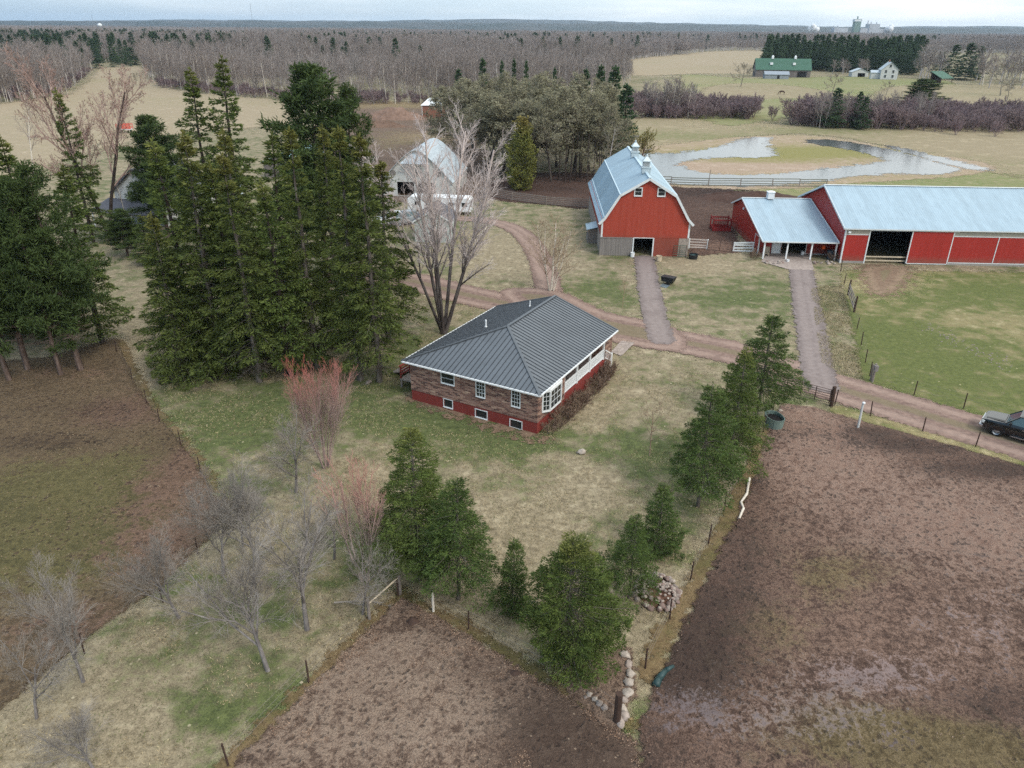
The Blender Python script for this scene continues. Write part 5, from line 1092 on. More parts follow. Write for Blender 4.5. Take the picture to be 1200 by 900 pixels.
# ------------------------------------------------------------------ distance: ridges, mill, masts
HILL = leafmat('far_forest', S(48, 60, 54), S(80, 82, 80), None, nsc=.004, rv=0)
def ridge(name, Y, x0, x1, n, hf, depth):
    xs = np.linspace(x0, x1, n); V = []; Fq = []
    for j, (f, dy) in enumerate(((0, -depth), (.55, -depth * .55), (1, 0), (.9, depth * .5))):
        for x in xs: V.append((x, Y + dy + 200 * sin(x * .0007), f * hf(x) - (3 if j == 0 else 0)))
    for j in range(3):
        for i in range(n - 1): Fq.append((j * n + i, j * n + i + 1, (j + 1) * n + i + 1, (j + 1) * n + i))
    tag(mobj(name, fastmesh(name, np.array(V), np.array(Fq), {'h': np.zeros(len(V))}), HILL), kind='structure')
ridge('hills', 4600, -5200, 5600, 420, lambda x: 27 + 18 * float(vnoise(x, 3, 900, 12)) + 6 * float(vnoise(x, 5, 60, 14)) + 14 * math.exp(-((x + 150) / 1900) ** 2), 500)
ridge('hills', 7600, -7800, 8000, 420, lambda x: 34 + 34 * float(vnoise(x, 9, 1500, 15)) + 7 * float(vnoise(x, 5, 90, 16)) + 34 * math.exp(-((x + 400) / 3200) ** 2), 900)
MILLG = simple('mill_cladding', S(112, 134, 122), .7, var=.12, scale=.05); MILLW = simple('mill_pale_cladding', S(178, 180, 184), .7, var=.15, scale=.05)
mc = along(1003, 34, 3300); mill = thing('paper_mill', 'distant mill with a tall green tower and pale blocks on the horizon', 'factory', (mc.x, 3300, 0), 0)
b_ = lambda px0, px1, pt, d, mat_, nm: MB().span((along(px0, 34, 3300).x - mc.x, -d, 0), (along(px1, 34, 3300).x - mc.x, d, along(px0, pt, 3300).z)).build(nm, mat_, mill)
tw_ = b_(999.5, 1006.5, 22.3, 12, MILLG, 'tower'); MB().span((along(999.3, 30, 3300).x - mc.x, -12.4, along(1000, 25.0, 3300).z), (along(1006.7, 30, 3300).x - mc.x, 12.4, along(1000, 22.8, 3300).z)).build('white_band', WHITE, tw_)
MB().span((along(1003.5, 30, 3300).x - mc.x - 2, -2, along(1003, 22.4, 3300).z), (along(1003.5, 30, 3300).x - mc.x + 2, 2, along(1003, 19, 3300).z)).build('roof_mast', MILLG, tw_)
b_(1016, 1028, 28, 20, MILLW, 'mill_block'); b_(1006.6, 1016, 33, 16, MILLW, 'mill_block'); b_(976, 992, 32.5, 16, MILLW, 'mill_block'); b_(1028, 1040, 34, 14, MILLW, 'mill_block')
for px, pt in ((1020.5, 24), (1024, 25.5), (1030.5, 26), (979.5, 30), (984.5, 30)):
    p = along(px, pt, 3300); MB().tube((p.x - mc.x, 22, 0), (p.x - mc.x, 22, p.z), 3, 2.4, 8).build('chimney', MILLW, mill)
m_, t = newmat('steam'); t.out(t.n('MixShader', {0: .35}).outputs[0]); q_ = t.t.nodes['Mix Shader'] if 'Mix Shader' in t.t.nodes else [n for n in t.t.nodes if n.bl_idname == 'ShaderNodeMixShader'][0]
t.t.links.new(t.bsdf((.95, .95, .95), 1), q_.inputs[1]); t.t.links.new(t.n('BsdfTransparent').outputs[0], q_.inputs[2]); STEAM = m_
rnd = random.Random(8)
for px, py, w_ in ((954, 33.5, 16), (1042, 33.5, 13)):
    m = MB(); c0 = along(px, py, 3280)
    for i in range(7): 
        r = w_ * rnd.uniform(.5, 1); cx, cz = rnd.uniform(-1, 1) * w_, rnd.uniform(-.4, .9) * w_ * .7
        m.lathe([(0.01, -r), (r * .7, -r * .7), (r, 0), (r * .7, r * .7), (.01, r)], 9, (cx, rnd.uniform(-8, 8), cz))
    o = m.build('steam_plume', STEAM, None, True); o.location = (c0.x, 3280, max(c0.z, w_)); tag(o, 'low white plume of steam left of the mill tower' if px < 1000 else 'low white plume of steam right of the mill blocks', 'steam')
for px, pb, pt, lab in ((293, 27, 4, 'taller thin radio mast on the horizon'), (107, 28, 17, 'short radio mast on the left horizon')):
    p = along(px, pt, 4000); m = MB()
    for dx, dy in ((-.8, -.5), (.8, -.5), (0, .9)): m.tube((dx, dy, 0), (dx * .5, dy * .5, p.z), .22, .2, 4)
    for i in range(int(p.z / 4)): z = i * 4; m.bar((-.8, -.5, z), (.8, -.5, z + 4), .15, .15); m.bar((.8, -.5, z), (0, .9, z + 4), .15, .15)
    o = m.build('radio_mast', STEELW); o.location = (p.x, 4000, 0); tag(o, lab, 'mast')
p = along(117, 30, 3000); m = MB(); m.lathe([(2, 0), (2, 16), (7, 20), (8, 23), (6, 27), (.1, 29)], 14); o = m.build('water_tower', WHITE, None, True); o.location = (p.x, 3000, 0); tag(o, 'tiny white water tower on the left horizon', 'tower')

# ------------------------------------------------------------------ other buildings
def gable(name, label, cat, loc, rz, w, l, eave, rise, wallm, roofm, ov=.3, holes=(), side=(), trim=None, base=-.1):
    """gable end (width w) along local x at y=0, length l along +y"""
    t = thing(name, label, cat, loc, rz); m = MB(); m.wall((0, 0, 0), (1, 0, 0), w, base, eave, .15, holes); m.wall((w, .15, 0), (0, 1, 0), l - .15, base, eave, .15, side); m.wall((w - .15, l, 0), (-1, 0, 0), w - .15, base, eave, .15); m.wall((0, l - .15, 0), (0, -1, 0), l - .3, base, eave, .15)
    for y in (0, l - .15): m.prism([(0, eave), (w, eave), (w / 2, eave + rise)], 'y', y, y + .15)
    m.build('wall', wallm, t); r = MB(); k = rise / (w / 2)
    r.slab([(-ov, -ov, eave - ov * k + .05), (-ov, l + ov, eave - ov * k + .05), (w / 2, l + ov, eave + rise + .05), (w / 2, -ov, eave + rise + .05)], .1); r.slab([(w / 2 + .001, -ov, eave + rise + .049), (w / 2 + .001, l + ov, eave + rise + .049), (w + ov, l + ov, eave - ov * k + .05), (w + ov, -ov, eave - ov * k + .05)], .1)
    ro = r.build('roof', roofm, t)
    if trim:
        m = MB(); m.bar((-ov, -ov - .03, eave - ov * k - .05), (w / 2, -ov - .03, eave + rise - .05), .05, .2); m.bar((w / 2, -ov - .03, eave + rise - .05), (w + ov, -ov - .03, eave - ov * k - .05), .05, .2); m.build('trim', trim, ro)
    return t, ro
SIDW = simple('white_siding', S(196, 196, 192), .7, var=.1, scale=1, stretch=(.4, .4, 9)); SIDP = simple('pale_green_siding', S(176, 186, 182), .7, var=.1, stretch=(6, 6, .4)); BROWNB = simple('red_brown_boards', S(138, 96, 78), .85, var=.2, stretch=(5, 5, .5)); OLDB = simple('old_grey_boards', S(112, 104, 100), .85, var=.25, scale=.4, stretch=(3, 3, .5)); METW = simple('silver_sheet', S(172, 182, 188), .6, .1, var=.16, scale=.7, stretch=(.5, .5, 3))
# white barn with a rounded roof
t = thing('rounded_barn', 'white barn with a rounded silver roof and two dark doorways behind the tall bare tree', 'barn', (-23.0, 133.2, 0), radians(-6))
wd, ln, ey, pk = 12.4, 15, 2.6, 8.0; arc = [(-.2, ey), (1.5, 4.4), (3.2, 6.1), (4.5, 7.25), (5.4, 7.8), (wd / 2, pk)]; full = arc + [(wd - a, b) for a, b in arc[::-1][1:]]
m = MB(); m.wall((0, 0, 0), (1, 0, 0), wd, 0, ey, .15, [(2.6, 5.6, .1, 2.5), (6.4, 9.4, .1, 2.5)]); m.prism([(a, b - .02) for a, b in full], 'y', 0.0, .15); m.wall((wd, .15, 0), (0, 1, 0), ln, 0, ey, .15); m.wall((0.15, ln, 0), (0, -1, 0), ln - .2, 0, ey, .15); m.span((.2, ln - .1, 0), (wd - .2, ln, ey)); m.build('wall', SIDW, t)
r = MB()
for a, b in zip(full[:-1], full[1:]): r.slab([(a[0], -.4, a[1]), (b[0], -.4, b[1]), (b[0], ln + .3, b[1]), (a[0], ln + .3, a[1])], .08)
r.slab([(wd / 2 - 2.6, -1.3, pk - 2.2), (wd / 2 + 2.6, -1.3, pk - 2.2), (wd / 2, .5, pk + .06)], .08); r.build('roof', METW, t)
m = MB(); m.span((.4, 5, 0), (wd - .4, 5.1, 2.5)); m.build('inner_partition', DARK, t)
for x in (2.0, wd / 2 - .15, wd - 2.4): MB().lathe([(.01, 0), (.5, 0), (.5, .04), (.01, .05)], 12).build('round_vent', GREYW, t).matrix_basis = Matrix.Translation((x, -.05, 4.0)) @ Matrix.Rotation(radians(90), 4, 'X')
# small white shed
t, ro = gable('garden_shed', 'small pale shed with a dark roof seen through the tall bare tree', 'shed', (-13.6, 102.0, 0), radians(-2), 5.0, 6.0, 3.0, 1.5, SIDP, SHING, .3, [(2.0, 3.0, 1.0, 2.0)], trim=TRIM); win(t, (0, 0, 0), (1, 0, 0), 2.0, 3.0, 1.0, 2.0, (0, -1, 0), (2, 2))
# white-roofed lean-to in the bare field
t = thing('field_shelter', 'small brown field shelter with a bright white roof', 'shed', (-30.2, 258, 0), radians(-4)); m = MB(); m.wall((0, 0, 0), (1, 0, 0), 6.6, 0, 4.0, .15); m.wall((6.6, .15, 0), (0, 1, 0), 9, 0, 4.0, .15); m.span((0, .15, 0), (.15, 9.15, 4.0)); m.build('wall', BROWNB, t)
m = MB(); m.slab([(-.3, -.3, 3.9), (6.9, -.3, 3.9), (5.6, 7.5, 5.6), (1.2, 7.5, 5.6)], .1); m.slab([(6.9, -.3, 3.899), (6.9, 9.4, 3.9), (5.6, 7.5, 5.598)], .1); m.slab([(-.3, -.3, 3.899), (1.2, 7.5, 5.598), (-.3, 9.4, 3.9)], .1); m.slab([(1.2, 7.5, 5.597), (5.6, 7.5, 5.597), (6.9, 9.4, 3.898), (-.3, 9.4, 3.898)], .1); m.build('roof', WHITE, t)
for x in (0.05, 6.45): MB().span((x, -.08, 0), (x + .16, -.01, 4.0)).build('corner_post', TRIM, t)
# hidden white house at the left
t, ro = gable('farmhouse', 'white clapboard house with grey roof half hidden by dark trees', 'house', (-59.3, 112, 0), radians(-16), 8.4, 10, 4.8, 3.3, SIDW, SHING, .4, [(3.6, 4.9, 4.6, 4.8)], trim=SHING); win(t, (0, 0, 0), (1, 0, 0), 3.7, 4.7, 3.2, 4.5, (0, -1, 0), proud=.06); win(t, (0, 0, 0), (1, 0, 0), 1.4, 2.4, .9, 2.2, (0, -1, 0), proud=.06); win(t, (0, 0, 0), (1, 0, 0), 5.8, 6.9, .9, 2.2, (0, -1, 0), proud=.06)
m = MB(); m.slab([(-1.2, -4.2, 2.5), (9.6, -4.2, 2.5), (9.6, -.02, 3.6), (-1.2, -.02, 3.6)], .12); po = m.build('porch_roof', SHING, t)
for x in (-.9, 2.4, 5.9, 9.3): MB().tube((x, -3.9, 0), (x, -3.9, 2.4), .09, .09, 6).build('porch_post', WHITE, t)
t, ro = gable('outbuilding', 'pale outbuilding with a light roof behind the dark pine at the left', 'shed', (-49, 118, 0), radians(20), 6, 8, 2.8, 1.6, SIDW, METW, .3)
t, ro = gable('machine_shed', 'low shed with a teal and white roof glimpsed between the left spruces', 'shed', (-49, 150, 0), radians(-10), 9, 12, 3.0, 1.8, OLDB, simple('teal_roof', S(150, 186, 190), .5, var=.25), .4)
# far farm
t, ro = gable('old_barn', 'long old grey barn with a green roof at the far farm', 'barn', (157.8, 533, 0), radians(-131), 12, 36, 4.6, 6.0, OLDB, GREENR, .5)
fb = t; fb.location = at(949, 91); a_, b_2 = at(885, 90), at(949, 91); fb.rotation_euler.z = atan2(a_.y - b_2.y, a_.x - b_2.x) - pi / 2
m = MB(); m.span((-.12, 3.2, 0), (-.02, 9, 3.2)); 
for y, z in ((9, 3.5), (24, 3.5)): m.box((2.6, y, 4.6 + 2.6 + .5), (1.6, 1.6, 1.4))
L_ = (a_ - b_2).length; fb.scale = (1, L_ / 36, 1)
m = MB(); m.span((-.12, 2.5, 0), (-.02, 8.5, 3.4)); m.build('barn_door_shade', DARK, fb)  # dark slab on the closed wall; the opening's shade is put into its colour
for y in (10, 25): 
    m = MB(); m.box((6, y, 11.1), (1.4, 1.4, 1.4)); m.box((6, y, 12.1), (1.5, 1.5, .8), taper=.2); m.build('cupola', WHITE, fb); m = MB(); m.box((2.6, y + 1, 7.7), (1.8, 1.8, 1.3)); m.build('dormer', WHITE, fb)
b = at(899, 93); t, ro = gable('grey_shed', 'low grey-blue shed in front of the green-roofed barn', 'shed', (at(924, 92.5).x, at(924, 92.5).y, 0), 0, 7, 14, 2.6, 1.6, simple('blue_grey_boards', S(140, 146, 152), .8, var=.15), simple('grey_blue_roof', S(140, 148, 156), .7, var=.12), .4); t.rotation_euler.z = fb.rotation_euler.z; c = at(924, 92.8); t.location = c
m = MB(); m.span((-.1, 5.4, 0), (-.02, 6.8, 2.0)); m.build('shed_door_shade', DARK, t)  # solid slab coloured dark like the shade of an open door
c = at(1031, 93); t, ro = gable('white_house', 'tall white gabled house at the far farm beside the dark evergreens', 'house', c, radians(-14), 9.6, 10, 5.6, 4.2, SIDW, METW, .4); 
for x, z in ((2, 1), (6.2, 1), (2, 3.7), (6.2, 3.7), (4.1, 6.8)): win(t, (0, 0, 0), (1, 0, 0), x, x + 1.2, z, z + 1.6, (0, -1, 0), (1, 2), fw=.1, proud=.06)
m = MB(); m.span((-5, 3, 0), (-.02, 8, 3.6)); m.build('side_wing', SIDW, t); m = MB(); m.slab([(-5.4, 2.6, 3.6), (0, 2.6, 3.6), (0, 5.5, 5.0), (-5.4, 5.5, 5.0)], .1); m.slab([(-5.4, 5.501, 5.0), (0, 5.501, 5.0), (0, 8.4, 3.6), (-5.4, 8.4, 3.6)], .1); m.build('wing_roof', METW, t); MB().span((4.2, 5.5, 9.3), (4.9, 6.2, 11)).build('chimney', BROWNB, t)
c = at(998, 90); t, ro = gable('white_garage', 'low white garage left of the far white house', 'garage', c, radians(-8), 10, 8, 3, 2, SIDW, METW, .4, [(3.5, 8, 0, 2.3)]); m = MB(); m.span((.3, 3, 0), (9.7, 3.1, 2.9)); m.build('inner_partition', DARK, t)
c = at(1102, 98); t = thing('lean_to', 'ramshackle open shed with a slanting green roof at the far right', 'shed', c, radians(25)); m = MB()
for x, y, z in ((0, 0, 3), (9, 0, 3), (0, 7, 6), (9, 7, 6)): m.tube((x, y, 0), (x, y, z), .18, .18, 6)
m.build('posts', DARKW, t); m = MB(); m.slab([(-.6, -.8, 2.7), (9.6, -.8, 2.7), (9.6, 7.6, 6.2), (-.6, 7.6, 6.2)], .15); m.build('roof', GREENR, t); m = MB(); m.span((.2, 6.8, 0), (8.8, 7, 5.6)); m.build('back_wall', DARKW, t)
for i, (px, py, pt) in enumerate(((1005, 82, 78), (937, 33, 31))):
    pass
# ------------------------------------------------------------------ fences and gates
def fence(label, px, h=1.25, r=.04, mat=None, wires=3, rails=0, railmat=None, name='wire_fence', cat='fence', square=False, every=None, rail_w=.1, lean=.04):
    P = [at(*p) for p in px]
    if every:
        Q = []
        for a, b in zip(P[:-1], P[1:]):
            n = max(1, int(round((b - a).length / every)))
            Q += [a.lerp(b, i / n) for i in range(n)]
        P = Q + [P[-1]]
    t = thing(name, label, cat, P[0]); R = random.Random(len(P) * 7 + int(P[0].x)); tops = []
    for p in P:
        l = p - P[0]; top = l + Vector((R.gauss(0, lean), R.gauss(0, lean), h * R.uniform(.94, 1.06))); tops.append(top); m = MB()
        if square: m.bar(l + Vector((0, 0, -.1)), top, r * 2, r * 2)
        else: m.tube(l + Vector((0, 0, -.1)), top, r, r * .9, 6)
        m.build('post', mat or RUST, t)
    for k in range(wires):
        m = MB(); f = 1 - .28 * k - .06
        for i in range(len(P) - 1): m.tube((P[i] - P[0]) * (1 - f) + tops[i] * f, (P[i + 1] - P[0]) * (1 - f) + tops[i + 1] * f, .006, .006, 3, False)
        m.build('wire', STEELW, t)
    for k in range(rails):
        f = .95 - k * .82 / max(1, rails - 1) if rails > 1 else .9
        for i in range(len(P) - 1):
            a = (P[i] - P[0]) * (1 - f) + tops[i] * f; b = (P[i + 1] - P[0]) * (1 - f) + tops[i + 1] * f
            m = MB(); m.bar(a + Vector((0, 0, R.gauss(0, .04))), b + Vector((0, 0, R.gauss(0, .04))), .05, rail_w); m.build('rail', railmat or LOGW, t)
    return t
fence('thin wire fence with dark stakes between the left pen and the grass strip', [(137, 413), (155, 444), (172, 473), (187, 495), (212, 522), (235, 553), (258, 604)], 1.2, .035)
fence('thin wire fence with stakes between the left pen and the orchard', [(258, 612), (232, 650), (191, 706), (99, 766), (-20, 850)], 1.2, .035)
t = fence('wire fence along the left side of the leafy pen, ending in a wooden corner', [(268, 898), (362, 800), (434, 726), (467, 699)], 1.25, .045, DARKW)
m = MB(); a, b = at(432, 726) - at(268, 898), at(468, 697) - at(268, 898); m.tube(a + Vector((0, 0, .95)), b + Vector((0, 0, 1.15)), .05, .045, 6); m.build('corner_rail', BEIGE, t)
for q in (a, b): m = MB(); m.tube(q + Vector((.05, 0, 0)), q + Vector((.05, 0, 1.25)), .085, .08, 7); m.build('corner_post', LOGW, t)
fence('wire fence along the right side of the leafy pen up to the old post', [(508, 716), (549, 739), (647, 794), (722, 846)], 1.25, .04)
fence('wire fence along the left side of the big muddy pen', [(756, 784), (784.5, 727), (809, 680), (830, 637), (848.7, 599), (865, 566), (880, 534), (894, 507), (905, 484)], 1.35, .045)
fence('wire fence between the muddy pen and the gravel drive', [(978, 475), (1020, 488), (1081, 506), (1143, 524), (1206, 543), (1290, 568)], 1.3, .045)
fence('wire fence along the green meadow beside the gravel drive', [(1022, 447), (1071, 463), (1129, 479), (1200, 502)], 1.3, .045)
fence('wire fence between the meadow and the grey track', [(1019, 441), (1014, 425), (1009, 405), (1004, 386), (1000, 366)], 1.3, .045)
fence('short wire fence from the wooden gate up to the long shed', [(993, 346), (989, 334), (985, 318)], 1.4, .05)
fence('grey post and rail fence between the barnyard and the pond', [(742, 216), (830, 218), (905, 219), (968, 219)], 1.5, .09, LOGW, 0, 4, simple('mossy_rails', S(120, 122, 112), .9, var=.2), 'rail_fence', every=6, rail_w=.16)
fence('old split rail fence in front of the grey grove', [(568, 229), (600, 235), (640, 240), (694, 244)], 1.5, .09, LOGW, 0, 5, LOGW, 'rail_fence', every=7, rail_w=.13)
fence('split rail fence running left from the grove behind the tall bare tree', [(500, 229), (535, 227), (566, 229)], 1.4, .09, LOGW, 0, 3, LOGW, 'rail_fence', every=7, rail_w=.13)
fence('short white board fence at the right corner of the big barn', [(807, 291), (828, 292)], 1.35, .08, TRIM, 0, 4, simple('worn_white_boards', S(190, 180, 172), .8, var=.2), 'board_fence', square=True, rail_w=.17)
fence('white board gate against the small red barn', [(859, 294.5), (882, 295.5)], 1.3, .07, TRIM, 0, 4, TRIM, 'board_gate', cat='gate', square=True, rail_w=.2)
def pipe_gate(label, a, b, h, n, mat, ups=2):
    A, B_ = at(*a), at(*b); t = thing('pipe_gate', label, 'gate', A); d = B_ - A; m = MB()
    for i in range(n): z = .15 + (h - .15) * i / (n - 1); m.tube((0, 0, z), d + Vector((0, 0, z)), .028, .028, 6)
    m.build('rails', mat, t); m = MB()
    for i in range(ups + 2): p = d * (i / (ups + 1)); m.tube(p + Vector((0, 0, .1)), p + Vector((0, 0, h + .03)), .035, .035, 6)
    m.build('uprights', RUST, t); return t
pipe_gate('long brown pipe gate between the muddy pen and the drive', (905, 456), (971, 474), 1.3, 7, simple('brown_pipe', S(112, 94, 86), .6, .2, var=.15), 3)
pipe_gate('thin brown pipe gate between the two white board pieces', (829, 293), (857, 296), 1.3, 5, simple('brown_pipe_dark', S(110, 88, 78), .6, .2, var=.15), 1)
t = pipe_gate('green pipe panel leaning by the right corner of the barn', (788, 302), (803, 302), 1.6, 6, simple('green_pipe', S(58, 92, 76), .6, .1, var=.15), 1)
def post(label, px, h, r, mat, cap=None, name='fence_post', box=None):
    p = at(*px); t = thing(name, label, 'post', p); m = MB(); m.tube((0, 0, -.1), (random.gauss(0, .05), random.gauss(0, .05), h), r, r * .92, 9); m.build('post', mat, t)
    if cap: MB().lathe([(.01, h + .12), (r * 1.2, h + .06), (r * 1.25, h - .04), (r * .9, h - .05)], 10).build('cap', cap, t)
    if box: m = MB(); m.box((0, -.12, h - .35), (.3, .25, .5)); m.build('board', box, t)
post('thick dark wooden gatepost at the right end of the pipe gate', (974, 476), 1.75, .16, DARKW)
post('white plastic post with a cap by the muddy pen fence', (1005, 503), 2.2, .09, SIDW, WHITE)
post('grey wooden post with a board at the corner of the green meadow', (1022, 448), 1.7, .10, LOGW, box=GREYW)
post('second grey post right beside the boarded meadow post', (1020, 446), 1.5, .08, LOGW)
post('white birch post standing near the corner of the leafy pen', (508, 717), 1.3, .07, WBIR)
post('old thick dark post among stones at the lower fence corner', (723, 846), 1.7, .17, DARKW)
post('tall thin pole by the pond fence', (830, 219), 3.2, .06, LOGW)
t = thing('wooden_gate', 'grey wooden gate open beside the grey track', 'gate', at(1000, 366)); d = at(993, 346) - at(1000, 366); m = MB()
for z in (.35, .7, 1.05, 1.35): m.bar((0, 0, z), d + Vector((0, 0, z)), .05, .13)
m.bar((0, 0, .3), d + Vector((0, 0, 1.35)), .06, .1); m.build('boards', LOGW, t)
for q in (Vector(), d): m = MB(); m.tube(q + Vector((.08, 0, -.1)), q + Vector((.08, 0, 1.8)), .1, .09, 7); m.build('post', DARKW, t)

# ------------------------------------------------------------------ vehicles
PAINT = {'black': (S(15, 19, 21), .2), 'white': (S(214, 216, 216), .3), 'silver': (S(150, 156, 160), .25)}
TYRE = simple('tyre_rubber', S(34, 33, 33), .8, var=.15); RIM = simple('alloy_rim', S(160, 164, 168), .3, .8, var=.08); LAMP = simple('lamp_glass', S(206, 210, 206), .15, 0, .6, var=.05); TAILL = simple('red_lamp', S(150, 30, 28), .25, var=.05); CHRM = simple('chrome', S(176, 180, 184), .2, .9, var=.05)
m_, t = newmat('car_glass'); t.out(t.bsdf(S(74, 96, 100), .06, 0, .7)); CGLASS = m_
def pickup(label, loc, rz, paint, group=None, bed=True):
    col, ro = PAINT[paint]; m_, t_ = newmat('car_paint'); t_.out(t_.bsdf(col, ro, .1, .5, None, **{'Coat Weight': .6, 'Coat Roughness': .06})); pm = m_
    t = thing('pickup_truck', label, 'pickup truck', loc, rz, group); L, Wd = 5.9, 1.98
    # lower body from stations along x: (x, half width, z bottom, z top)
    st = [(2.95, .78, .62, .98), (2.88, .9, .52, 1.08), (2.6, .97, .48, 1.16), (1.9, .99, .5, 1.2), (1.45, .99, .5, 1.24), (1.2, .99, .48, 1.26), (-.9, .99, .48, 1.26), (-1.05, .99, .48, 1.27), (-2.7, .98, .55, 1.28), (-2.88, .95, .6, 1.27)]
    m = MB(); vs = []; fs = []
    for x, w, a, b in st:
        vs += [(x, -w * .97, a), (x, -w, a + .18), (x, -w, b - .16), (x, -w * .93, b), (x, w * .93, b), (x, w, b - .16), (x, w, a + .18), (x, w * .97, a)]
    for i in range(len(st) - 1):
        for k in range(8): fs.append((i * 8 + k, i * 8 + (k + 1) % 8, (i + 1) * 8 + (k + 1) % 8, (i + 1) * 8 + k))
    fs += [tuple(range(8))[::-1], tuple(range((len(st) - 1) * 8, len(st) * 8))]; m.add(vs, fs)
    body = m.build('body', pm, t, True); e = body.modifiers.new('edge', 'EDGE_SPLIT'); e.split_angle = radians(38)
    hd = MB(); hd.add([(2.72, -.62, 1.15), (2.72, .62, 1.15), (1.52, .78, 1.27), (1.52, -.78, 1.27), (2.7, -.5, 1.2), (2.7, .5, 1.2), (1.54, .62, 1.32), (1.54, -.62, 1.32)], [(4, 5, 6, 7), (0, 1, 5, 4), (1, 2, 6, 5), (2, 3, 7, 6), (3, 0, 4, 7)]); hd.build('hood', pm, t)
    # cab: glass house and painted roof with pillars
    x0, x1, xa, xb = 1.48, -1.28, .72, -1.12; w0, w1 = .92, .74; z0, z1 = 1.22, 1.88
    lo = [(x0, -w0, z0), (x0, w0, z0), (x1, w0, z0), (x1, -w0, z0)]; hi = [(xa, -w1, z1), (xa, w1, z1), (xb, w1, z1), (xb, -w1, z1)]
    MB().add(lo + hi, [(0, 1, 5, 4), (1, 2, 6, 5), (2, 3, 7, 6), (3, 0, 4, 7)]).build('windows', CGLASS, t)
    m = MB(); m.slab([(xa + .06, -w1 - .02, z1), (xa + .06, w1 + .02, z1), (xb - .04, w1 + .02, z1), (xb - .04, -w1 - .02, z1)], -.05)
    m.box(((xa + xb) / 2, 0, z1 + .03), (abs(xa - xb) - .1, w1 * 1.7, .07))
    for sg in (-1, 1):
        for fl, fh in ((0, 0), (.46, .42), (1, 1)):
            a = Vector((x0 + (x1 - x0) * fl, sg * (w0 + .005), z0)); b = Vector((xa + (xb - xa) * fh, sg * (w1 + .01), z1 + .02)); m.bar(a, b, .07, .07)
    m.bar((xb, -w1, z1), (xb, w1, z1), .06, .06); m.build('cab_roof', pm, t)
    if bed:
        m = MB(); m.span((-2.8, -.82, 1.2), (-1.35, .82, 1.272)); m.build('bed_floor', BLACKP, t); m = MB(); m.span((-2.86, -.96, 1.27), (-1.32, -.84, 1.36)); m.span((-2.86, .84, 1.27), (-1.32, .96, 1.36)); m.span((-2.9, -.84, 1.2), (-2.8, .84, 1.36)); m.build('bed_sides', pm, t)
    m = MB(); m.span((2.86, -.62, .72), (2.99, .62, 1.0)); m.build('grille', CHRM, t); m = MB()
    for i in range(4): z = .75 + i * .065; m.span((2.97, -.58, z), (3.0, .58, z + .03))
    m.build('grille_bars', BLACKP, t); m = MB(); m.span((2.8, -.95, .46), (3.06, .95, .68)); m.build('bumper', CHRM if paint != 'white' else WHITE, t, bevel=.03)
    m = MB(); m.span((-3.02, -.92, .5), (-2.86, .92, .7)); m.build('rear_bumper', CHRM, t, bevel=.02)
    for sg in (-1, 1):
        m = MB(); m.span((2.7, sg * .66, .8), (2.93, sg * .93, 1.02)); m.build('headlight', LAMP, t, bevel=.03); m = MB(); m.span((-2.93, sg * .8, .85), (-2.85, sg * .96, 1.2)); m.build('tail_light', TAILL, t)
        m = MB(); m.box((1.15, sg * 1.1, 1.32), (.16, .2, .24)); m.bar((1.12, sg * .92, 1.24), (1.15, sg * 1.05, 1.28), .05, .05); m.build('mirror', pm if paint != 'black' else BLACKP, t, bevel=.03)
        m = MB(); m.span((.95, sg * .93, .38), (-1.0, sg * 1.08, .44)); m.build('side_step', CHRM, t); m = MB(); m.span((.2, sg * .985, 1.02), (.36, sg * 1.005, 1.06)); m.span((-.66, sg * .985, 1.02), (-.5, sg * 1.005, 1.06)); m.build('door_handle', CHRM, t)
        for x in (1.85, -1.85):
            m = MB(); m.M = Matrix.Translation((x, sg * .84, .42)) @ Matrix.Rotation(radians(90), 4, 'X'); m.lathe([(.25, -.14), (.39, -.14), (.42, -.09), (.42, .09), (.39, .14), (.25, .14)], 22); w = m.build('wheel', TYRE, t, True)
            m = MB(); m.M = Matrix.Translation((x, sg * .84, .42)) @ Matrix.Rotation(radians(90), 4, 'X'); m.lathe([(.01, -.10), (.1, -.11), (.2, -.06), (.26, -.125), (.27, -.12), (.27, .12), (.26, .125), (.2, .06), (.1, .11), (.01, .10)], 18); m.build('rim', RIM, w)
            m = MB(); m.M = Matrix.Translation((x, sg * .96, .46)) @ Matrix.Rotation(radians(90), 4, 'X'); n = 12
            vs = []; 
            for k in range(n + 1):
                a = pi * k / n; vs += [(.45 * cos(a), .45 * sin(a), -.05), (.53 * cos(a), .53 * sin(a), -.05), (.53 * cos(a), .53 * sin(a), .05), (.45 * cos(a), .45 * sin(a), .05)]
            m.add(vs, [(i * 4 + q, i * 4 + (q + 1) % 4, i * 4 + 4 + (q + 1) % 4, i * 4 + 4 + q) for i in range(n) for q in range(4)]); m.build('wheel_arch', BLACKP if paint == 'black' else pm, t)
    return t
hv = (at(1050, 479) - at(1190, 519)).normalized(); rz_t = atan2(hv.y, hv.x); wp = at(1166, 511); lf = Vector((-hv.y, hv.x, 0))
pickup('black pickup truck with chrome wheels driving on the gravel at the right edge', wp - hv * 1.85 - lf * .88 * (1 if lf.y < 0 else -1), rz_t, 'black')
pickup('white pickup parked near the rounded white barn', at(461, 263), radians(200), 'white')
pickup('silver pickup parked beside the white trailer', at(478, 262), radians(215), 'silver')
t = thing('house_trailer', 'long white trailer parked in front of the rounded white barn', 'trailer', at(478, 250), radians(-8)); m = MB(); m.prism([(0, .55), (10.2, .55), (10.2, 2.5), (9.9, 2.75), (.5, 2.75), (0, 2.3)], 'y', 0, 2.4); m.build('body', WHITE, t, bevel=.08)
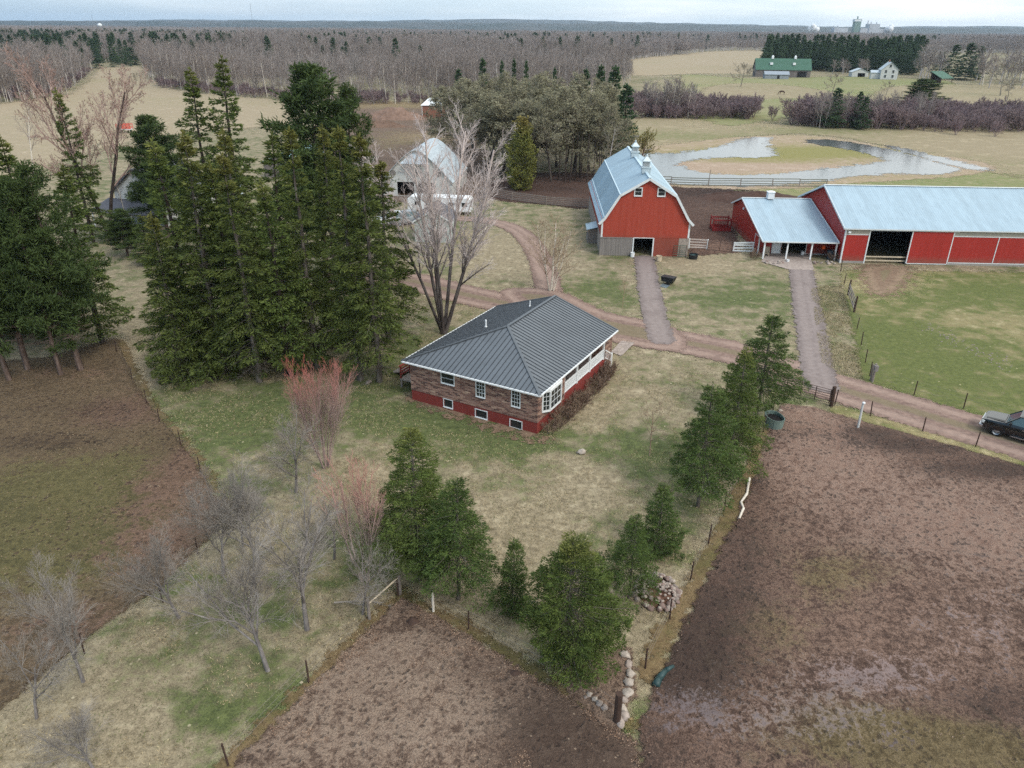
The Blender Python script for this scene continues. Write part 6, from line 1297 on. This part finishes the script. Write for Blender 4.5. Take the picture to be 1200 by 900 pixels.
for x in (1.2, 4.0, 6.6, 8.8): m = MB(); m.span((x, -.02, 1.4), (x + .9, .0, 2.0)); m.build('window', GLASS, t)
for x in (4.4, 5.3): m = MB(); m.M = Matrix.Translation((x, .1, .38)) @ Matrix.Rotation(radians(90), 4, 'X'); m.lathe([(.01, -.1), (.36, -.1), (.38, 0), (.36, .1), (.01, .1)], 14); m.build('wheel', TYRE, t)
m = MB(); m.span((3.2, -.03, .7), (3.8, -.005, 2.3)); m.build('door', TRIM, t)
# ------------------------------------------------------------------ yard things
def tub(name, label, cat, loc, rx, ry, h, mat, inner, rz=0, taper=.9):
    t = thing(name, label, cat, loc, rz); n = 20; m = MB(); vs = []
    for r, z in ((taper, 0), (1, h), (1.03, h), (.93, h), (.86, .12)):
        for k in range(n): a = 2 * pi * k / n; q = 1 / max(abs(cos(a)), abs(sin(a))) ** .35; vs.append((rx * r * cos(a) * q, ry * r * sin(a) * q, z))
    m.add(vs, [(i * n + k, i * n + (k + 1) % n, (i + 1) * n + (k + 1) % n, (i + 1) * n + k) for i in range(4) for k in range(n)] + [tuple(range(4 * n, 5 * n))]); m.build('shell', mat, t, False)
    m = MB(); m.add([(rx * .88 * cos(2 * pi * k / n), ry * .88 * sin(2 * pi * k / n), h * .72) for k in range(n)], [tuple(range(n))]); m.build('contents', inner, t); return t
tub('water_trough', 'oval grey-green metal water trough in the muddy pen by the fence', 'trough', at(906, 499), .62, .9, .85, simple('trough_metal', S(128, 148, 140), .45, .4, var=.15), DARK, .15)
tub('black_tub', 'round black rubber tub on the grass right of the barn', 'tub', at(812, 303), .6, .6, .6, BLACKP, simple('tub_water', S(60, 84, 84), .2))
tub('teal_tank', 'teal plastic tank by the left wall of the barn', 'tank', at(696, 272), .8, .6, .9, TEAL, DARK)
tub('white_bucket', 'white bucket beside the barn doorway', 'bucket', at(741, 301), .28, .28, .6, WHITE, SIDW); tub('beige_bucket', 'beige bucket below the wooden feed box', 'bucket', at(772, 306), .38, .38, .7, BEIGE, BEIGE, taper=.7)
tub('white_bucket', 'white bucket just inside the open porch', 'bucket', at(940, 299), .22, .22, .5, WHITE, SIDW); tub('white_bucket', 'small white pail at the foot of the second porch post', 'bucket', at(923, 307), .2, .2, .35, WHITE, SIDW)
tub('barrel', 'dark blue barrel under the porch roof at its right end', 'barrel', at(972, 303), .45, .45, 1.1, simple('blue_barrel', S(62, 76, 88), .5), DARK)
t = thing('feed_box', 'pale wooden feed box against the red lower wall of the barn', 'box', at(769, 300)); m = MB(); m.wall((0, 0, 0), (1, 0, 0), 2.2, .55, 1.0, .05); m.span((0, .05, .5), (2.2, .5, .56)); m.span((0, .5, .5), (2.2, .55, 1.1)); m.build('box', BEIGE, t)
for x in (.1, 2.0): MB().span((x, .1, 0), (x + .1, .4, .5)).build('leg', BEIGE, t)
t = thing('lawn_cart', 'dark grey tipped cart lying on the grass beside the barn track', 'cart', at(783, 333), radians(-35)); m = MB(); m.prism([(-.7, .35), (.6, .35), (.8, .95), (-.8, .95)], 'y', -.5, .5); m.build('tray', BLACKP, t, bevel=.03); m = MB(); m.slab([(-.5, -.55, .1), (.45, -.55, .1), (.45, -1.5, .04), (-.5, -1.5, .04)], .05); m.build('lid', simple('grey_plastic', S(104, 114, 118), .5), t)
for sg in (-1, 1): m = MB(); m.M = Matrix.Translation((.2, sg * .58, .25)) @ Matrix.Rotation(radians(90), 4, 'X'); m.lathe([(.01, -.06), (.24, -.06), (.25, 0), (.24, .06), (.01, .06)], 14); m.build('wheel', TYRE, t)
m = MB(); m.tube((-.7, -.3, .8), (-1.5, -.3, 1.0), .03, .03, 6); m.tube((-.7, .3, .8), (-1.5, .3, 1.0), .03, .03, 6); m.build('handles', STEELW, t)
t = thing('hay_feeder', 'red barred hay feeder standing in the barnyard mud', 'feeder', at(835, 271), radians(-3)); m = MB(); w_, d_ = 2.6, 2.2
for y in (0, d_): m.span((0, y, 0), (w_, y + .06, .55)); m.span((0, y, 1.55), (w_, y + .06, 1.75))
for x in (0, w_): m.span((x, .06, 0), (x + .06, d_, .55)); m.span((x, .06, 1.55), (x + .06, d_, 1.75))
m.build('panel', REDW, t); m = MB()
for i in range(8):
    x = .1 + i * w_ / 7.6
    for y in (.03, d_ + .03): m.tube((x, y, .55), (x, y, 1.55), .045, .045, 6)
m.build('bars', REDW, t)
for x, y in ((0, 0), (w_, 0), (0, d_), (w_, d_)): MB().tube((x, y, 0), (x, y, 1.95), .07, .07, 6).build('corner_post', REDW, t)
t = thing('garden_chair', 'pale wooden garden chair at the left end of the open porch', 'chair', at(898, 300), radians(-10)); m = MB()
m.span((-.3, -.3, .38), (.3, .25, .44)); m.build('seat', BEIGE, t); m = MB()
for i in range(5): x = -.28 + i * .13; m.slab([(x, .2, .42), (x + .1, .2, .42), (x + .1, .45, 1.15), (x, .45, 1.15)], .03)
m.build('backrest', BEIGE, t)
for x in (-.28, .24):
    for y in (-.28, .22): MB().span((x, y, 0), (x + .06, y + .06, .38)).build('leg', BEIGE, t)
    MB().span((x - .04, -.32, .62), (x + .1, .3, .66)).build('armrest', BEIGE, t)
o = MB().lathe([(.05, .0), (.22, .05), (.26, .28), (.2, .5), (.05, .55)], 12).build('planter', ORANGE, None, True); q = at(964, 303); o.location = (q.x, q.y + .4, 1.15); tag(o, 'orange pot hanging under the porch roof of the small red barn', 'pot'); MB().tube((0, 0, .5), (0, 0, 1.5), .015, .015, 4).build('hanger', STEELW, o)
t = thing('farm_wagon', 'bright red hay wagon in the field behind the tall bare tree', 'wagon', at(137, 156), radians(5), None, (.55, .8, .9)); RED1 = simple('bright_red_paint', S(206, 58, 44), .5, var=.1); m = MB(); m.span((0, 0, .9), (7, 2.4, 1.1)); m.build('deck', SIDW, t); m = MB()
for x in (0, 1.7, 3.4, 5.1, 6.9): m.span((x, 0, 1.1), (x + .12, .1, 2.6)); m.span((x, 2.3, 1.1), (x + .12, 2.4, 2.6))
for z in (1.2, 1.65, 2.1, 2.5): m.span((.12, .02, z), (6.9, .08, z + .14)); m.span((.12, 2.32, z), (6.9, 2.38, z + .14))
m.build('side_racks', RED1, t)
for x in (1.2, 5.6):
    for y in (0.1, 2.3): m = MB(); m.M = Matrix.Translation((x, y, .45)) @ Matrix.Rotation(radians(90), 4, 'X'); m.lathe([(.01, -.12), (.42, -.12), (.45, 0), (.42, .12), (.01, .12)], 12); m.build('wheel', TYRE, t)
# heaps
def mound(name, label, cat, px, rx, ry, h, mat, seed, n=26):
    R = np.random.default_rng(seed); V = []; Fq = []
    for j in range(9):
        f = j / 8
        for k in range(n):
            a = 2 * pi * k / n; q = 1 + .25 * (float(vnoise(cos(a) * 3 + 9, sin(a) * 3 + 9, .8, seed)) - .5) * 2; z = h * (1 - f ** 1.6) * (.65 + .6 * float(vnoise(rx * f * cos(a) + 50, ry * f * sin(a) + 50, .5 * max(h, .6), seed + 1)))
            V.append((rx * f * q * cos(a), ry * f * q * sin(a), z - .05))
    for j in range(8):
        for k in range(n): Fq.append((j * n + k, j * n + (k + 1) % n, (j + 1) * n + (k + 1) % n, (j + 1) * n + k))
    o = mobj(name, fastmesh(name, np.array(V), np.array(Fq), {'h': np.zeros(len(V))}), mat); o.location = at(*px); return tag(o, label, cat)
mound('soil_heap', 'reddish heap of soil and straw left of the white-roofed field shelter', 'heap', (462, 139), 11, 6, 3.4, simple('heap_soil', S(124, 100, 86), .95, var=.3, scale=.8, bump=.5), 1)
mound('soil_heap', 'low dark heap of soil in front of the reddish heap', 'heap', (440, 148), 12, 4, 1.6, simple('heap_dark_soil', S(106, 84, 70), .95, var=.3, scale=.8), 2)
mound('manure_heap', 'dark brown heap in the barnyard behind the small red barn', 'heap', (882, 233), 9, 5, 1.3, simple('manure', S(72, 52, 44), .95, var=.35, scale=1.2), 3)
mound('stump', 'small dark stump in the corner of the leafy pen', 'stump', (484, 730), .42, .42, .38, DARKW, 4, 12); mound('stump', 'dark clod of earth along the right side of the leafy pen', 'clod', (603, 790), .45, .38, .22, DARKW, 5, 12)
# stones
def rock(seed):
    R = np.random.default_rng(seed); V = []; n = 9
    V.append((0, 0, -.5)); 
    for j in range(1, 6):
        p = pi * j / 6
        for k in range(n): a = 2 * pi * k / n; r = .5 * (1 + .28 * R.normal() * .7); V.append((r * sin(p) * cos(a), r * sin(p) * sin(a), -r * cos(p) * .8))
    V.append((0, 0, .42)); F_r = [(0, 1 + (k + 1) % n, 1 + k) for k in range(n)] + [(1 + j * n + k, 1 + j * n + (k + 1) % n, 1 + (j + 1) * n + (k + 1) % n, 1 + (j + 1) * n + k) for j in range(4) for k in range(n)] + [(1 + 4 * n + k, 1 + 4 * n + (k + 1) % n, len(V) - 1) for k in range(n)]
    me = bpy.data.meshes.new('field_stone'); me.from_pydata(V, [], F_r); me.update(); me.shade_smooth(); return me
STN = []
for i, c in enumerate((S(158, 144, 134), S(134, 122, 114), S(168, 156, 144), S(128, 108, 100))):
    me = rock(60 + i); me.materials.append(simple('stone_%s' % 'abcd'[i], c, .85, var=.25, scale=3, bump=.3)); STN.append(me)
rnd = random.Random(4)
def stone(p, s, label, group=None, name='field_stone', k=None):
    o = mobj(name, STN[rnd.randrange(4) if k is None else k]); o.location = (p[0], p[1], p[2]); o.scale = (s * rnd.uniform(.8, 1.3), s * rnd.uniform(.8, 1.2), s * rnd.uniform(.7, 1)); o.rotation_euler = (rnd.uniform(-.4, .4), rnd.uniform(-.4, .4), rnd.uniform(0, 6)); return tag(o, label, 'stone', group)
c = at(769, 694)
for i in range(190):
    a, r = rnd.uniform(0, 6.28), rnd.random() ** .5; x, y = c.x + 1.25 * r * cos(a), c.y + 1.5 * r * sin(a); z = .5 * (1 - r * r) + .05; stone((x, y, z), rnd.uniform(.10, .24) * (1.4 if r > .8 else 1), 'stone in the rounded field stone heap beside the dark spruce', 'stones of the field stone heap')
mound('earth_core', 'leafy earth filling the middle of the field stone heap', 'heap', (769, 694), 1.15, 1.35, .45, simple('leafy_earth', S(104, 76, 62), .95, var=.35, scale=6), 9)
for px, py, s in ((732, 769, .5), (737, 780, .4), (738, 791, .46), (736, 802, .52), (735, 813, .44), (731, 822, .34), (728, 832, .45), (730, 842, .5), (727, 849, .4)): stone((*at(px, py)[:2], s * .2), s, 'pale boulder in the curved row ending at the old post', 'boulders of the curved row', 'boulder', rnd.choice((0, 2, 2)))
for px, py, s in ((690, 815, .3), (697, 821, .34), (702, 826, .4), (708, 831, .3), (662, 781, .4), (681, 781, .35), (686, 818, .25)): stone((*at(px, py)[:2], s * .2), s, 'stone edging the leaf bed under the broad round spruce', 'stones edging the leaf bed')
for i in range(14): p = at(rnd.uniform(820, 842), rnd.uniform(566, 580)); stone((p.x, p.y, .1), rnd.uniform(.25, .45), 'stone at the foot of the pale-trunked spruce in the fence row', 'stones under the fence row spruce')
for i in range(10): p = at(rnd.uniform(702, 716), rnd.uniform(430, 446)); stone((p.x, p.y, .12), rnd.uniform(.3, .6), 'stone of the rockery at the end of the porch', 'rockery stones by the porch')
for i in range(24): p = at(rnd.uniform(953, 980) if i % 2 else rnd.uniform(890, 920), rnd.uniform(307, 310)); stone((p.x, p.y, .08), rnd.uniform(.25, .5), 'edging stone in front of the open porch', 'edging stones before the porch')
for i in range(150):
    f = rnd.random(); p = at(1076 + f * 108 + rnd.gauss(0, 6), 378 + f * 52 + rnd.gauss(0, 5)); stone((p.x, p.y, .0), rnd.uniform(.06, .2), 'small grey lump standing in for the greyish grass streak across the green meadow', 'grey lumps of the meadow grass streak', k=1)  # stone meshes added in place of a streak of greyish grass
stone((*at(682, 531)[:2], .1), .55, 'single pale stone on the lawn in front of the house', None, 'boulder', 2); stone((*at(914, 483)[:2], .1), .35, 'white stone beside the water trough', None, 'boulder', 2)
for px, py in ((445, 446), (432, 449)): stone((*at(px, py)[:2], .1), .5, 'pale stone at the foot of the spruces next to the house', 'stones at the spruce feet', 'boulder')
# white birch logs and a tarp along the muddy pen
LG = [(878, 562), (875, 580), (868, 590), (871, 597), (866, 609)]
for a, b in zip(LG[:-1], LG[1:]):
    p, q = at(*a), at(*b); m = MB(); m.tube((0, 0, .1), q - p + Vector((0, 0, .1)), .085, .07, 8); o = m.build('birch_log', WBIR); o.location = p; tag(o, 'white birch log lying end to end along the muddy pen edge', 'log', 'birch logs along the pen edge')
m = MB(); pts_ = [at(768, 806), at(772, 797), at(780, 788), at(789, 783)]
for i, (a, b) in enumerate(zip(pts_[:-1], pts_[1:])): m.tube(a - pts_[0] + Vector((0, 0, .12)), b - pts_[0] + Vector((0, 0, .12)), .2 - .03 * i, .17 - .04 * i, 9)
o = m.build('rolled_tarp', simple('green_tarp', S(44, 66, 66), .45, var=.25), None, True); o.location = pts_[0]; tag(o, 'dark green rolled tarp lying at the corner of the muddy pen', 'tarp')
# grazing horse at the far farm
def animal(name, label, loc, rz, col, s=1.0):
    vs = [(-.7, 0, 1.2), (-.2, 0, 1.18), (.4, 0, 1.2), (.75, 0, 1.2), (1.05, 0, .85), (1.25, 0, .45), (1.42, 0, .2), (-.78, .16, .8), (-.85, .17, .45), (-.76, .17, 0), (-.78, -.16, .8), (-.85, -.17, .45), (-.76, -.17, 0), (.55, .15, .75), (.57, .15, .42), (.56, .15, 0), (.55, -.15, .75), (.57, -.15, .42), (.56, -.15, 0), (-.95, 0, 1.0), (-1.0, 0, .55)]
    ed = [(0, 1), (1, 2), (2, 3), (3, 4), (4, 5), (5, 6), (0, 7), (7, 8), (8, 9), (0, 10), (10, 11), (11, 12), (2, 13), (13, 14), (14, 15), (2, 16), (16, 17), (17, 18), (0, 19), (19, 20)]
    rr = [.28, .3, .28, .22, .15, .14, .09, .16, .07, .06, .16, .07, .06, .13, .065, .06, .13, .065, .06, .06, .07]
    me = bpy.data.meshes.new(name); me.from_pydata(vs, ed, []); me.materials.append(simple('horse_coat', col, .7, var=.15)); o = mobj(name, me); k = o.modifiers.new('skin', 'SKIN')
    for v, r in zip(me.skin_vertices[0].data, rr): v.radius = (r, r)
    me.skin_vertices[0].data[1].use_root = True; u = o.modifiers.new('sub', 'SUBSURF'); u.levels = u.render_levels = 1
    o.location = loc; o.rotation_euler.z = rz; o.scale = (s,) * 3; return tag(o, label, 'horse')
animal('horse', 'dark brown horse grazing in the far pasture below the green-roofed barn', at(916, 111), 2.9, S(74, 54, 46), 1.25)
# ------------------------------------------------------------------ loose ground litter (nobody could count it)
PENS = {1: W(PEN1), 2: W(PEN2), 3: W(PEN3)}; MEAD = W([(984, 318), (1330, 322), (1215, 516), (1140, 487), (1010, 446)]); HOUSEP = [tuple((hm @ Vector(q))[:2]) for q in ((-.2, -.2, 0), (14.2, -.2, 0), (14.2, 11.5, 0), (-.2, 11.5, 0))]
def sprinkle(name, n, region, ln, w, up, mat, label, seed, thr=.45, nsc=2.5, z=.02):
    rng = np.random.default_rng(seed); P = np.array(region); x = rng.uniform(P[:, 0].min(), P[:, 0].max(), n * 3); y = rng.uniform(P[:, 1].min(), P[:, 1].max(), n * 3)
    k = inpoly(x, y, region) & (.6 * vnoise(x, y, nsc, seed) + .4 * vnoise(x, y, .7, seed + 1) > thr)
    if name != 'dead_leaves':
        for q in PENS.values(): k &= ~inpoly(x, y, q)
        k &= ~inpoly(x, y, HOUSEP); k &= seg_dist(x, y, DR, False) > 2.4
    x, y = x[k][:n], y[k][:n]; n = len(x); D = rng.normal(0, 1, (n, 3)) * [1, 1, .3] + [0, 0, up]
    V, Fq, h = tufts(np.stack([x, y, np.full(n, z)], 1), D, ln, w, rng); me = fastmesh(name, V, Fq, {'h': h}); return tag(mobj(name, me, mat), label, None, None, 'stuff')
def litter(name, c0, c1):
    m, t = newmat(name); g = t.n('NewGeometry'); t.out(t.bsdf(t.mix(g.outputs['Random Per Island'], c0, c1), .9, 0, .1)); return m
YARD = W([(-40, 900), (260, 900), (430, 740), (500, 712), (740, 850), (905, 470), (930, 420), (760, 395), (560, 350), (480, 330), (300, 380), (150, 380), (240, 560), (255, 610), (100, 760)])
sprinkle('dry_grass', 70000, YARD, .16, .013, .9, litter('dry_grass_blades', S(128, 112, 82), S(198, 180, 144)), 'short dry straw-coloured grass on the lawn', 3, .47)
sprinkle('green_grass', 40000, YARD, .12, .012, .9, litter('green_grass_blades', S(62, 74, 40), S(112, 118, 70)), 'short green grass on the lawn', 5, .52)
sprinkle('dead_leaves', 26000, PENS[2], .085, .02, .2, litter('dead_leaf_litter', S(96, 72, 58), S(178, 150, 128)), 'dead pale leaves littering the lower pen', 7, .42, z=.07)
sprinkle('dead_leaves', 12000, PENS[1], .10, .022, .2, litter('dead_leaf_litter', S(96, 74, 58), S(160, 138, 112)), 'dead leaves scattered over the left pen', 9, .46, z=.09)
sprinkle('dead_leaves', 16000, PENS[3], .10, .022, .2, litter('straw_litter', S(84, 66, 56), S(158, 136, 120)), 'straw scraps trodden into the muddy pen', 11, .5, z=.13)
ver = W([(905, 470), (930, 415), (960, 330), (985, 330), (1015, 446), (1200, 520), (1200, 545)])
sprinkle('dry_grass', 16000, W([(962, 425), (950, 340), (985, 330), (1003, 400), (1012, 446), (985, 440)]), .2, .016, .9, litter('dry_tussocks', S(118, 108, 78), S(184, 170, 136)), 'pale tussocks between the grey track and the meadow fence', 13, .36)
# ------------------------------------------------------------------ camera, light, sky
cd = bpy.data.cameras.new('camera'); cam = bpy.data.objects.new('camera', cd); COL.objects.link(cam)
cd.sensor_fit = 'HORIZONTAL'; cd.sensor_width = 36; cd.lens = 36 * FPX / 1200; cd.clip_start = .5; cd.clip_end = 40000
cam.matrix_world = Matrix(((R_.x, U_.x, -F_.x, 0), (R_.y, U_.y, -F_.y, 0), (R_.z, U_.z, -F_.z, CAM_H), (0, 0, 0, 1)))
SC.camera = cam
SUN_EL, SUN_AZ = radians(48), radians(140)      # azimuth clockwise from +Y
sd = Vector((sin(SUN_AZ) * cos(SUN_EL), cos(SUN_AZ) * cos(SUN_EL), sin(SUN_EL)))
sl = bpy.data.lights.new('sun', 'SUN'); sl.energy = SUN_E; sl.angle = radians(11); sl.color = (1, .97, .93)
so = bpy.data.objects.new('sun', sl); COL.objects.link(so); so.rotation_euler = sd.to_track_quat('Z', 'Y').to_euler()
w = bpy.data.worlds.new('World'); SC.world = w; w.use_nodes = True
class WT(NT):
    def __init__(s, w): s.t = w.node_tree; s.t.nodes.clear()
t = WT(w)
sky = t.n('TexSky', sky_type='NISHITA', sun_disc=False, sun_elevation=SUN_EL, sun_rotation=SUN_AZ, altitude=300.0, air_density=1.0, dust_density=1.0, ozone_density=1.5)
d = t.n('TexCoord').outputs['Generated']; sp = t.n('SeparateXYZ', {'Vector': d})
X, Y, Z = sp.outputs
q = t.n('CombineXYZ', {'X': X, 'Y': Y, 'Z': t.math('MULTIPLY', Z, 9.0)}).outputs[0]
n1 = t.noise(q, 1.6, 6, .55, .3)
cl = t.math('ADD', t.math('MULTIPLY', t.math('SUBTRACT', n1, .5), 1.1), t.math('MULTIPLY', X, .75))
cl = t.step(t.math('ADD', cl, CLOUD_BIAS), -.35, .4)
grey = t.mix(t.step(t.noise(q, 2.7, 5, .6), .35, .7), CLOUD_A, CLOUD_B)
thin = t.mix(.62, sky.outputs[0], SKY_BLUE)
c = t.mix(1.0, t.mix(cl, thin, grey), t.n('CombineColor', {i: t.math('MULTIPLY_ADD', Z, ZEN[i], 1.0) for i in range(3)}).outputs[0], 'MULTIPLY')
bg = t.n('Background', {'Color': c, 'Strength': .1}); t.t.links.new(bg.outputs[0], t.n('OutputWorld').inputs['Surface'])
V = SC.view_settings; V.view_transform = 'Standard'; V.look = 'None'; V.gamma = 1; V.use_curve_mapping = False; V.exposure = EXPO
SC.display_settings.display_device = 'sRGB'
Cy = SC.cycles; Cy.max_bounces = 5; Cy.diffuse_bounces = 2; Cy.glossy_bounces = 2; Cy.transmission_bounces = 3; Cy.transparent_max_bounces = 8; Cy.volume_bounces = 0
Cy.use_denoising = DENOISE; Cy.denoiser = 'OPENIMAGEDENOISE'; Cy.denoising_input_passes = 'RGB_ALBEDO_NORMAL'; Cy.denoising_prefilter = 'ACCURATE'; Cy.caustics_reflective = False; Cy.caustics_refractive = False; Cy.sample_clamp_indirect = 4
SC.render.use_persistent_data = False

# ------------------------------------------------------------------ air
hz = MB().span((-12000, -1500, -3), (12000, 11500, 135)).build('haze', newmat('air')[0]); tag(hz, None, None, None, 'stuff')
t = NT(hz.data.materials[0]); t.out(None, t.n('VolumePrincipled', {'Color': HAZE_C, 'Density': HAZE_D, 'Anisotropy': .2}).outputs[0])
